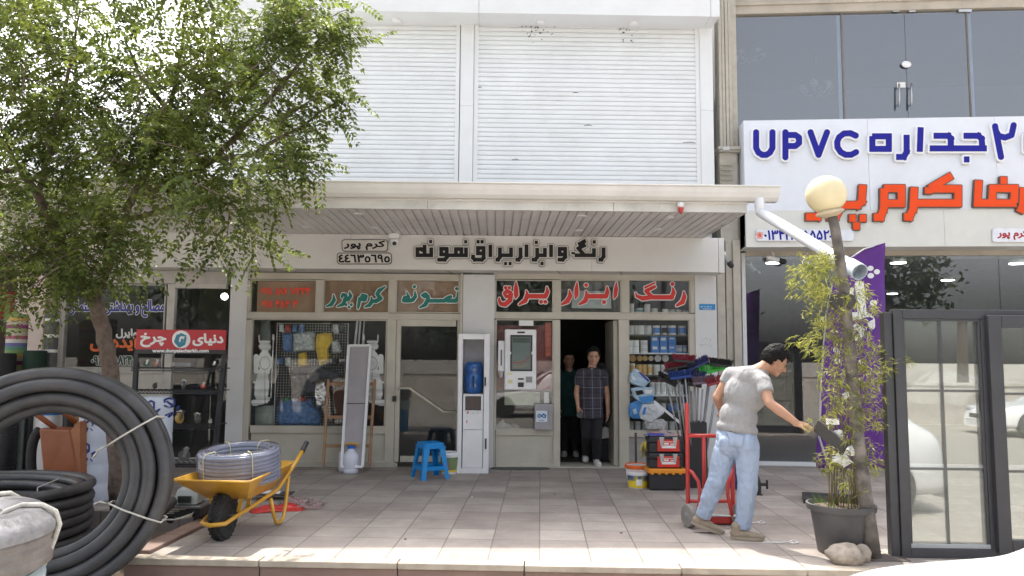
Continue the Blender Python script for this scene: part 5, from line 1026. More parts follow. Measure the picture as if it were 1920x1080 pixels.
F = f_strokes([[(1008, 780, 1), (1011, 776.5, 1.2), (1015, 780, 1.2), (1019, 776.5, 1.6), (1023, 779, 1.4), (1022, 783, 1.2), (1018, 782, 1), (1014, 780, 1), (1011, 783, 1), (1008, 780, 1)], [(1011, 788, .5), (1020, 788, .5)]], .35, 3)
letters(MB(), F, onY(yk-.04), 0, .003, .0042).build('emblem', mat('logo_blue', (.02, .13, .35), .4), t)
m = MB(); q = W(1029, 780, yk-.04); m.ball(q, .012, 10); m.build('lock', M_STEEL, t)
# inside the window behind the kiosk
a, b, c, d = rect(932, 610, 1036, 732, .06); m = MB(); m.box(a, b, .06, .08, c, d); m.build('red_backing', mat('dull_red_board', (.20, .035, .03), .6, var=.15), win2)
a, b, c, d = rect(946, 735, 1012, 760, .03); t = thing('pale_packet', 'pale green packet standing in the window under the kiosk', 'packet', (a, .03, c)); m = MB(); m.box(a, b, .03, .06, c, d); m.build('packet', mat('pale_green_packet', (.42, .44, .33), .6, var=.15), t, bev=.01)
t = thing('orange_hose_bundle', 'orange packets hanging beside the kiosk behind the glass', 'packet', W(1028, 640, .04)); m = MB(); q0, q1 = W(1022, 605, .04), W(1034, 668, .04); m.box(q0.x, q1.x, .02, .055, q1.z, q0.z); m.build('packet', mat('orange_red_packet', (.5, .09, .04), .5, var=.3, scale=20), t, bev=.012)
t = thing('white_adapter', 'white power adapter above the kiosk at the top of the window', 'adapter', W(986, 605, -.06)); q0, q1 = W(973, 601, -.035), W(1000, 611, -.035); m = MB(); m.box(q0.x, q1.x, -.06, -.03, q1.z, q0.z); m.build('body', M_WHITEP, t, bev=.004); m = MB(); m.tube([W(976, 618, -.1), W(980, 614, -.06), W(1010, 614, -.05)], .008, 6); m.build('cable', M_BLACKP, t)
t = thing('paper_stack', 'crumpled white and grey sheets at the foot of the kiosk window', 'paper', W(960, 790, .2)); q = W(945, 792, .22); crumple(t, 'paper', (q.x+.02, .25, q.z-.08), .2, .12, .16, mat('greyish_paper', (.45, .44, .42), .7), 10, 8); 
m = MB(); q0, q1 = W(1020, 735, .05), W(1029, 756, .05); m.box(q0.x, q1.x, .04, .05, q1.z, q0.z); m.build('sheet', M_PAPER, t)
# paint window: shelves with cans
def shelf_at(v, Y0_=.06, Y1_=.42, m_=M_CLAD): a, b, c, d = rect(1178, v, 1293, v+4, .06); k = MB(); k.box(a, b, Y0_, Y1_, c, c+.02); k.build('shelf', m_, win3); return c+.02
M_CAN = [mat('white_can', (.82, .82, .81), .35), mat('grey_white_can', (.62, .62, .62), .4), mat('cream_can', (.75, .67, .52), .4), mat('blue_can', (.05, .22, .62), .35), mat('tan_can', (.68, .44, .18), .4), mat('silver_can', (.42, .43, .44), .3, .5)]
ORD = ['first', 'second', 'third', 'fourth', 'fifth', 'sixth', 'seventh', 'eighth', 'ninth', 'tenth']
def can(u, v0, v1, wpx, m_, lab, zb, band=None, Y=.2, lid=None, grp='paint cans in the window'):
    p = W(u, (v0+v1)/2, Y-.06); r = wpx*.0079/2*1.0; h = (v1-v0)*.0079; t = thing('paint_can', lab, 'can', (p.x, Y, zb), group=grp)
    k = MB(); k.lathe([(r*.97, .001), (r, .006), (r*.98, .012), (r*.98, h*.9), (r*1.02, h*.92), (r*1.0, h*.97), (r*.8, h*.975), (.001, h*.97)], (p.x, Y, zb), n=20); k.build('body', m_, t, smooth=2)
    if band:
        k = MB(); N = 10; k.add([Vector((p.x+r*1.0*math.cos(R(200+140*i/N)), Y+r*1.0*math.sin(R(200+140*i/N)), zb+h*z)) for z in (.2, .75) for i in range(N+1)], [(i, i+1, N+2+i, N+1+i) for i in range(N)]); k.build('label', band, t, smooth=True)
    if lid: k = MB(); k.lathe([(r*1.03, h*.88), (r*1.03, h*.985), (0.001, h)], (p.x, Y, zb), n=20); k.build('lid', lid, t, smooth=2)
    return t
zb = shelf_at(586.5, .06, .35, M_CREAM)
for i, (u, w_, h_, c_, bd) in enumerate(((1186, 9, 20, 0, None), (1200, 14, 11, 0, mat('aqua_label', (.2, .4, .42), .5)), (1215, 12, 19, 1, None), (1229, 12, 11, 1, None), (1249, 13, 10, 0, None), (1262, 12, 9, 1, None), (1274, 11, 9, 1, None), (1286, 11, 8, 1, None))):
    can(u, 586-h_, 586, w_, M_CAN[c_], '%s pot from the left in the row behind the red transom word' % ORD[i], zb, bd, grp='pots behind the transom')
zb = shelf_at(626, .06, .35, M_LEDGE)
for i, (u, w_, bd) in enumerate(((1184, 11, None), (1193, 10, M_CAN[1]), (1203, 14, None), (1217, 13, M_CAN[1]), (1232, 14, M_CAN[3]), (1247, 12, M_LBLK), (1262, 15, M_CAN[3]), (1281, 15, M_CAN[3]))):
    can(u, 607, 625, w_, M_CAN[i % 2], '%s paint can from the left on the top shelf of the paint window' % ORD[i], zb, bd, lid=M_WHITEP if i == 6 else None)
zb = shelf_at(660, .06, .38)
for lv in (0, 1):
    for i, u in enumerate((1181, 1193, 1209)): can(u, 637+lv*11 if lv else 636, 648+lv*11.5, 14, M_CAN[0], '%s white pot from the left in the %s layer on the second shelf' % (ORD[i], ('lower', 'upper')[1-lv]), zb+(0 if lv else .091), M_CAN[1] if i == 2 else None)
    for i, u in enumerate((1228, 1244, 1260)):
        q = W(u, 645, .15); z0 = zb+.001+(1-lv)*.132; t = thing('blue_carton', '%s blue carton from the left in the %s row on the second shelf' % (ORD[i], ('upper', 'lower')[lv]), 'carton', (q.x, .2, z0), group='blue cartons in the window')
        k = MB(); k.box(q.x-.056, q.x+.056, .13, .24, z0, z0+.129); k.build('carton', M_CAN[3], t, bev=.003)
        k = MB(); k.box(q.x-.04, q.x+.03, .127, .1299, z0+.05+.02*(i == 2), z0+.09); k.build('print', M_VW if i != 2 or lv == 0 else M_CAN[1], t)
for i, u in enumerate((1271, 1278, 1286)): can(u, 645, 659, 7.5, M_CAN[3], '%s small blue bottle from the left at the right of the second shelf' % ORD[i], zb, M_CAN[1], lid=M_WHITEP, grp='blue bottles in the window')
zb = shelf_at(702, .06, .38, M_LEDGE)
for i, (u, w_, c_) in enumerate(((1186, 13, 2), (1199, 11, 4), (1209, 10, 4), (1220, 10, 2), (1233, 13, 0), (1247, 13, 0), (1272, 13, 0), (1285, 12, 0))):
    can(u, 680+(2 if i > 0 else 0), 702, w_, M_CAN[c_], '%s jar from the left in the standing row of the third shelf' % ORD[i], zb, M_CAN[1] if i > 3 else M_CAN[c_ if c_ != 2 else 4], Y=.2, grp='jars on the third shelf')
    q = W(u, 672, .3); t = thing('jar_lid', '%s round lid from the left above the jars of the third shelf' % ORD[i], 'lid', (q.x, .27, q.z), group='lids on the third shelf'); k = MB(); rr = w_*.0079/2*1.02; k.lathe([(rr, 0), (rr*.98, .02), (rr*.9, .024), (rr*.85, .02), (0.001, .02)], (q.x, .29, q.z), Matrix.Rotation(R(90), 3, 'X'), 20); k.build('lid', (M_CAN[4], M_CAN[4], M_CAN[4], M_CAN[2], M_WHITEP, M_WHITEP, M_WHITEP, M_WHITEP)[i], t, smooth=2)
zb = shelf_at(739, .06, .38)
for i in range(6): can(1224+i*11, 712, 738, 10, M_CAN[0], '%s red capped white bottle from the left on the fourth shelf' % ORD[i], zb, M_CAN[1], lid=mat('dark_red_cap', (.25, .03, .04), .4), grp='red capped bottles')
zb = shelf_at(770, .06, .38, M_LEDGE)
for i in range(6): can(1222+i*12, 755, 769, 9, M_CAN[(1, 3, 1, 3, 3, 1)[i]], '%s small can from the left on the fifth shelf behind the brooms' % ORD[i], zb, grp='small cans on the fifth shelf')
zb = W(1235, 807, .1).z
for i in range(7): can(1184+i*13, 790, 806, 11, M_CAN[(1, 0, 1, 0, 1, 1, 0)[i]], '%s pale can from the left on the window floor' % ORD[i], zb, grp='cans on the window floor')
# packages hanging in the window, slightly tilted
PUFF = bpy.data.textures.new('crinkle', 'CLOUDS'); PUFF.noise_scale = .07
def soften(o, a=.03):
    b = o.modifiers.new('sub', 'SUBSURF'); b.subdivision_type = 'SIMPLE'; b.levels = b.render_levels = 2; c = o.modifiers.new('round', 'SUBSURF'); c.levels = c.render_levels = 2
    d = o.modifiers.new('crinkle', 'DISPLACE'); d.texture = PUFF; d.strength = a; d.texture_coords = 'GLOBAL'
def package(lab, poly, Y, m_, m2=None, th=.05):
    P = [W(u, v, Y) for u, v in poly]; c = sum(P, Vector())/len(P); t = thing('hanging_package', lab, 'package', c, group='packages in the paint window'); k = MB(); n = len(P)
    fr_ = [c+(p-c)*.86+Vector((0, -th*.6, 0)) for p in P]; mid = [p for p in P]; bk = [c+(p-c)*.9+Vector((0, th*.5, 0)) for p in P]
    k.add(fr_+mid+bk, [tuple(range(n-1, -1, -1)), tuple(range(2*n, 3*n))]+[(i, (i+1) % n, n+(i+1) % n, n+i) for i in range(n)]+[(n+i, n+(i+1) % n, 2*n+(i+1) % n, 2*n+i) for i in range(n)]); o = k.build('bag', m_, t, smooth=True); soften(o)
    if m2:
        for q, mm in m2: k = MB(); Q = [W(u, v, Y)+Vector((0, -th*.6-.016, 0)) for u, v in q]; k.add(Q+[x+Vector((0, .001, 0)) for x in Q], [tuple(range(len(Q)-1, -1, -1)), tuple(range(len(Q), 2*len(Q)))]); k.build('print', mm, t)
M_PKW = mat('white_package', (.60, .63, .66), .4, var=.12, scale=9, bump=.4); M_PKB = mat('blue_package', (.05, .22, .52), .35, var=.2, scale=12, bump=.4); M_PKL = mat('light_blue_package', (.38, .52, .64), .35, var=.15, scale=10, bump=.4)
package('pale blue package tilted at the upper left of the paint window', ((1180, 700), (1192, 690), (1221, 714), (1208, 727), (1190, 722), (1179, 716)), .0-.09, M_PKL, ((((1195, 697), (1200, 698), (1217, 713), (1214, 716)), M_BLUV), (((1183, 705), (1189, 706), (1192, 712), (1185, 712)), M_VW)))
package('white and blue package hanging at the middle left of the paint window', ((1182, 728), (1204, 724), (1225, 727), (1226, 755), (1205, 760), (1186, 744)), -.08, M_PKL, ((((1190, 733), (1203, 731), (1206, 738), (1194, 741)), M_LBLK), (((1196, 744), (1224, 741), (1224, 752), (1203, 757)), M_PKB), (((1206, 730), (1222, 731), (1220, 738), (1209, 738)), M_VW)))
package('bright blue package low at the left of the paint window', ((1181, 755), (1196, 750), (1208, 762), (1204, 786), (1182, 784), (1178, 770)), -.085, M_PKB, ((((1185, 768), (1191, 765), (1194, 774), (1188, 777)), M_PKL),))
package('white lettered package in front of the bright blue one', ((1204, 758), (1230, 757), (1247, 772), (1222, 795), (1200, 786), (1198, 775)), -.11, M_PKW, ((((1206, 764), (1211, 763), (1208, 777), (1203, 777)), M_CAN[3]), (((1216, 763), (1228, 762), (1236, 770), (1220, 769)), M_CAN[1]), (((1213, 780), (1219, 778), (1221, 784), (1215, 786)), M_CAN[1])))
package('clear bag of white rollers below the lettered package', ((1206, 790), (1240, 784), (1252, 793), (1246, 806), (1212, 806)), -.08, mat('greyish_bag', (.42, .42, .42), .4, var=.3, scale=25, bump=.5))
t = thing('white_stick', 'thin white trim stick slanting across the low part of the paint window', 'trim', W(1250, 770, -.07)); k = MB(); k.bar(W(1226, 752, -.06), W(1279, 796, -.12), .035, .012, (0, 1, 0)); k.build('stick', M_WHITEP, t)
# left display window: wire rack with hanging goods
ry = .22; t = thing('wire_rack', 'white wire grid rack of hanging goods behind the left window', 'display rack', W(590, 800, ry)); q0, q1 = W(520, 606, ry), W(648, 800, ry)
m = MB()
for i in range(27): x = q0.x+(q1.x-q0.x)*i/26; m.tube([(x, ry, q1.z), (x, ry, q0.z)], .0022, 4)
for i in range(39): z = q1.z+(q0.z-q1.z)*i/38; m.tube([(q0.x, ry-.004, z), (q1.x, ry-.004, z)], .0022, 4)
m.build('grid', mat('white_wire', (.7, .7, .68), .4), t)
m = MB(); m.tube([(q0.x, ry, q1.z), (q0.x, ry, q0.z), (q1.x, ry, q0.z), (q1.x, ry, q1.z)], .009, 6); m.tube([(W(573, 700, ry).x, ry+.02, q1.z), (W(573, 700, ry).x, ry+.02, W(573, 720, ry).z)], .012, 6); m.build('frame', mat('white_wire', (.5, .5, .48), .4), t)
def hang(lab, poly, Y, m_, cat='package', nm='hanging_goods', th=.05, br=.0):
    P = [W(u, v, Y) for u, v in poly]; c = sum(P, Vector())/len(P); tt = thing(nm, lab, cat, c, group='goods in the left window'); k = MB(); n = len(P); f_ = [c+(p-c)*.8+Vector((0, -th, 0)) for p in P]; b_ = [p+Vector((0, th*.5, 0)) for p in P]
    k.add(f_+P+b_, [tuple(range(n-1, -1, -1)), tuple(range(2*n, 3*n))]+[(i, (i+1) % n, n+(i+1) % n, n+i) for i in range(n)]+[(n+i, n+(i+1) % n, 2*n+(i+1) % n, 2*n+i) for i in range(n)]); o = k.build('body', m_, tt, smooth=True); soften(o, .035) if cat == 'package' else None
M_GYEL = mat('ochre_yellow_cloth', (.75, .50, .05), .7, var=.2, scale=15, bump=.4); M_GSIL = mat('silver_foil', (.6, .6, .6), .22, .9, var=.25, scale=18, bump=1.2); M_GBLU = mat('dark_blue_packs', (.10, .20, .42), .5, var=.4, scale=20); M_GGRY = mat('grey_packs', (.5, .53, .53), .5, var=.5, scale=22, bump=.5); M_GDK = mat('dark_goods', (.07, .07, .09), .6, var=.5, scale=14)
hang('yellow work gloves hanging in the middle of the wire rack', ((592, 626), (622, 624), (624, 640), (615, 655), (617, 678), (600, 685), (592, 660)), .16, M_GYEL)
hang('smaller yellow gloves hanging left of the large pair', ((560, 662), (574, 660), (576, 685), (560, 688)), .17, M_GYEL)
hang('blue and white packs at the upper left of the wire rack', ((530, 626), (548, 624), (548, 660), (531, 660)), .17, M_GBLU)
hang('grey clear packs at the upper middle of the wire rack', ((549, 624), (590, 622), (590, 658), (550, 660)), .17, M_GGRY)
hang('white grey pack to the right of the yellow gloves', ((622, 640), (634, 636), (640, 660), (624, 664)), .17, M_GGRY)
hang('dark goods piled in the middle of the wire rack', ((545, 690), (600, 685), (640, 700), (640, 740), (545, 745)), .19, M_GDK)
hang('grey round disc pack in the middle of the wire rack', ((575, 700), (590, 690), (600, 700), (598, 715), (585, 720), (575, 712)), .14, mat('grey_disc', (.16, .15, .15), .5))
hang('crinkled silver foil bag low in the left window', ((592, 715), (612, 710), (618, 735), (612, 765), (594, 768), (590, 740)), .05, M_GSIL, th=.08)
hang('dark blue packs low on the wire rack', ((520, 750), (570, 748), (600, 770), (600, 798), (520, 798)), .19, M_GBLU)
hang('brown bag behind the ladder in the left window', ((622, 735), (640, 725), (660, 735), (662, 780), (630, 785)), .05, mat('brown_bag', (.10, .045, .03), .6, var=.3, scale=12, bump=.4), th=.08)
hang('pale box low at the left end of the left window', ((478, 762), (512, 760), (513, 800), (478, 800)), .18, mat('pale_green_box', (.35, .38, .34), .6), 'box', 'display_box')
hang('upright pale boards at the upper left of the left window', ((488, 600), (507, 600), (507, 690), (488, 690)), .3, mat('pale_board', (.24, .27, .25), .6), 'board', 'display_board')
PK = [M_GGRY, M_GBLU, M_GDK, mat('red_pack', (.42, .06, .05), .5, var=.3, scale=20), M_GGRY, mat('green_pack', (.10, .28, .14), .5, var=.3, scale=20), M_GBLU, M_GDK]
for r_i, (v, us, rw) in enumerate(((614, (528, 540, 553, 566, 630, 641), 'topmost'), (676, (526, 540, 626, 640), 'middle'), (752, (524, 538, 553, 568, 582), 'lower'))):
    for i, u in enumerate(us):
        h = rnd.uniform(7, 12); w2 = rnd.uniform(4, 5.5); hang('%s small pack from the left in the %s row of the wire rack' % (ORD[i], rw), ((u-w2, v-h*.6), (u+w2, v-h*.6), (u+w2*.95, v+h), (u-w2, v+h*.95)), .185, PK[(i*3+r_i) % 8], th=.03)
for i, (u0, u1) in enumerate(((662, 668), (670, 674), (678, 681))):
    tt = thing('hanging_pole', ('thick', 'middle', 'thin')[i]+' pale pole slanting behind the right side of the left window', 'pole', W(u0, 700, .3)); k = MB(); k.tube([W(u1+2, 602, .3+.02*i), W(u0-4, 720, .28+.02*i)], .018-.004*i, 8); k.build('pole', M_WHITEP, tt)
# hand truck
M_REDS = mat('red_enamel', (.50, .035, .03), .35, var=.12, scale=4, dirt=.3, dirtcol=(.2, .06, .05), coat=.2)
yh = -3.85; t = thing('hand_truck', 'red tubular hand truck with grey wheels standing beside the worker', 'hand truck', W(1330, 975, yh)); p = W(1289, 755, yh); t.location.z = 0
def HP(u, v, d=0.): return W(u, v, yh+d)
xa, xb = HP(1289, 860).x, HP(1373, 860).x; zt = p.z
for i, x in enumerate((xa, xb)):
    m = MB(); m.tube([(x, yh, .09), (x, yh, zt-.02)], .020, 12); m.tube([(x, yh, zt-.021), (x, yh, zt)], [.02, .014], 12); m.build('upright', M_REDS, t, smooth=2)
    zc2 = HP(1295, 880).z; m = MB(); m.tube([(x, yh, zc2), (x+.03-.06*i, yh-.05, zc2-.02), (x+.075-.15*i, yh-.10, zc2-.10), (x+.085-.17*i, yh-.12, zc2-.22), (x+.06-.12*i, yh-.13, .16), (x+.05-.1*i, yh-.12, .11)], .017, 10); m.build('brace', M_REDS, t, smooth=True)
xm = HP(1320, 860).x; z8 = HP(1320, 817).z
m = MB(); m.tube([(xa, yh, z8), (xb, yh, z8)], .019, 12); m.build('cross_bar', M_REDS, t, smooth=True); m = MB(); m.tube([(xa, yh, .22), (xb, yh, .22)], .016, 12); m.build('cross_bar', M_REDS, t, smooth=True)
m = MB(); m.tube([(xm, yh+.005, .22), (xm, yh, z8)], .019, 12); m.build('middle_bar', M_REDS, t, smooth=True); m = MB(); m.tube([(xa-.03, yh-.12, .11), (xb+.03, yh-.12, .11)], .012, 10); m.build('axle', M_STEEL, t)
m = MB(); m.box(xa-.02, xb+.02, yh+.0, yh+.22, .012, .022); m.box(xa-.02, xb+.02, yh-.01, yh-.001, .012, .10); m.build('toe_plate', M_REDS, t, bev=.003)
for x in (xa-.022, xb+.022):
    A = Matrix.Rotation(R(90), 3, 'Y') @ Matrix.Identity(3); A = Matrix.Rotation(R(18), 3, 'Z') @ A; m = MB(); m.lathe([(.06, -.027), (.098, -.028), (.108, -.016), (.108, .016), (.098, .028), (.06, .027)], (x, yh-.12, .108), A, 28); wl = m.build('wheel', mat('dusty_grey_rubber', (.21, .195, .18), .8, var=.15), t, smooth=2)
    m = MB(); m.lathe([(0, -.034), (.03, -.03), (.062, -.018), (.062, .018), (.03, .03), (0, .034)], (x, yh-.12, .108), A, 20); m.build('rim', mat('grey_rim', (.22, .22, .22), .45), wl, smooth=2)
# toolboxes
M_TBK = mat('toolbox_black', (.022, .022, .026), .5, var=.15); M_TRED = mat('toolbox_red', (.58, .035, .025), .4)
yt = -1.95
def toolbox(lab, u0, u1, v0, v1, y, dep, red):
    a, b = W(u0, (v0+v1)/2, y).x, W(u1, (v0+v1)/2, y).x; z0, z1 = max(0., W((u0+u1)/2, v1, y).z), W((u0+u1)/2, v0, y).z; t = thing('toolbox', lab, 'toolbox', ((a+b)/2, y, z0), group='stacked toolboxes'); h = z1-z0
    if red:
        m = MB(); m.box(a+.01, b-.01, y+.01, y+dep, z0+.001, z0+h*.58); m.build('body', M_TBK, t, bev=.012); m = MB(); m.box(a, b, y, y+dep+.01, z0+h*.585, z1-.001); m.build('lid', M_TBK, t, bev=.02)
        m = MB(); m.box(a+.1, b-.045, y-.006, y+.0095, z0+.015, z0+h*.80); m.build('front_panel', M_TRED, t, bev=.006)
        for x in (a+.15, b-.1): m = MB(); m.add([(x-.03, y-.02, z0+h*.95), (x+.03, y-.02, z0+h*.95), (x+.012, y-.014, z0+h*.38), (x-.012, y-.014, z0+h*.38), (x-.03, y-.004, z0+h*.95), (x+.03, y-.004, z0+h*.95), (x+.012, y-.0065, z0+h*.38), (x-.012, y-.0065, z0+h*.38)], [(3, 2, 1, 0), (4, 5, 6, 7), (0, 1, 5, 4), (1, 2, 6, 5), (2, 3, 7, 6), (3, 0, 4, 7)]); m.build('latch', mat('silver_latch', (.5, .5, .48), .35, .4), t, bev=.003)
        xc = (a+b)/2+.03; m = MB(); m.box(xc-.085, xc+.085, y-.008, y-.0062, z0+h*.28, z0+h*.68); pl_ = m.build('badge', M_WHITEP, t); m = MB(); m.box(xc-.078, xc+.078, y-.0095, y-.0081, z0+h*.45, z0+h*.65); m.build('badge_field', M_TRED, pl_); m = MB(); m.box(xc-.06, xc+.0, y-.0105, y-.0096, z0+h*.5, z0+h*.6); m.box(xc+.02, xc+.06, y-.0105, y-.0096, z0+h*.5, z0+h*.56); m.box(xc-.07, xc+.07, y-.0095, y-.0081, z0+h*.32, z0+h*.40); m.build('badge_bars', M_PAPER, pl_)
    else:
        m = MB(); m.box(a+.012, b-.012, y+.012, y+dep-.01, z0+.001, z0+h*.78); m.build('body', M_TBK, t, bev=.02); m = MB(); m.box(a-.01, b+.005, y-.01, y+dep+.01, z0+h*.785, z1-.001); m.build('lid', mat('orange_yellow_lid', (.72, .26, .02), .4), t, bev=.012)
        for i in range(5): x = a+.02+(b-a-.06)*i/4.6; m = MB(); m.box(x, x+.035, y-.014, y-.0101, z0+h*.74, z0+h*.82); m.build('lid_tab', mat('orange_yellow_lid', (.72, .26, .02), .4), t, bev=.003)
toolbox('large black toolbox with an orange yellow lid at the bottom of the stack', 1217, 1287, 879, 921, yt, .30, False)
toolbox('middle black toolbox with red front and silver latches, on the orange lidded box', 1217, 1281, 849.5, 878.6, yt+.02, .24, True)
toolbox('topmost black toolbox with red front carrying clear wrapped packets', 1217, 1281, 818, 849, yt+.03, .24, True)
t = thing('wrapped_packets', 'clear bag of red and blue packets lying on the topmost toolbox', 'bag', W(1245, 815, yt+.1)); p = W(1240, 817, yt+.12); crumple(t, 'bag', (p.x, p.y, p.z+.002), .2, .10, .10, glass('clear_bag2', (.85, .85, .86), 1.4, .1, film=((.6, .5, .5), .35)), 10, 4, -.1)
m = MB(); m.bar((p.x-.12, p.y, p.z+.04), (p.x+.2, p.y-.02, p.z+.014), .06, .02); m.build('red_packet', mat('pinkish_packet', (.5, .22, .2), .5), t, bev=.008); m = MB(); m.bar((p.x-.18, p.y-.05, p.z+.02), (p.x+.02, p.y-.06, p.z+.018), .07, .03); m.build('blue_packet', M_BLUV, t, bev=.008)
t = thing('yellow_mop', 'small yellow and cream mop head standing behind the toolboxes', 'mop', W(1210, 850, -1.3)); t.location.z = 0; p = W(1211, 838, -1.35)
m = MB()
for i in range(60): a = rnd.random()*6.28; r = rnd.uniform(.02, .09); e = p+Vector((r*math.cos(a), r*math.sin(a), rnd.uniform(-.16, .02))); m.tube([p+Vector((0, 0, .06)), p+(e-p)*.5+Vector((0, 0, .06)), e], .008, 4)
m.build('strands', mat('cream_strands', (.5, .42, .2), .8, island=.4), t); m = MB(); m.ball(p+Vector((.03, -.06, .02)), .07, 12); m.build('yellow_cap', mat('yellow_mop_plastic', (.65, .5, .03), .5), t, smooth=True); m = MB(); m.tube([(p.x-.12, -1.3, 0), (p.x-.12, -1.3, .62)], .015, 8); m.build('handle', mat('dark_handle', (.06, .05, .05), .5), t)
# brooms, heads up, in a black bin
yb2 = -1.75; a, b = W(1289, 840, yb2).x, W(1326, 840, yb2).x; cx = (a+b)/2; zt = W(1308, 792, yb2).z
t = thing('broom_bin', 'tall black square bin holding upturned brooms', 'bin', (cx, yb2+.15, 0))
m = MB()
for q in ((a, b, yb2, yb2+.012), (a, b, yb2+.288, yb2+.3), (a, a+.012, yb2+.0125, yb2+.2875), (b-.012, b, yb2+.0125, yb2+.2875)): m.box(*q, .0, zt)
m.box(a+.012, b-.012, yb2+.012, yb2+.288, .001, .02); m.build('body', M_TBK, t)
BC = [('red and black', mat('dark_red_bristle', (.20, .015, .035), .7)), ('black', M_BLACKP), ('navy', mat('navy_bristle', (.03, .04, .14), .7)), ('bright green', mat('bright_green_bristle', (.06, .52, .06), .7, var=.2, scale=60)), ('blue', mat('blue_bristle', (.015, .05, .22), .7)), ('dull red', mat('dull_red_bristle', (.28, .04, .05), .7)), ('grey purple', mat('grey_purple_bristle', (.16, .11, .15), .7))]
heads = [((1282, 682), 0, 4, (1318, 700)), ((1268, 694), 0, -12, (1290, 700)), ((1250, 720), 1, 25, (1268, 745)), ((1276, 712), 4, -8, (1275, 742)), ((1302, 712), 2, 5, (1296, 745)), ((1330, 702), 3, -14, (1322, 745)), ((1345, 722), 5, -15, (1336, 750)), ((1310, 690), 2, -25, (1306, 740)), ((1262, 708), 6, 30, (1260, 745)), ((1352, 690), 1, 6, (1345, 730)), ((1290, 700), 1, 0, (1285, 735)), ((1335, 688), 0, 8, (1330, 730)), ((1318, 722), 6, -6, (1312, 748)), ((1296, 726), 1, 10, (1290, 750))]
wd = ['on the far left of the bundle', 'low on the left of the bundle', 'lowest left of the bundle', 'left of the middle of the bundle', 'in the middle of the bundle', 'on the right of the bundle', 'under the green head at the right', 'behind the green head', 'second from the left of the bundle', 'at the top right behind the worker', 'in the middle behind the navy one', 'at the top right of the bundle', 'low in the middle of the bundle', 'lowest in the middle of the bundle']
for i, ((u, v), ci, tilt, (hu, hv)) in enumerate(heads):
    y = yb2+.04+.2*(i*5 % 14)/14; h = W(u, v-5, y-.1); f = Vector((cx+(h.x-cx)*.22, y, .08)); t = thing('broom', '%s broom head up, %s' % (BC[ci][0], wd[i]), 'broom', f, group='upturned brooms in the bin')
    m = MB(); m.tube([f, f+(h-f)*.93], .0115, 8); m.build('handle', mat('grey_broom_handle', (.27, .27, .28), .35, .3, var=.2), t, smooth=True)
    L = .13 if ci != 3 else .21; A = Matrix.Rotation(R(tilt), 4, 'Y'); m = MB(); m.box(-L, L, -.025, .025, -.02, .012, Matrix.Translation(h) @ A); m.build('head_block', M_BLACKP if ci in (0, 1) else BC[ci][1], t, bev=.006)
    m = MB(); r_ = random.Random(i)
    for k in range(150):
        x = r_.uniform(-L*.97, L*.97); yy = r_.uniform(-.022, .022); b0_ = Vector((x, yy, .013)); b1_ = Vector((x*1.12+r_.uniform(-.012, .012), yy*2.2+r_.uniform(-.01, .01), (.075 if ci != 3 else .10)+r_.uniform(-.01, .012))); MM = Matrix.Translation(h) @ A; m.bar(MM @ b0_, MM @ b1_, .005, .005)
    m.build('bristles', BC[ci][1], t)
# bag with yellow handle, blue can and black pump behind the worker
p = G(1318, 915); t = thing('brush_bag', 'clear bag of brown brushes with a yellow rim behind the hand truck', 'bag', (p.x, p.y+.3, 0)); q = Vector((p.x, p.y+.35, 0))
m = MB(); m.lathe([(.12, 0), (.15, .05), (.155, .22), (.15, .42), (.13, .48), (.05, .5), (0.001, .5)], q, n=20); m.build('bag', mat('brownish_bag', (.17, .10, .08), .4, var=.5, scale=18, bump=.6, coat=.3), t, smooth=True)
m = MB(); m.tube(arc(q+Vector((0, -.1, .42)), .12, 20, 170, 10), .018, 8); m.build('yellow_rim', mat('yellow_mop_plastic', (.65, .5, .03), .5), t, smooth=True); m = MB(); m.lathe([(.13, 0), (.16, .01), (.165, .2), (.158, .21)], q+Vector((.0, 0, -.0)), n=20); m.build('grey_base', mat('grey_base', (.13, .13, .14), .45), t, smooth=2)
p = G(1395, 918); t = thing('blue_drill_case', 'dark blue case with white print standing behind the worker', 'case', (p.x, p.y, 0)); m = MB(); m.box(p.x-.14, p.x+.1, p.y, p.y+.18, .002, .32); m.build('case', mat('dark_blue_case', (.02, .04, .14), .4), t, bev=.02); m = MB(); m.box(p.x-.08, p.x+.05, p.y-.004, p.y-.0005, .22, .30); m.build('print', mat('strong_blue_plastic', (.01, .17, .55), .35), t)
p = G(1425, 930); t = thing('garden_pump', 'small black pump with a tap knob behind the right leg of the worker', 'pump', (p.x, p.y+.1, 0)); m = MB(); m.lathe([(.06, 0), (.075, .01), (.08, .12), (.06, .2), (.03, .24), (.0, .25)], (p.x-.03, p.y+.1, .0), n=20); m.build('body', M_BLACKP, t, smooth=2)
m = MB(); m.tube([(p.x-.0, p.y+.08, .12), (p.x+.1, p.y+.06, .12)], .018, 8); m.bar((p.x+.105, p.y+.06, .07), (p.x+.105, p.y+.06, .17), .02, .02); m.build('tap', M_BLACKP, t); m = MB(); m.box(p.x-.09, p.x+.04, p.y+.03, p.y+.17, -.0, .012); m.build('foot', M_BLACKP, t)
for (u, v, s) in ((885, 933, .012), (1040, 928, .01), (760, 1012, .012), (1165, 1000, .014), (1096, 975, .008)):
    t = thing('litter_scrap', {885: 'tiny white scrap on the paving in front of the white column', 1040: 'tiny brown scrap on the paving before the open doorway', 760: 'tiny brown leaf scrap on the paving near the kerb', 1165: 'small pale scrap on the paving left of the hand truck', 1096: 'tiny pale scrap in the middle of the paving'}[u], 'litter', G(u, v)); q = G(u, v); m = MB(); m.ball((q.x, q.y, .006), (s, s*.7, .006), 8); m.build('scrap', M_PAPER if u in (885, 1096) else mat('brown_scrap', (.2, .13, .08), .8), t)
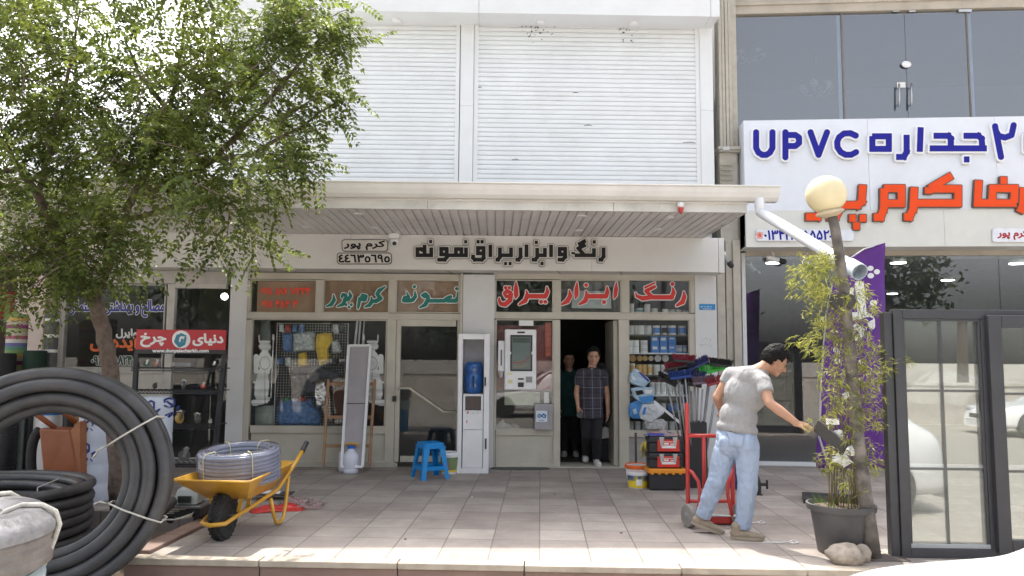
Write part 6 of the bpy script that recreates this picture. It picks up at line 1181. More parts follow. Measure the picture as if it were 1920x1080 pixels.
for (u, v, lab) in ((1480, 1019, 'white cable tie scraps lying on the paving left of the planter'), (1420, 982, 'white strip scraps on the paving between the shoes of the worker')):
    q = G(u, v); t = thing('cable_tie', lab, 'cable tie', q); m = MB(); m.tube([q+Vector((-.22, .02, .006)), q+Vector((-.08, .0, .008)), q+Vector((.0, .01, .01)), q+Vector((.05, .04, .02)), q+Vector((.08, 0, .008)), q+Vector((.03, -.03, .008)), q+Vector((0, .01, .012))], .005, 6); m.build('tie', M_WHITEP, t, smooth=True)
# ------------------------------------------------------------------ right: window samples, flag, planter, lamp, car
M_UPVC = mat('anthracite_upvc', (.040, .040, .046), .42, var=.08); M_UGL = glass('coated_double_glass', (.86, .88, .86), 3.9, film=((.42, .40, .36), .14)); M_SPACER = mat('alu_spacer', (.4, .4, .4), .35, .6)
yw = -5.02; q = G(1692, 1046); WR = Matrix.Translation((q.x, q.y, 0)) @ Matrix.Rotation(R(-3), 4, 'Z')
wx = lambda u, v=800: (W(u, v, q.y).x-q.x)
H = W(1680, 580, q.y).z; x0, x2 = 0., 2.3; xs1 = wx(1846, 600)+.0
t = thing('window_sample', 'big dark grey window frame with glazing bars standing on the paving', 'window', (q.x, q.y, 0))
FW_ = .075
def wb_(a, b, y0, y1, c, d, nm, mm, par=t, bev=.004): m = MB(); m.box(a, b, y0, y1, c, d, WR); return m.build(nm, mm, par, bev=bev)
wb_(x0, x0+FW_, 0, .075, .0, H, 'stile', M_UPVC); wb_(x2, x2+FW_, 0, .075, .0, H, 'stile', M_UPVC); wb_(x0+FW_+.001, x2-.001, .001, .074, H-FW_, H-.001, 'top_rail', M_UPVC); wb_(x0+FW_+.001, x2-.001, .001, .074, .001, FW_, 'bottom_rail', M_UPVC)
wb_(x0-.07, x0-.002, .02, .10, 0, H-.02, 'side_profile', M_UPVC)
gx0, gx1 = x0+FW_, xs1
wb_(gx1-.055, gx1+.02, .004, .070, FW_+.001, H-FW_-.001, 'mullion', M_UPVC)
wb_(gx0+.001, gx1-.056, .004, .012, FW_+.001, FW_+.035, 'bead', mat('silver_bead', (.32, .34, .36), .35, .3))
for a, b, c, d in ((gx0+.001, gx0+.018, FW_+.036, H-FW_-.019), (gx1-.075, gx1-.056, FW_+.036, H-FW_-.019), (gx0+.001, gx1-.056, H-FW_-.018, H-FW_-.001)): wb_(a, b, .012, .03, c, d, 'bead', M_UPVC, bev=.002)
zz_ = lambda v, u=1760: W(u, v, q.y).z
def pane(a, b, c, d, y, bars, par):
    o = wb_(a, b, y, y+.004, c, d, 'pane', M_GLASS, par, 0); wb_(a, b, y+.022, y+.026, c, d, 'rear_pane', M_UGL, par, 0)
    for k, s in bars: 
        if k == 'v': wb_(s-.011, s+.011, y+.009, y+.017, c, d, 'glazing_bar', M_UPVC, par, 0)
        else: wb_(a, b, y+.0092, y+.0172, s-.010, s+.010, 'glazing_bar', M_UPVC, par, 0)
pane(gx0+.010, gx1-.06, FW_+.02, H-FW_-.01, .03, (('v', (gx0+gx1-.05)/2), ('h', zz_(733)), ('h', zz_(880))), t)
# the opening sash on the right, proud of the frame
sx0, sx1 = xs1-.02, x2+.03; sz0, sz1 = zz_(1034, 1850), H-.045; S = .105; ys_ = -.045
for a, b, c, d, nm in ((sx0, sx0+S, sz0, sz1, 'sash_stile'), (sx1-S, sx1, sz0, sz1, 'sash_stile'), (sx0+S+.001, sx1-S-.001, sz1-S, sz1-.001, 'sash_rail'), (sx0+S+.001, sx1-S-.001, sz0+.001, sz0+S, 'sash_rail')): wb_(a, b, ys_, ys_+.06+.001*(nm == 'sash_rail'), c, d, nm, M_UPVC, t, .006)
pane(sx0+S-.01, sx1-S+.01, sz0+S-.01, sz1-S+.01, ys_+.02, (('v', (sx0+sx1)/2), ('h', zz_(738, 1900)), ('h', zz_(882, 1900))), t)
for v in (560+130, 900): wb_(x0+.09, x0+.11, .062, .11, zz_(v), zz_(v)+.05, 'white_clip', M_WHITEP, t)
# feather flag
yf = -2.62; M_PUR = mat('purple_banner', (.11, .022, .24), .6, var=.12, scale=3, bump=.15, trans=.12)
p0 = W(1570, 938, yf); t = thing('feather_flag', 'tall purple feather flag with white shapes on a black slab foot', 'flag', (p0.x, yf, 0))
R_ = Matrix.Translation((p0.x, yf, 0)) @ Matrix.Rotation(R(-20), 4, 'Z'); m = MB(); m.box(-.36, .32, -.26, .24, .002, .05, R_); m.build('foot_slab', mat('black_rubber_slab', (.028, .028, .03), .7), t, bev=.006)
m = MB(); pts = [W(u, v, yf) for u, v in ((1571, 938), (1567, 900), (1552, 870), (1536, 820), (1541, 690), (1549, 590), (1562, 530), (1585, 490), (1620, 467), (1657, 456))]; m.tube([(p0.x, yf, .05)]+pts[1:], [.018, .016, .014, .013, .012, .011, .01, .009, .008, .006], 8); m.build('pole', mat('white_grey_pole', (.45, .45, .45), .4), t, smooth=True)
L_ = [(1532, 868), (1536, 820), (1538, 760), (1541, 690), (1545, 640), (1549, 590), (1555, 555), (1562, 530), (1572, 508), (1585, 490), (1600, 477), (1620, 467), (1640, 460), (1657, 456)]
def wave(u, v): return .035*math.sin(u*.07+v*.016)+.02*math.sin(v*.04)
m = MB(); rows = []
for i in range(40):
    v = 456+(878-456)*i/39; ul = next((L_[k+1][0]+(L_[k][0]-L_[k+1][0])*(v-L_[k+1][1])/max(1e-6, L_[k][1]-L_[k+1][1]) for k in range(len(L_)-1) if L_[k+1][1] <= v <= L_[k][1]), 1532)
    rows.append([W(ul+(1657-ul)*j/14, v, yf)+Vector((0, wave(ul+(1657-ul)*j/14, v), 0)) for j in range(15)])
m.add([p for r in rows for p in r], [(i*15+j, i*15+j+1, (i+1)*15+j+1, (i+1)*15+j) for i in range(39) for j in range(14)]); bn = m.build('banner', M_PUR, t, smooth=True); s = bn.modifiers.new('cloth', 'SOLIDIFY'); s.thickness = .004
ff_ = lambda u, v, tt: W(u, v, yf)+Vector((0, wave(u, v)-.004-tt, 0))
def z6(st): return [[(1520+x*.2316, 450+y*.2315, r*.2316) for x, y, r in s] for s in st]
F = f_strokes(z6([[(490, 228, 21)], [(534, 258, 21)], [(490, 288, 22)], [(493, 513, 26)], [(405, 360, 34), (408, 450, 32), (408, 590, 30)], [(330, 470, 22), (345, 400, 18)], [(340, 615, 30), (430, 612, 30), (470, 650, 30), (478, 700, 26)], [(330, 720, 18), (370, 700, 20), (405, 730, 20), (395, 790, 20), (350, 800, 18), (330, 760, 18)], [(215, 890, 22), (235, 910, 18)], [(230, 980, 26)], [(400, 985, 18)]]), .6, 3)
letters(MB(), F, ff_, 0, 0, .002).build('white_print', M_VW, bn)
# planter with bamboo
yp = -4.88; pc = W(1578, 990, yp); pc.z = 0; t = thing('planter', 'dark grey round planter tub at the foot of the globe lamp post', 'planter', pc)
m = MB(); zr = W(1578, 944, yp).z; m.lathe([(.18, 0), (.19, .01), (.238, zr-.05), (.268, zr-.045), (.272, zr), (.255, zr+.004), (.24, zr-.04), (0.001, zr-.05)], pc, n=40); m.build('pot', mat('dark_grey_pot', (.075, .073, .075), .55, var=.15, dirt=.3, dirtcol=(.2, .17, .14)), t, smooth=2)
m = MB(); m.lathe([(.24, zr-.035), (.1, zr-.02), (0.001, zr-.015)], pc, n=24); m.build('soil', M_SOIL, t)
M_BAM = mat('bamboo_leaf', (.17, .21, .035), .5, var=.35, scale=5, trans=.45, island=.45, col2=(.30, .29, .07)); M_BST = mat('bamboo_stem', (.15, .12, .06), .6, var=.3)
bt = thing('bamboo_plant', 'bushy bamboo with yellow green narrow leaves climbing round the lamp post', 'bamboo', (pc.x, pc.y, zr))
m = MB(); stems = []
tops = [(1500, 520), (1530, 480), (1560, 500), (1590, 530), (1570, 600), (1620, 600), (1545, 650), (1600, 680), (1640, 650), (1560, 740), (1615, 760), (1640, 700), (1580, 560), (1600, 640), (1545, 560), (1690, 672), (1630, 800), (1555, 820)]
for i, (u, v) in enumerate(tops):
    y = yp+rnd.uniform(-.25, .25); e = W(u, v, y); b = pc+Vector((rnd.uniform(-.13, .16), rnd.uniform(-.13, .13), zr-.02)); mid = b*.35+e*.65+Vector((rnd.uniform(-.05, .12), 0, .25)); P = bez(b, Vector((b.x+(1600-1578)*.002, b.y, mid.z)), e, 14); m.tube(P, [.0052*(1-.6*k/14) for k in range(15)], 6); stems.append(P)
for i in range(16):
    b = pc+Vector((rnd.uniform(-.14, .17), rnd.uniform(-.13, .13), zr-.02)); e = W(rnd.uniform(1550, 1650), rnd.uniform(640, 860), yp+rnd.uniform(-.15, .15)); P = bez(b, (b+e)/2+Vector((rnd.uniform(-.12, .12), 0, .1)), e, 8); m.tube(P, [.0035*(1-.5*k/8) for k in range(9)], 5)
m.build('stems', M_BST, bt, smooth=True)
def leaf_mesh(name, mm, parent, P, D, L, Wd, droop=.0, seed=0, extra=None, em=None):
    """P, D: (n,3) base and direction; folded lance shaped leaves"""
    r = np.random.default_rng(seed); n = len(P); D = D/np.linalg.norm(D, axis=1, keepdims=True); up = r.normal(size=(n, 3))*.5+np.array([0, 0, 1.]); S_ = np.cross(D, up); S_ /= np.linalg.norm(S_, axis=1, keepdims=True)+1e-9; Nn = np.cross(S_, D)
    L = L[:, None]; Wd = Wd[:, None]; dr = np.array([0, 0, -1.])*droop*L
    V = np.stack([P, P+D*L*.4+S_*Wd+Nn*Wd*.25+dr*.2, P+D*L+dr, P+D*L*.4-S_*Wd+Nn*Wd*.25+dr*.2], 1).reshape(-1, 3)
    off = np.array(root_of(parent).location); me = bpy.data.meshes.new(name); vs = (V-off).tolist(); fs = [(4*i, 4*i+1, 4*i+2, 4*i+3) for i in range(n)]
    if extra: vs += [(x-off[0], y-off[1], z-off[2]) for x, y, z in extra.v]; fs += [tuple(i+4*n for i in f) for f in extra.f]
    me.from_pydata(vs, [], fs); me.materials.append(mm)
    if extra: me.materials.append(em); me.polygons.foreach_set('material_index', [0]*n+[1]*len(extra.f))
    me.update(); o = bpy.data.objects.new(name, me); COL.objects.link(o); o.parent = parent; return o
PP, DD, LL, WW = [], [], [], []; rg = np.random.default_rng(5)
for (u, v, ru, rv, n) in ((1528, 498, 40, 28, 230), (1548, 470+20, 22, 22, 90), (1515, 535, 40, 25, 150), (1570, 545, 60, 32, 210), (1545, 580, 40, 30, 130), (1610, 575, 45, 30, 130), (1590, 625, 55, 40, 220), (1540, 640, 40, 28, 150), (1620, 660, 45, 40, 200), (1560, 690, 45, 40, 200), (1600, 720, 55, 40, 240), (1645, 700, 28, 22, 110), (1575, 770, 48, 36, 190), (1630, 770, 40, 40, 190), (1600, 825, 52, 34, 180), (1560, 850, 30, 28, 80), (1635, 850, 26, 40, 90), (1545, 870, 25, 20, 50), (1590, 890, 40, 26, 70), (1700, 676, 38, 7, 34), (1668, 690, 24, 14, 40), (1515, 800, 14, 10, 12), (1500, 640, 20, 10, 16), (1600, 915, 30, 16, 36)):
    if v > 600 and ru > 20: ru *= .82; n *= .72
    k = max(1, int(n*2.1)//7)
    for _ in range(k):                                  # little fans of leaves
        a = rg.random()*6.28; rr = math.sqrt(rg.random()); c = W(u+ru*rr*math.cos(a), v+rv*rr*math.sin(a), yp-.10+rg.normal()*.16); base = np.array([rg.normal()*.9+(u-1590)/90, rg.normal()*.8-.2, rg.normal()*.25-.1])
        for _ in range(7): PP.append(np.array(c)+rg.normal(size=3)*.018); DD.append(base/np.linalg.norm(base)+rg.normal(size=3)*.45+np.array([0, 0, -.12])); LL.append(rg.uniform(.04, .075)); WW.append(rg.uniform(.0038, .006))
leaf_mesh('leaves', M_BAM, bt, np.array(PP), np.array(DD), np.array(LL), np.array(WW), .25, 1)
m = MB()
for i in range(90): a = rnd.random()*6.28; b = pc+Vector((.25*math.cos(a)*rnd.random()**.4, .25*math.sin(a)*rnd.random()**.4, zr-.02)); e = b+Vector((rnd.uniform(-.10, .05), rnd.uniform(-.08, .05), rnd.uniform(.02, .10))); m.add([b, b+Vector((.006, 0, 0)), e], [(0, 1, 2)])
gr_ = m.build('grass_tuft', mat('fresh_grass', (.12, .20, .04), .6, trans=.3, island=.3), t)
# crumpled papers caught in the bamboo, card behind them
for (u, v, s, lab) in ((1580, 862, .075, 'large white crumpled paper caught low in the bamboo'), (1596, 845, .05, 'small white crumpled paper caught above the large one'), (1572, 815, .045, 'greyish crumpled paper in the middle of the bamboo'), (1588, 742, .04, 'thin pale wrapper caught high in the bamboo')):
    c = W(u, v, yp-.16); tt = thing('paper_scrap', lab, 'paper', c, group='papers caught in the bamboo'); r_ = random.Random(u); mb = MB(); mb.ball((0, 0, 0), 1, 10); mb.v = [tuple(Vector(c)+Vector((p[0]*1.2, p[1]*.5, p[2]*.8))*s*(.35+.85*r_.random())*(1 if abs(p[1]) < 9 else 1)) for p in mb.v]; mb.build('paper', mat('bright_paper', (.62, .62, .62), .8), tt)
c = W(1562, 791, yp-.22); tt = thing('white_card', 'small white card stuck in the bamboo above the hand of the worker', 'card', c); m = MB(); m.box(c.x-.055, c.x+.05, c.y, c.y+.004, c.z-.022, c.z+.025); m.build('card', M_PAPER, tt)
# globe lamp
yl = -5.06; t = thing('globe_lamp', 'leaning mottled lamp post with a big cream globe and bamboo round it', 'street lamp', W(1636, 1046, yl)); t.location.z = 0
M_POST = mat('mottled_post', (.15, .13, .115), .65, var=.6, scale=9, bump=.3, dirt=.6, dirtcol=(.06, .05, .045))
P = [W(u, v, y) for u, v, y in ((1637, 1052, yl), (1626, 960, yl+.01), (1612, 860, yl+.02), (1602, 760, yl+.02), (1594, 660, yl+.02), (1584, 560, yl+.02), (1574, 480, yl+.01), (1566, 430, yl), (1560, 402, yl))]; P[0].z = -.02
m = MB(); m.tube(P, [.066, .058, .053, .049, .046, .043, .041, .040, .039], 16); m.build('post', M_POST, t, smooth=True)
gc = W(1549, 365, yl); gr = .163; d = (P[-1]-P[-2]).normalized(); A = d.to_track_quat('Z', 'Y').to_matrix()
m = MB(); m.lathe([(.045, -.03), (.11, 0), (.112, .012), (.09, .03)], gc-d*(gr*.99), A, 24); m.build('collar', mat('cream_collar', (.52, .43, .32), .5), t, smooth=2)
m = MB(); m.ball(gc, (gr, gr, gr*.96), 40); m.build('globe', mat('cream_globe', (.66, .57, .36), .3, var=.05, scale=3, dirt=.25, dirtcol=(.4, .30, .15), spec=.5), t, smooth=True)
m = MB()
for s in (-1, 1): c = W(1582+s*13, 560, yl-.06); m.add([c+Vector((s*x, y, z)) for x, y, z in ((-.045, 0, .05), (.035, .01, .03), (.05, .02, -.03), (.0, .0, -.09), (-.04, -.02, -.06))]+[c+Vector((s*x, y+.02, z)) for x, y, z in ((-.045, 0, .05), (.035, .01, .03), (.05, .02, -.03), (.0, .0, -.09), (-.04, -.02, -.06))], [(0, 1, 2, 3, 4), (9, 8, 7, 6, 5)]+[(i, 5+i, 5+(i+1) % 5, (i+1) % 5) for i in range(5)])
m.build('dark_clamp', mat('dark_clamp', (.045, .04, .035), .6), t)
m = MB(); r_ = random.Random(3); q2 = W(1660, 1046, yl); m.box(P[0].x-.06, P[0].x+.24, yl-.12, yl+.10, .002, .008); m.build('foot_plate', mat('dull_plate', (.12, .10, .09), .6, dirt=.5), t)
def rock(lab, u, v, y, s, seed):
    c = W(u, v, y); c.z = s[2]*.72; tt = thing('stone', lab, 'stone', c, group='stones by the planter'); r_ = random.Random(seed); m = MB(); m.ball((0, 0, 0), 1, 24); ph = [r_.uniform(0, 6) for _ in range(6)]
    m.v = [tuple(c+Vector((x*s[0], y_*s[1], z*s[2]))*(1+.10*math.sin(3*x+ph[0])+.08*math.sin(4*y_+ph[1]+2*z)+.05*math.sin(7*z+ph[2]+5*x))) for x, y_, z in m.v]; m.build('stone', mat('river_stone', (.33, .28, .23), .8, var=.3, scale=16, bump=.4, dirt=.3), tt, smooth=True)
rock('rounded beige stone in front of the planter', 1583, 1042, -5.22, (.155, .11, .082), 1); rock('small mossy stone against the foot of the lamp post', 1617, 1040, -5.15, (.075, .07, .07), 4)
# white car, bonnet corner in the frame
M_CAR = mat('white_car_paint', (.78, .78, .79), .25, var=.02, coat=.8); t = thing('parked_car', 'white car whose bonnet fills the bottom right corner', 'car', (3.8, -8.6, -.2))
cx0_, cy0_, cy1_ = 1.60, -8.87, -7.19
prof_t = [(0, .36), (.05, .52), (.16, .64), (.35, .72), (.7, .77), (1.15, .81), (1.35, .84), (1.95, 1.38), (2.25, 1.45), (3.2, 1.44), (3.7, 1.22), (4.05, 1.0), (4.25, .95), (4.32, .6), (4.3, .35)]
def car_sec(x, zt_, low=.18, inset=0.):
    w_ = (cy1_-cy0_)/2-inset; c = (cy0_+cy1_)/2; k = min(1, x/.5, (4.34-x)/.4); k = .78+.22*math.sqrt(max(0, k))
    sh = .9 if zt_ < 1.0 else .62
    zz = [low, low+.12, min(.60, zt_*.7), min(.86, zt_*.94), zt_*.985, zt_]; ww = [.93, .98, 1, .97, .9 if zt_ < 1 else .74, .62 if zt_ < 1 else .58]
    L = [(c-w_*k*a, z) for a, z in zip(ww, zz)]; return [Vector((cx0_+x, y, z-.2)) for y, z in L]+[Vector((cx0_+x, 2*c-y, z-.2)) for y, z in reversed(L)]
m = MB(); secs = [car_sec(x, z) for x, z in prof_t]; n = 12
m.add([p for s in secs for p in s], [(i*n+k, i*n+(k+1) % n, (i+1)*n+(k+1) % n, (i+1)*n+k) for i in range(len(secs)-1) for k in range(n)]+[tuple(range(n)), tuple(range(len(secs)*n-1, (len(secs)-1)*n-1, -1))]); bo = m.build('body', M_CAR, t, smooth=True); sb_ = bo.modifiers.new('sub', 'SUBSURF'); sb_.levels = sb_.render_levels = 2
cyc = (cy0_+cy1_)/2; M_CGL = mat('dark_car_glass', (.02, .025, .03), .05, var=.0, coat=.5)
for s in (-1, 1):
    m = MB(); m.add([Vector((cx0_+x, cyc+s*y, z-.2)) for x, y, z in ((1.55, .735, .99), (3.6, .735, .99), (3.15, .60, 1.36), (2.1, .60, 1.36))]+[Vector((cx0_+x, cyc+s*(y+.012), z-.2)) for x, y, z in ((1.55, .735, .99), (3.6, .735, .99), (3.15, .60, 1.36), (2.1, .60, 1.36))], [(0, 1, 2, 3), (7, 6, 5, 4), (0, 4, 5, 1), (1, 5, 6, 2), (2, 6, 7, 3), (3, 7, 4, 0)]); m.build('side_window', M_CGL, t)
    for x in (.78, 3.45):
        m = MB(); m.lathe([(.18, -.1), (.30, -.1), (.315, -.06), (.315, .06), (.30, .1), (.18, .1)], (cx0_+x, cyc+s*.74, .115), Matrix.Rotation(R(90), 3, 'X'), 28); wl = m.build('wheel', M_RUBBER, t, smooth=2); m = MB(); m.lathe([(0, -.08), (.19, -.09), (.19, .09), (0, .08)], (cx0_+x, cyc+s*.75, .115), Matrix.Rotation(R(90), 3, 'X'), 20); m.build('rim', M_STEEL, wl, smooth=2)
    m = MB(); m.ball((cx0_+.14, cyc+s*.56, .42), (.10, .17, .07), 14); m.build('headlight', glass('lamp_glass', (.8, .82, .85), 1.5, film=((.7, .7, .72), .5)), t, smooth=True)
m = MB(); m.box(cx0_+.0, cx0_+.05, cyc-.35, cyc+.35, .2, .3); m.build('grille', M_BLACKP, t, bev=.01)
m = MB(); m.add([Vector((cx0_+x, cyc+y, z-.2)) for x, y, z in ((1.38, -.62, .975), (1.38, .62, .975), (1.96, .5, 1.395), (1.96, -.5, 1.395), (1.40, -.62, .96), (1.40, .62, .96), (1.98, .5, 1.38), (1.98, -.5, 1.38))], [(0, 1, 2, 3), (7, 6, 5, 4), (0, 4, 5, 1), (1, 5, 6, 2), (2, 6, 7, 3), (3, 7, 4, 0)]); m.build('windscreen', M_CGL, t)

Pv = Vector((cx0_, cy1_, -.2)); c1_ = copy_tree(t); c2_ = copy_tree(t)
t.scale.x = .8; t.location.x -= .49; t.rotation_euler.z = R(-10); t.location = Pv+Matrix.Rotation(R(-10), 3, 'Z') @ (t.location-Pv)
c1_['label'] = 'white car parked across the street, seen only mirrored in the window sample panes'; c1_.location = (12.6, -19, -.2)
c2_['label'] = 'white car parked behind the viewer, seen only mirrored in the kiosk window'; c2_.location = (1.7, -13.4, -.2)
for q in (t, c1_, c2_): q['group'] = 'white cars'

# ------------------------------------------------------------------ the locust tree on the left
M_BARK = mat('brown_bark', (.13, .095, .075), .85, var=.35, scale=18, bump=.6); M_LEAF = mat('locust_leaf', (.100, .155, .038), .5, var=.35, scale=1.6, trans=.5, island=.45, col2=(.14, .165, .03))
ytr = -3.25; b = W(224, 940, ytr); T = thing('locust_tree', 'leafy locust tree with a thin brown trunk rising behind the upright pipe coil', 'tree', (b.x, ytr, -.2)); b.z = -.21
LIMBS = [([(224, 955, 0), (216, 790, 0), (208, 690, 0), (194, 620, 0), (176, 560, -.02)], .092, .074), ([(176, 562, -.02), (205, 480, -.1), (232, 415, -.2), (252, 360, -.3), (280, 310, -.4), (318, 210, -.6), (340, 100, -.8), (350, 0, -1)], .060, .010), ([(172, 560, 0), (120, 470, -.3), (72, 365, -.6), (36, 315, -.8), (-10, 240, -1)], .066, .016),
 ([(250, 365, -.3), (320, 350, -.5), (400, 300, -.7), (480, 215, -.9), (560, 120, -1), (610, 60, -1.1)], .04, .010), ([(235, 412, -.2), (300, 395, -.5), (370, 370, -.6), (440, 385, -.7), (475, 440, -.8)], .032, .008), ([(285, 305, -.4), (380, 300, -.8), (470, 290, -.9), (560, 240, -1.0), (640, 185, -1.1)], .03, .007), ([(72, 365, -.6), (100, 250, -.8), (130, 130, -1), (150, 20, -1.1)], .032, .008), ([(36, 315, -.8), (-10, 325, -.9), (-60, 330, -1)], .03, .01), ([(318, 210, -.6), (260, 140, -.8), (230, 60, -.9)], .03, .008), ([(176, 560, 0), (215, 520, -.3), (240, 490, -.4)], .02, .006), ([(120, 470, -.3), (60, 480, -.5), (20, 510, -.6)], .03, .008), ([(400, 300, -.7), (470, 320, -.8), (560, 310, -.9), (600, 300, -1)], .018, .005)]
m = MB()
for pts, r0, r1 in LIMBS:
    P = [W(u, v, ytr+dy*.9) for u, v, dy in pts]; Q = []
    for i in range(len(P)-1):
        for k in range(4): t_ = k/4; Q.append(P[i].lerp(P[i+1], t_)+Vector((rnd.uniform(-1, 1), rnd.uniform(-1, 1), 0))*.012)
    Q.append(P[-1]); m.tube(Q, [r0+(r1-r0)*i/(len(Q)-1) for i in range(len(Q))], 10)
m.build('trunk', M_BARK, T, smooth=True)
rg = np.random.default_rng(3); LP_, LD_, LL_ = [], [], []; twigs = MB()
def twig(pts, y0, n, spread=1.):
    P = [np.array(W(u, v, y0+dy)) for u, v, dy in pts]; twigs.tube([Vector(p) for p in P], [.006*(1-.7*i/(len(P)-1)) for i in range(len(P))], 5)
    for i in range(n):
        f = (i+.5)/n*(len(P)-1); k = min(int(f), len(P)-2); p = P[k]+(P[k+1]-P[k])*(f-k); d = P[k+1]-P[k]; d /= np.linalg.norm(d); s = np.cross(d, [0, -1, .2])*(1 if i % 2 else -1)
        LP_.append(p); LD_.append(d*.5+s*.8*spread+rg.normal(size=3)*.25+np.array([0, 0, -.15])); LL_.append(rg.uniform(.22, .34))
CL = [(50, 50, 105, 85, 300), (30, 190, 110, 100, 330), (150, 230, 90, 90, 280), (110, 120, 60, 55, 110), (130, 330, 115, 70, 240), (50, 410, 95, 75, 260), (150, 440, 75, 60, 210), (30, 490, 60, 38, 120), (180, 482, 34, 34, 150), (90, 500, 45, 30, 90), (255, 240, 90, 75, 250), (325, 180, 80, 60, 220), (400, 245, 90, 60, 260), (300, 320, 60, 40, 100), (430, 150, 80, 60, 220), (480, 65, 80, 60, 230), (560, 45, 60, 45, 130), (540, 130, 55, 40, 110), (440, 310, 70, 28, 120), (510, 250, 55, 38, 110), (330, 395, 50, 22, 34), (420, 360, 50, 20, 44), (395, 395, 34, 18, 20), (455, 420, 26, 28, 34), (-40, 330, 60, 120, 160), (225, 350, 40, 40, 50), (60, -70, 110, 70, 180), (250, -150, 120, 60, 140), (420, -60, 110, 60, 160), (150, -190, 160, 80, 220), (330, -200, 130, 80, 180), (40, -300, 140, 80, 160), (230, -330, 150, 80, 170), (-120, 0, 110, 130, 160), (-130, 180, 110, 110, 150)]
for (u, v, ru, rv, n) in CL:
    yc_ = ytr-.75+rg.normal()*.15-.9*(v < -40)
    for _ in range(max(1, int(n*.76)//7)):
        a = rg.random()*6.283; rr = math.sqrt(rg.random()); y = yc_+rg.normal()*.42; y = min(y, -2.75); uu, vv = u+ru*rr*math.cos(a), v+rv*rr*math.sin(a); p = np.array(W(uu, vv, y))
        d = np.array([math.cos(a)*.8+rg.normal()*.4, rg.normal()*.6-.1, -math.sin(a)*.55+rg.normal()*.35+.1]); d /= np.linalg.norm(d); L = rg.uniform(.25, .5); n_ = 7
        twigs.tube([Vector(p-d*L*.3), Vector(p+d*L*.4), Vector(p+d*L-np.array([0, 0, .05]))], [.005, .004, .002], 4)
        for i in range(n_):
            q = p+d*L*(i/(n_-1)*1.2-.2); s = np.cross(d, rg.normal(size=3)); s /= np.linalg.norm(s); LP_.append(q); LD_.append(d*.55+s*.8+np.array([0, 0, -.12])); LL_.append(rg.uniform(.20, .33))
for pts, y0, n in (([(590, 60, 0), (620, 45, 0), (655, 62, 0)], -4.3, 12), ([(570, 85, 0), (610, 85, 0), (650, 95, 0)], -4.3, 14), ([(520, 235, 0), (560, 205, 0), (600, 175, -.1), (625, 160, -.1), (662, 185, -.1)], -4.2, 24), ([(560, 210, 0), (600, 200, 0), (640, 205, 0)], -4.2, 14), ([(510, 255, 0), (550, 260, 0), (575, 268, 0)], -4.2, 12), ([(500, 290, 0), (550, 292, 0), (605, 315, 0)], -4.1, 18), ([(520, 300, 0), (560, 310, 0), (590, 330, 0)], -4.1, 12), ([(460, 345, 0), (495, 375, 0), (532, 392, 0)], -3.9, 14), ([(440, 385, 0), (462, 440, 0), (488, 480, 0)], -3.9, 18), ([(430, 400, 0), (425, 450, 0), (408, 490, 0)], -3.9, 14), ([(350, 405, 0), (365, 440, 0), (372, 468, 0)], -3.8, 10), ([(380, 60, 0), (340, 35, 0), (325, 20, 0)], -4.2, 10), ([(270, 100, 0), (235, 65, 0), (205, 30, 0)], -4.2, 16), ([(290, 90, 0), (255, 50, 0), (262, 25, 0)], -4.2, 12), ([(140, 30, 0), (175, 10, 0), (205, 0, 0)], -4.2, 12), ([(250, 430, 0), (275, 450, 0), (285, 462, 0)], -3.7, 7), ([(590, 95, 0), (615, 110, 0), (620, 140, 0)], -4.3, 12)): twig(pts, y0, n)
LP_ = np.array(LP_); LD_ = np.array(LD_); LL_ = np.array(LL_); LD_ /= np.linalg.norm(LD_, axis=1, keepdims=True)
n = len(LP_); side = np.cross(LD_, np.array([0, 0, 1.])+rg.normal(size=(n, 3))*.30); side /= np.linalg.norm(side, axis=1, keepdims=True); QP, QD, QL, QW = [], [], [], []
for j in range(8):
    f = .12+.86*j/7; base = LP_+LD_*(LL_*f)[:, None]+np.array([0, 0, -1.])*(LL_*.28*f*f)[:, None]
    for s in (-1, 1):
        QP.append(base); QD.append(side*s+LD_*.35+np.array([0, 0, -.25])+rg.normal(size=(n, 3))*.08); QL.append(LL_*.225*(1-.35*abs(f-.5))); QW.append(LL_*.225*.26)
QP.append(LP_+LD_*(LL_*.99)[:, None]+np.array([0, 0, -1.])*(LL_*.28)[:, None]); QD.append(LD_+np.array([0, 0, -.5])); QL.append(LL_*.18); QW.append(LL_*.18*.27)
cr = leaf_mesh('crown', M_LEAF, T, np.concatenate(QP), np.concatenate(QD), np.concatenate(QL), np.concatenate(QW), .1, 2, twigs, M_BARK)
# trees across the street, mirrored in the glass
def street_tree(x, y, h, seed, lab):
    r = np.random.default_rng(seed); tt = thing('street_tree', lab, 'tree', (x, y, -.2), group='trees across the street'); m = MB(); m.tube([(x, y, -.2), (x+.1, y, h*.4), (x, y, h*.8)], [.2, .15, .05], 8); m.build('trunk', M_BARK, tt, smooth=True)
    n = 2600; P = []; 
    cs_ = [(r.normal()*h*.14, r.normal()*h*.14, h*(.38+.55*r.random())) for _ in range(16)]
    c = np.array([cs_[i] for i in r.integers(0, 16, n)]); P = np.array([x, y, 0])+c+r.normal(size=(n, 3))*h*.075; D = r.normal(size=(n, 3)); leaf_mesh('crown', mat('dark_street_leaf', (.035, .06, .02), .6, var=.3, trans=.2, island=.4), tt, P, D, r.uniform(.25, .45, n), r.uniform(.08, .13, n), .2, seed); return tt
for i, (x, y, h) in enumerate(((-13, -24, 8), (-7.5, -25, 9), (-1.5, -23.5, 7.5), (3.5, -24.5, 9), (13.2, -25, 8.5), (21, -24, 6))): street_tree(x, y, h, 40+i, '%s tree from the left of the row across the street, seen only as a reflection' % ORD[i])
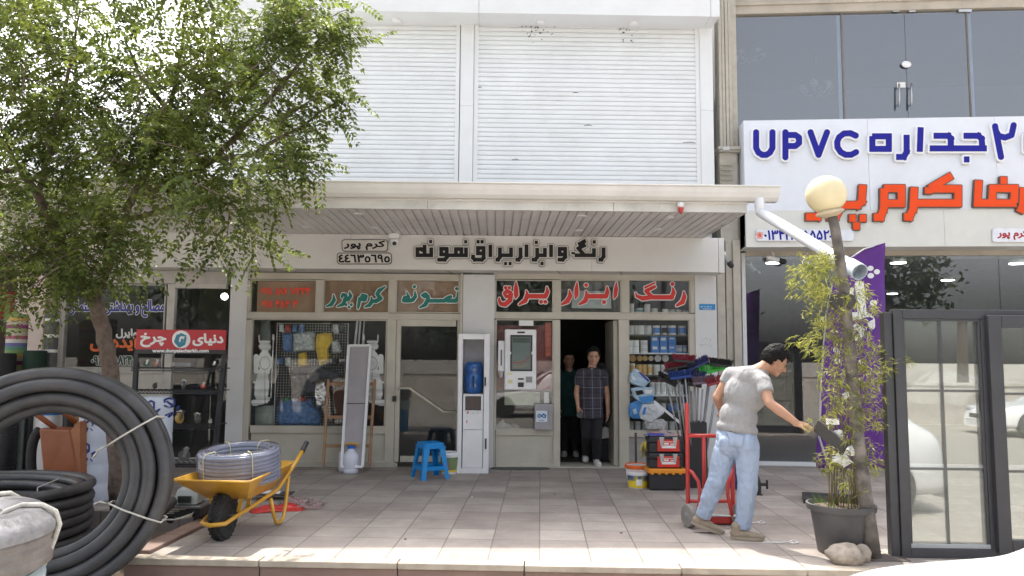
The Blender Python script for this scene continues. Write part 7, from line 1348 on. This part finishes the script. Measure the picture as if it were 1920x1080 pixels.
# ------------------------------------------------------------------ people
M_SKIN = mat('warm_skin', (.46, .255, .17), .5, var=.06, scale=12, spec=.35); M_SKIN2 = mat('olive_skin', (.47, .27, .185), .5, var=.06, scale=12, spec=.35); M_HAIR = mat('black_hair', (.010, .009, .009), .7, var=.4, scale=60, bump=.3, spec=.15); M_EYE = mat('dark_eye', (.02, .015, .012), .3); M_LIP = mat('lip', (.30, .12, .10), .5)
CLOUD = bpy.data.textures.new('folds', 'CLOUDS'); CLOUD.noise_scale = .10; CLOUD.noise_depth = 2
FOLD2 = bpy.data.textures.new('fine_folds', 'CLOUDS'); FOLD2.noise_scale = .05
TUFT = bpy.data.textures.new('tufts', 'CLOUDS'); TUFT.noise_scale = .014
def frame(fwd, up):
    f = Vector(fwd).normalized(); s = f.cross(Vector(up)).normalized(); u = s.cross(f); return f, s, u      # s = the person's right hand side
def axes_m(a, b, c): return Matrix((a.to_tuple(), b.to_tuple(), c.to_tuple())).transposed()
def meld(o, vox, sm=6, tex=None, amt=0., tex2=None, amt2=0.):
    r = o.modifiers.new('meld', 'REMESH'); r.mode = 'VOXEL'; r.voxel_size = vox; r.use_smooth_shade = True
    s = o.modifiers.new('soft', 'SMOOTH'); s.factor = .5; s.iterations = sm
    for t_, a in ((tex, amt), (tex2, amt2)):
        if t_: d = o.modifiers.new('fold', 'DISPLACE'); d.texture = t_; d.strength = a; d.mid_level = .5; d.texture_coords = 'GLOBAL'
    return o
def head(mb, c, f, s, u, k=1.):
    M = axes_m(f, s, u); P = lambda a, b, d: c+f*a*k+s*b*k+u*d*k
    mb.ball(P(-.015, 0, .02), (.098*k, .077*k, .098*k), 20, M); mb.ball(P(.028, 0, -.045), (.066*k, .060*k, .080*k), 18, M); mb.ball(P(.05, 0, -.02), (.045*k, .062*k, .05*k), 16, M)
    mb.ball(P(.062, 0, -.100), (.030*k, .032*k, .024*k), 12, M); mb.limb(P(.094, 0, .0), P(.113, 0, -.036), .010*k, .0155*k); mb.limb(P(.103, -.013, -.040), P(.103, .013, -.040), .010*k, .010*k)
    mb.ball(P(.082, 0, .018), (.018*k, .050*k, .013*k), 12, M); mb.ball(P(.086, 0, -.068), (.014*k, .026*k, .014*k), 12, M)
    for q in (-1, 1): mb.ball(P(-.008, q*.079, -.016), (.021*k, .009*k, .033*k), 12, M); mb.ball(P(.062, q*.038, -.036), (.024*k, .020*k, .022*k), 12, M); mb.limb(P(-.0, q*.058, -.055), P(.052, q*.028, -.098), .020*k, .018*k)
def face_bits(root, c, f, s, u, k=1., smile=0):
    M = axes_m(f, s, u); P = lambda a, b, d: c+f*a*k+s*b*k+u*d*k
    for q in (-1, 1):
        m = MB(); m.ball(P(.083, q*.032, -.006), (.008*k, .013*k, .006*k), 10, M); m.build('eye', M_EYE, root, smooth=True)
        m = MB(); m.limb(P(.096, q*.016, .014), P(.084, q*.052, .013), .0052*k, .004*k, 8); m.build('eyebrow', M_HAIR, root, smooth=True)
    m = MB(); m.tube([P(.088, -.026, -.066+.006*smile), P(.098, -.010, -.069-.002*smile), P(.098, .010, -.069-.002*smile), P(.088, .026, -.066+.006*smile)], .0045*k, 8); m.build('mouth', M_LIP, root, smooth=True)
def hair(root, c, f, s, u, k=1., top=1., seed=1, line=.066, m_=None):
    r = random.Random(seed); M = axes_m(f, s, u); mb = MB(); N = 40; q = MB(); q.ball((0, 0, 0), 1, N); idx = {}; vs = []
    for x, y, z in q.v:
        g = 1+.025*math.sin(17*x+9*z)*math.sin(13*y)+.03*r.uniform(-1, 1)
        vs.append((x*.108*k*g-.018*k, y*.086*k*g, z*.105*k*g*(1+.12*top*max(0, z))+.024*k))
    fs = []
    for fc in q.f:
        cx_ = sum(vs[i][0] for i in fc)/len(fc)/k; cy_ = sum(vs[i][1] for i in fc)/len(fc)/k; cz = sum(vs[i][2] for i in fc)/len(fc)/k
        if cz > (.074 if cx_ > line-.01 else .052 if cx_ > .035 else .012 if cx_ > -.012 else -.022 if cx_ > -.03 else -.062): fs.append(fc)
    mb.add([c+f*a+s*b+u*d for a, b, d in vs], fs); o = mb.build('hair', m_ or M_HAIR, root, smooth=True); t_ = o.modifiers.new('thick', 'SOLIDIFY'); t_.thickness = .016*k; t_.offset = -1; u_ = o.modifiers.new('sub', 'SUBSURF'); u_.levels = u_.render_levels = 2; d_ = o.modifiers.new('tuft', 'DISPLACE'); d_.texture = TUFT; d_.strength = .016; d_.texture_coords = 'GLOBAL'; return o
def hand(mb, w_, d, n, thumb, curl=(.3, .5), sp=.22, k=1.):
    """w_: wrist, d: hand direction, n: back-of-hand normal, thumb: side the thumb is on (+1: d x n)"""
    d = d.normalized(); s = d.cross(n).normalized(); n = s.cross(d); s = s*thumb
    mb.limb(w_-d*.02, w_+d*.03, .025*k, .026*k); M = axes_m(d, s, n)
    mb.ball(w_+d*.052*k, (.048*k, .039*k, .016*k), 14, M); mb.ball(w_+d*.03*k+s*.026*k-n*.006, (.032*k, .018*k, .017*k), 12, M)
    for i, (o_, L) in enumerate(((.027, .070), (.009, .080), (-.010, .074), (-.028, .058))):
        b = w_+d*(.086-.006*abs(i-1))*k+s*o_*k; dd = (d+s*(sp*(1.2-i*.8))*.35-n*curl[0]*(1+.12*i)).normalized(); p1 = b+dd*L*.45*k; d2 = (dd-n*curl[1]).normalized(); p2 = p1+d2*L*.32*k; d3 = (d2-n*curl[1]*.8).normalized(); p3 = p2+d3*L*.25*k
        mb.chain([(b-d*.02*k, .0095*k), (p1, .0088*k), (p2, .0080*k), (p3, .0068*k)], 10)
    t0 = w_+d*.022*k+s*.032*k; t1 = t0+(d*.6+s*.75-n*.25).normalized()*.042*k; t2 = t1+(d*.9+s*.12-n*.35).normalized()*.034*k; mb.chain([(t0, .0135*k), (t1, .0108*k), (t2, .0085*k)], 10)
def shoe(root, heel, toe, h, m_, sole, nm='shoe', wide=.047, ankle=None):
    d = (toe-heel).normalized(); up = Vector((0, 0, 1)); up = (up-d*up.dot(d)).normalized(); s = d.cross(up); L = (toe-heel).length; P = lambda a, z, y=0: heel+d*(L*a)+up*z+s*y; M = axes_m(d, s, up)
    mb = MB(); mb.ball(P(.16, .052), (.055, .042, .045), 14, M); mb.ball(P(.40, .048), (.09, .044, .038), 14, M); mb.ball(P(.72, .040), (.075, wide, .030), 14, M); mb.ball(P(.88, .034), (.045, wide*.85, .024), 14, M); mb.limb(P(.18, .06), P(.17, h), .042, .046)
    o = mb.build(nm, m_, root, smooth=True); meld(o, .006, 4)
    mb = MB(); pl_ = []
    for i in range(24): a = 2*math.pi*i/24; x = .5+.5*math.cos(a); w_ = (.040+.012*max(0, math.sin(x*math.pi*.9-.4)))*math.sin(a)*(abs(math.sin(a))**-.25 if abs(math.sin(a)) > .01 else 1); pl_.append((x*1.04-.02, w_))
    mb.prism(pl_, lambda x, y, k: P(x, .0 if k == 0 else .028, y)); mb.build('sole', sole, o, bev=.006); return o
# ---- the worker
T = thing('person', 'man in grey t-shirt and pale blue jeans bending right towards the bamboo', 'person', G(1398, 1010)); k_ = T.location; T.location.z = 0
fb, sr, ub = frame((.60, .78, -.10), (.22, .1, 1)); MT = axes_m(sr, fb, ub)
hip = W(1381, 822, -4.36); waist = W(1384, 782, -4.37); chest = W(1398, 738, -4.38); upc = W(1407, 710, -4.39); nb = W(1427, 694, -4.40); hc = W(1455, 677, -4.42)
shR, shL = W(1430, 717, -4.53), W(1371, 703, -4.25); elR, elL = W(1443, 756, -4.68), W(1345, 744, -4.22); wrR, wrL = W(1496, 795, -4.80), W(1354, 774, -4.02)
hf, hs_, hu = frame((.80, -.06, -.56), (.50, 0, .86))
hpR, hpL = W(1400, 838, -4.44), W(1364, 836, -4.30); knR, knL = W(1402, 908, -4.46), W(1343, 903, -4.30); anR, anL = W(1393, 988, -4.42), W(1319, 966, -4.18)
mb = MB(); head(mb, hc, hf, hs_, hu, .98); mb.limb(hc-hf*.045-hu*.06, nb, .055, .062); mb.limb(nb, upc, .07, .11)
mb.ball(chest, (.165, .105, .16), 18, MT); mb.ball(waist, (.145, .10, .14), 18, MT); mb.ball(hip, (.155, .105, .12), 18, MT); mb.limb(upc, shR, .07, .056); mb.limb(upc, shL, .07, .056)
mb.chain([(shR, .056), (shR*.45+elR*.55, .047), (elR, .041)]); mb.chain([(elR, .041), (elR*.65+wrR*.35, .043), (wrR, .027)]); mb.chain([(shL, .056), (shL*.45+elL*.55, .049), (elL, .042)]); mb.chain([(elL, .042), (elL*.6+wrL*.4, .041), (wrL, .027)])
mb.chain([(hpR, .09), (knR, .06), (anR, .042)]); mb.chain([(hpL, .09), (knL, .06), (anL, .042)])
hd = (W(1524, 799, -4.83)-wrR).normalized(); hand(mb, wrR, hd, Vector((.15, -.35, .9)), 1, (.35, .55)); hand(mb, wrL, Vector((.3, .8, .2)), Vector((-.5, .2, .8)), -1)
body = meld(mb.build('body', M_SKIN, T, smooth=True), .0055, 3)
face_bits(T, hc, hf, hs_, hu, .98); hair(T, hc, hf, hs_, hu, 1.0, 1.25, 3)
M_TEE = mat('heather_grey_jersey', (.31, .305, .31), .85, var=.07, scale=70, fold=.38); M_JEAN = mat('pale_blue_denim', (.31, .38, .51), .8, var=.13, scale=5, fold=.6, dirt=.35, dirtcol=(.45, .45, .44))
mb = MB(); mb.ball(chest+fb*-.005, (.198, .135, .185), 22, MT); mb.ball(waist, (.175, .125, .16), 22, MT); mb.ball(W(1382, 803, -4.365), (.190, .135, .085), 22, MT); mb.limb(upc, nb-ub*.015, .135, .072); mb.limb(upc, shR, .115, .077); mb.limb(upc, shL, .115, .077)
mb.limb(upc+sr*.06, chest+sr*.08, .10, .10); mb.limb(upc-sr*.06, chest-sr*.08, .10, .10)
e = shR*.52+elR*.48; mb.tube([shR-(e-shR)*.1, shR*.5+e*.5, e, e+(e-shR)*.12], [.074, .072, .069, .067], 20); e = shL*.62+elL*.38; mb.tube([shL-(e-shL)*.1, shL*.5+e*.5, e, e+(e-shL)*.12], [.074, .072, .069, .067], 20)
tee = meld(mb.build('t_shirt', M_TEE, T, smooth=True), .0075, 22, CLOUD, .006, FOLD2, .003)
m = MB(); m.tube([nb-ub*.012+(sr*math.cos(a)*.062+fb*math.sin(a)*.060) for a in [2*math.pi*i/20 for i in range(20)]], .009, 8, close=True); m.build('collar', M_TEE, tee, smooth=True)
mb = MB(); mb.ball(hip, (.188, .140, .120), 22, MT); mb.ball(W(1384, 805, -4.365), (.178, .128, .06), 20, MT); mb.ball(W(1398, 835, -4.47), (.095, .10, .11), 18, MT); mb.ball(W(1368, 833, -4.39), (.095, .10, .11), 18, MT)
mb.chain([(hpR, .112), (hpR*.5+knR*.5, .098), (knR, .085)], 18); mb.chain([(knR, .085), (knR*.5+anR*.5, .080)], 18); mb.tube([knR*.55+anR*.45, anR+(knR-anR)*.12, anR, anR+(anR-knR)*.03], [.079, .070, .070, .069], 20)
mb.chain([(hpL, .112), (hpL*.5+knL*.5, .098), (knL, .085)], 18); mb.chain([(knL, .085), (knL*.5+anL*.5, .080)], 18); mb.tube([knL*.55+anL*.45, anL+(knL-anL)*.12, anL, anL+(anL-knL)*.03], [.079, .070, .068, .067], 20)
jn = meld(mb.build('jeans', M_JEAN, T, smooth=True), .0075, 9, CLOUD, .020, FOLD2, .008)
def patch(nm, poly, Y, m_, par, tgt, off, n=6):
    P = [W(u, v, Y) for u, v in poly]; mb = MB(); g = []
    for j in range(n+1):
        for i in range(n+1): a, b = i/n, j/n; g.append(P[0].lerp(P[1], a).lerp(P[3].lerp(P[2], a), b))
    mb.add(g, [(j*(n+1)+i, j*(n+1)+i+1, (j+1)*(n+1)+i+1, (j+1)*(n+1)+i) for j in range(n) for i in range(n)]); o = mb.build(nm, m_, par, smooth=True); s = o.modifiers.new('fit', 'SHRINKWRAP'); s.target = tgt; s.wrap_method = 'PROJECT'; s.use_project_y = True; s.use_positive_direction = True; s.use_negative_direction = True; s.offset = off; z = o.modifiers.new('thick', 'SOLIDIFY'); z.thickness = .003; return o
patch('back_pocket', ((1372, 812), (1402, 818), (1393, 842), (1376, 840)), -4.6, mat('denim_pocket', (.30, .36, .47), .8, var=.1, scale=6), jn, jn, .004)
patch('leather_patch', ((1376, 805), (1391, 808), (1390, 814), (1375, 811)), -4.6, M_BLACKP, jn, jn, .005, 4)
M_SHB = mat('taupe_suede', (.27, .22, .165), .8, var=.15, scale=12, bump=.2); M_SOL = mat('taupe_sole', (.30, .25, .19), .7, var=.1)
hR, tR = W(1371, 1010, -4.42), W(1432, 1012, -4.50); hR.z = tR.z = 0.0; shoe(T, hR, tR, .11, M_SHB, M_SOL); hL, tL = W(1297, 982, -4.14), W(1337, 1000, -4.20); tL.z = .012; shoe(T, hL, hL+(tL-hL).normalized()*.285, .10, M_SHB, M_SOL)
c = W(1557, 820, -5.0); tt = thing('black_case', 'flat black case in the hand of the worker against the bamboo', 'case', c); m = MB(); m.bar(W(1531, 797, -4.86), W(1584, 843, -5.16), .03, .11, (0, .4, 1)); m.build('case', mat('matte_black_case', (.035, .032, .03), .6), tt, bev=.006)
# ---- man in the doorway
T = thing('person', 'smiling man in dark plaid shirt, black trousers and white shoes stepping out of the doorway', 'person', G(1112, 868, .02)); T.location.z = .02
def plaid():
    m = bpy.data.materials.new('dark_plaid'); m.use_nodes = True; n = m.node_tree.nodes; l = m.node_tree.links; b = n['Principled BSDF']; b.inputs['Roughness'].default_value = .85; g = n.new('ShaderNodeNewGeometry'); s = n.new('ShaderNodeSeparateXYZ'); l.new(g.outputs['Position'], s.inputs[0])
    def line(src, per, ph, wd):
        a = n.new('ShaderNodeMath'); a.operation = 'MULTIPLY_ADD'; a.inputs[1].default_value = 1/per; a.inputs[2].default_value = ph; l.new(src, a.inputs[0]); f_ = n.new('ShaderNodeMath'); f_.operation = 'FRACT'; l.new(a.outputs[0], f_.inputs[0]); c_ = n.new('ShaderNodeMath'); c_.operation = 'LESS_THAN'; c_.inputs[1].default_value = wd; l.new(f_.outputs[0], c_.inputs[0]); return c_.outputs[0]
    cur = None
    for src, per, ph, wd, col, fac in ((s.outputs[0], .12, .05, .5, (.020, .020, .03), .5), (s.outputs[2], .15, .1, .5, (.045, .04, .055), .5), (s.outputs[0], .12, .3, .06, (.30, .30, .32), .55), (s.outputs[2], .15, .4, .05, (.30, .30, .32), .55), (s.outputs[0], .06, .1, .05, (.12, .10, .12), .5), (s.outputs[2], .05, .2, .06, (.10, .09, .11), .5)):
        mx = n.new('ShaderNodeMix'); mx.data_type = 'RGBA'; k = n.new('ShaderNodeMath'); k.operation = 'MULTIPLY'; k.inputs[1].default_value = fac; l.new(line(src, per, ph, wd), k.inputs[0]); l.new(k.outputs[0], mx.inputs[0]); mx.inputs[7].default_value = (*col, 1)
        if cur is None: mx.inputs[6].default_value = (.035, .032, .048, 1)
        else: l.new(cur, mx.inputs[6])
        cur = mx.outputs[2]
    l.new(cur, b.inputs['Base Color']); return m
def standing(T, hc, f, nb, shA, shB, hip, elA, wrA, elB, wrB, hps, kns, ans, skin, k=1., smile=0, shirt=None, trousers=None, shoes=None, seed=5, hairm=None, vox=.0065, hd=None):
    f, s, u = frame(f, (0, 0, 1)); MT = axes_m(s, f, u); chest = (shA+shB)/2*.62+hip*.38; up_ = (shA+shB)/2; waist = hip*.65+up_*.35
    mb = MB(); head(mb, hc, f, s, u, k); mb.limb(hc-f*.03-u*.06, nb, .055, .062); mb.limb(nb, up_, .065, .09); mb.ball(chest, (.16, .10, .17), 16, MT); mb.ball(waist, (.145, .10, .13), 16, MT); mb.ball(hip, (.15, .10, .11), 16, MT); mb.limb(up_, shA, .07, .054); mb.limb(up_, shB, .07, .054)
    for a, b, c in ((shA, elA, wrA), (shB, elB, wrB)): mb.chain([(a, .054), (b, .042), (c, .027)])
    for a, b, c in zip(hps, kns, ans): mb.chain([(a, .085), (b, .058), (c, .042)])
    dA = hd or Vector((.05, -.1, -1)); hand(mb, wrA, dA, Vector((-.8, -.5, 0)), -1 if True else 1, (.25, .4)); hand(mb, wrB, Vector((0, -.05, -1)), Vector((.9, -.2, 0)), 1, (.25, .4))
    meld(mb.build('body', skin, T, smooth=True), vox, 3); face_bits(T, hc, f, s, u, k, smile); hair(T, hc, f, s, u, k, .5, seed, .060, hairm)
    mb = MB(); mb.ball(chest, (.19, .128, .19), 20, MT); mb.ball(waist, (.178, .128, .15), 20, MT); mb.limb(up_, nb-u*.02, .11, .07); mb.limb(up_, shA, .10, .072); mb.limb(up_, shB, .10, .072); mb.tube([waist-u*.0, hip-u*.02, hip-u*.075], [.155, .17, .172], 24)
    for a, b in ((shA, elA), (shB, elB)): e = a*.42+b*.58; mb.tube([a-(e-a)*.1, a*.5+e*.5, e], [.07, .07, .068], 18)
    meld(mb.build('shirt', shirt, T, smooth=True), .009, 5, CLOUD, .022)
    mb = MB(); mb.ball(hip-u*.03, (.170, .120, .11), 18, MT)
    for a, b, c in zip(hps, kns, ans): mb.chain([(a, .10), (b, .078), (b*.5+c*.5, .07)], 16); mb.tube([b*.5+c*.5, c*.9+b*.1, c+(c-b)*.04], [.07, .064, .064], 18)
    meld(mb.build('trousers', trousers, T, smooth=True), .009, 4, CLOUD, .02)
    for (h, t_) in shoes: shoe(T, h, t_, .09, M_WSH, M_WSH)
M_WSH = mat('white_shoe_leather', (.62, .62, .60), .5, var=.05); M_BTR = mat('black_trousers', (.012, .012, .015), .85, var=.2)
y = .12; Wd = lambda u, v, d=0.: W(u, v, y+d)
h1 = Wd(1118, 869, -.0); h1.z = .022; h2 = Wd(1099, 861, .22); h2.z = .045
standing(T, Wd(1113, 668, -.03), (-.10, -1, -.10), Wd(1110, 690), Wd(1088, 701), Wd(1131, 701), Wd(1109, 772), Wd(1081, 737, .02), Wd(1084, 764, -.06), Wd(1138, 738, .06), Wd(1140, 772, .04), (Wd(1100, 778), Wd(1119, 778)), (Wd(1099, 818, -.02), Wd(1119, 820, -.10)), (Wd(1099, 851, .24), Wd(1118, 858, .04)), M_SKIN2, 1.0, 1, plaid(), M_BTR, ((h1+Vector((0, .10, 0)), h1+Vector((.02, -.17, 0))), (h2+Vector((0, .14, .05)), h2+Vector((-.02, -.12, -.0)))), 7)
c = Wd(1087, 778, -.10); tt = thing('tape_roll', 'dark round tape roll in the hand of the man in plaid', 'tape', c); m = MB(); m.lathe([(.025, -.015), (.045, -.015), (.045, .015), (.025, .015)], c, Matrix.Rotation(R(80), 3, 'X'), 20); m.build('roll', mat('dark_olive_tape', (.05, .055, .045), .5), tt, smooth=2)
# ---- man behind him in the shade
T = thing('person', 'man in dark green t-shirt standing in the dark shop behind the man in plaid', 'person', G(1070, 850, .02)); y = 1.15; T.location = (W(1068, 700, y).x, y, .02); Wd = lambda u, v, d=0.: W(u, v, y+d)
def fz(p): p.z = .03; return p
standing(T, Wd(1067, 674, -.03), (.12, -1, -.05), Wd(1067, 695), Wd(1047, 704), Wd(1087, 704), Wd(1068, 770), Wd(1043, 738), Wd(1046, 765, -.05), Wd(1092, 738), Wd(1090, 765, -.05), (Wd(1060, 776), Wd(1077, 776)), (Wd(1059, 815), Wd(1078, 815)), (fz(Wd(1058, 850))+Vector((0, 0, .07)), fz(Wd(1079, 850))+Vector((0, 0, .07))), M_SKIN2, 1.0, 0, mat('dark_green_tshirt', (.010, .05, .048), .85), M_BTR, ((fz(Wd(1058, 850, .08)), fz(Wd(1058, 850, -.18))), (fz(Wd(1079, 850, .08)), fz(Wd(1080, 850, -.18)))), 9, vox=.008)
tt = thing('white_bag', 'small white bag in the dark doorway beside the man in plaid', 'bag', W(1134, 815, .6)); c = W(1134, 812, .6); m = MB(); m.add([c+Vector(q) for q in ((-.05, 0, -.09), (.08, 0, -.07), (.06, .02, .07), (.0, .0, .10), (-.05, 0, .06), (-.05, .06, -.09), (.08, .06, -.07), (.06, .07, .07), (.0, .06, .10), (-.05, .06, .06))], [(0, 1, 2, 3, 4), (9, 8, 7, 6, 5)]+[(i, 5+i, 5+(i+1) % 5, (i+1) % 5) for i in range(5)]); m.build('bag', M_PAPER, tt, bev=.01)
tt = thing('display_stand', 'dim dark stand inside the doorway holding the white bag', 'stand', (c.x, .75, .02)); m = MB(); m.box(c.x-.1, c.x+.16, .62, .9, .02, c.z-.092); m.box(c.x-.12, c.x+.18, .9, .95, .02, 1.5); m.build('stand', mat('dim_stand', (.03, .03, .035), .7), tt)
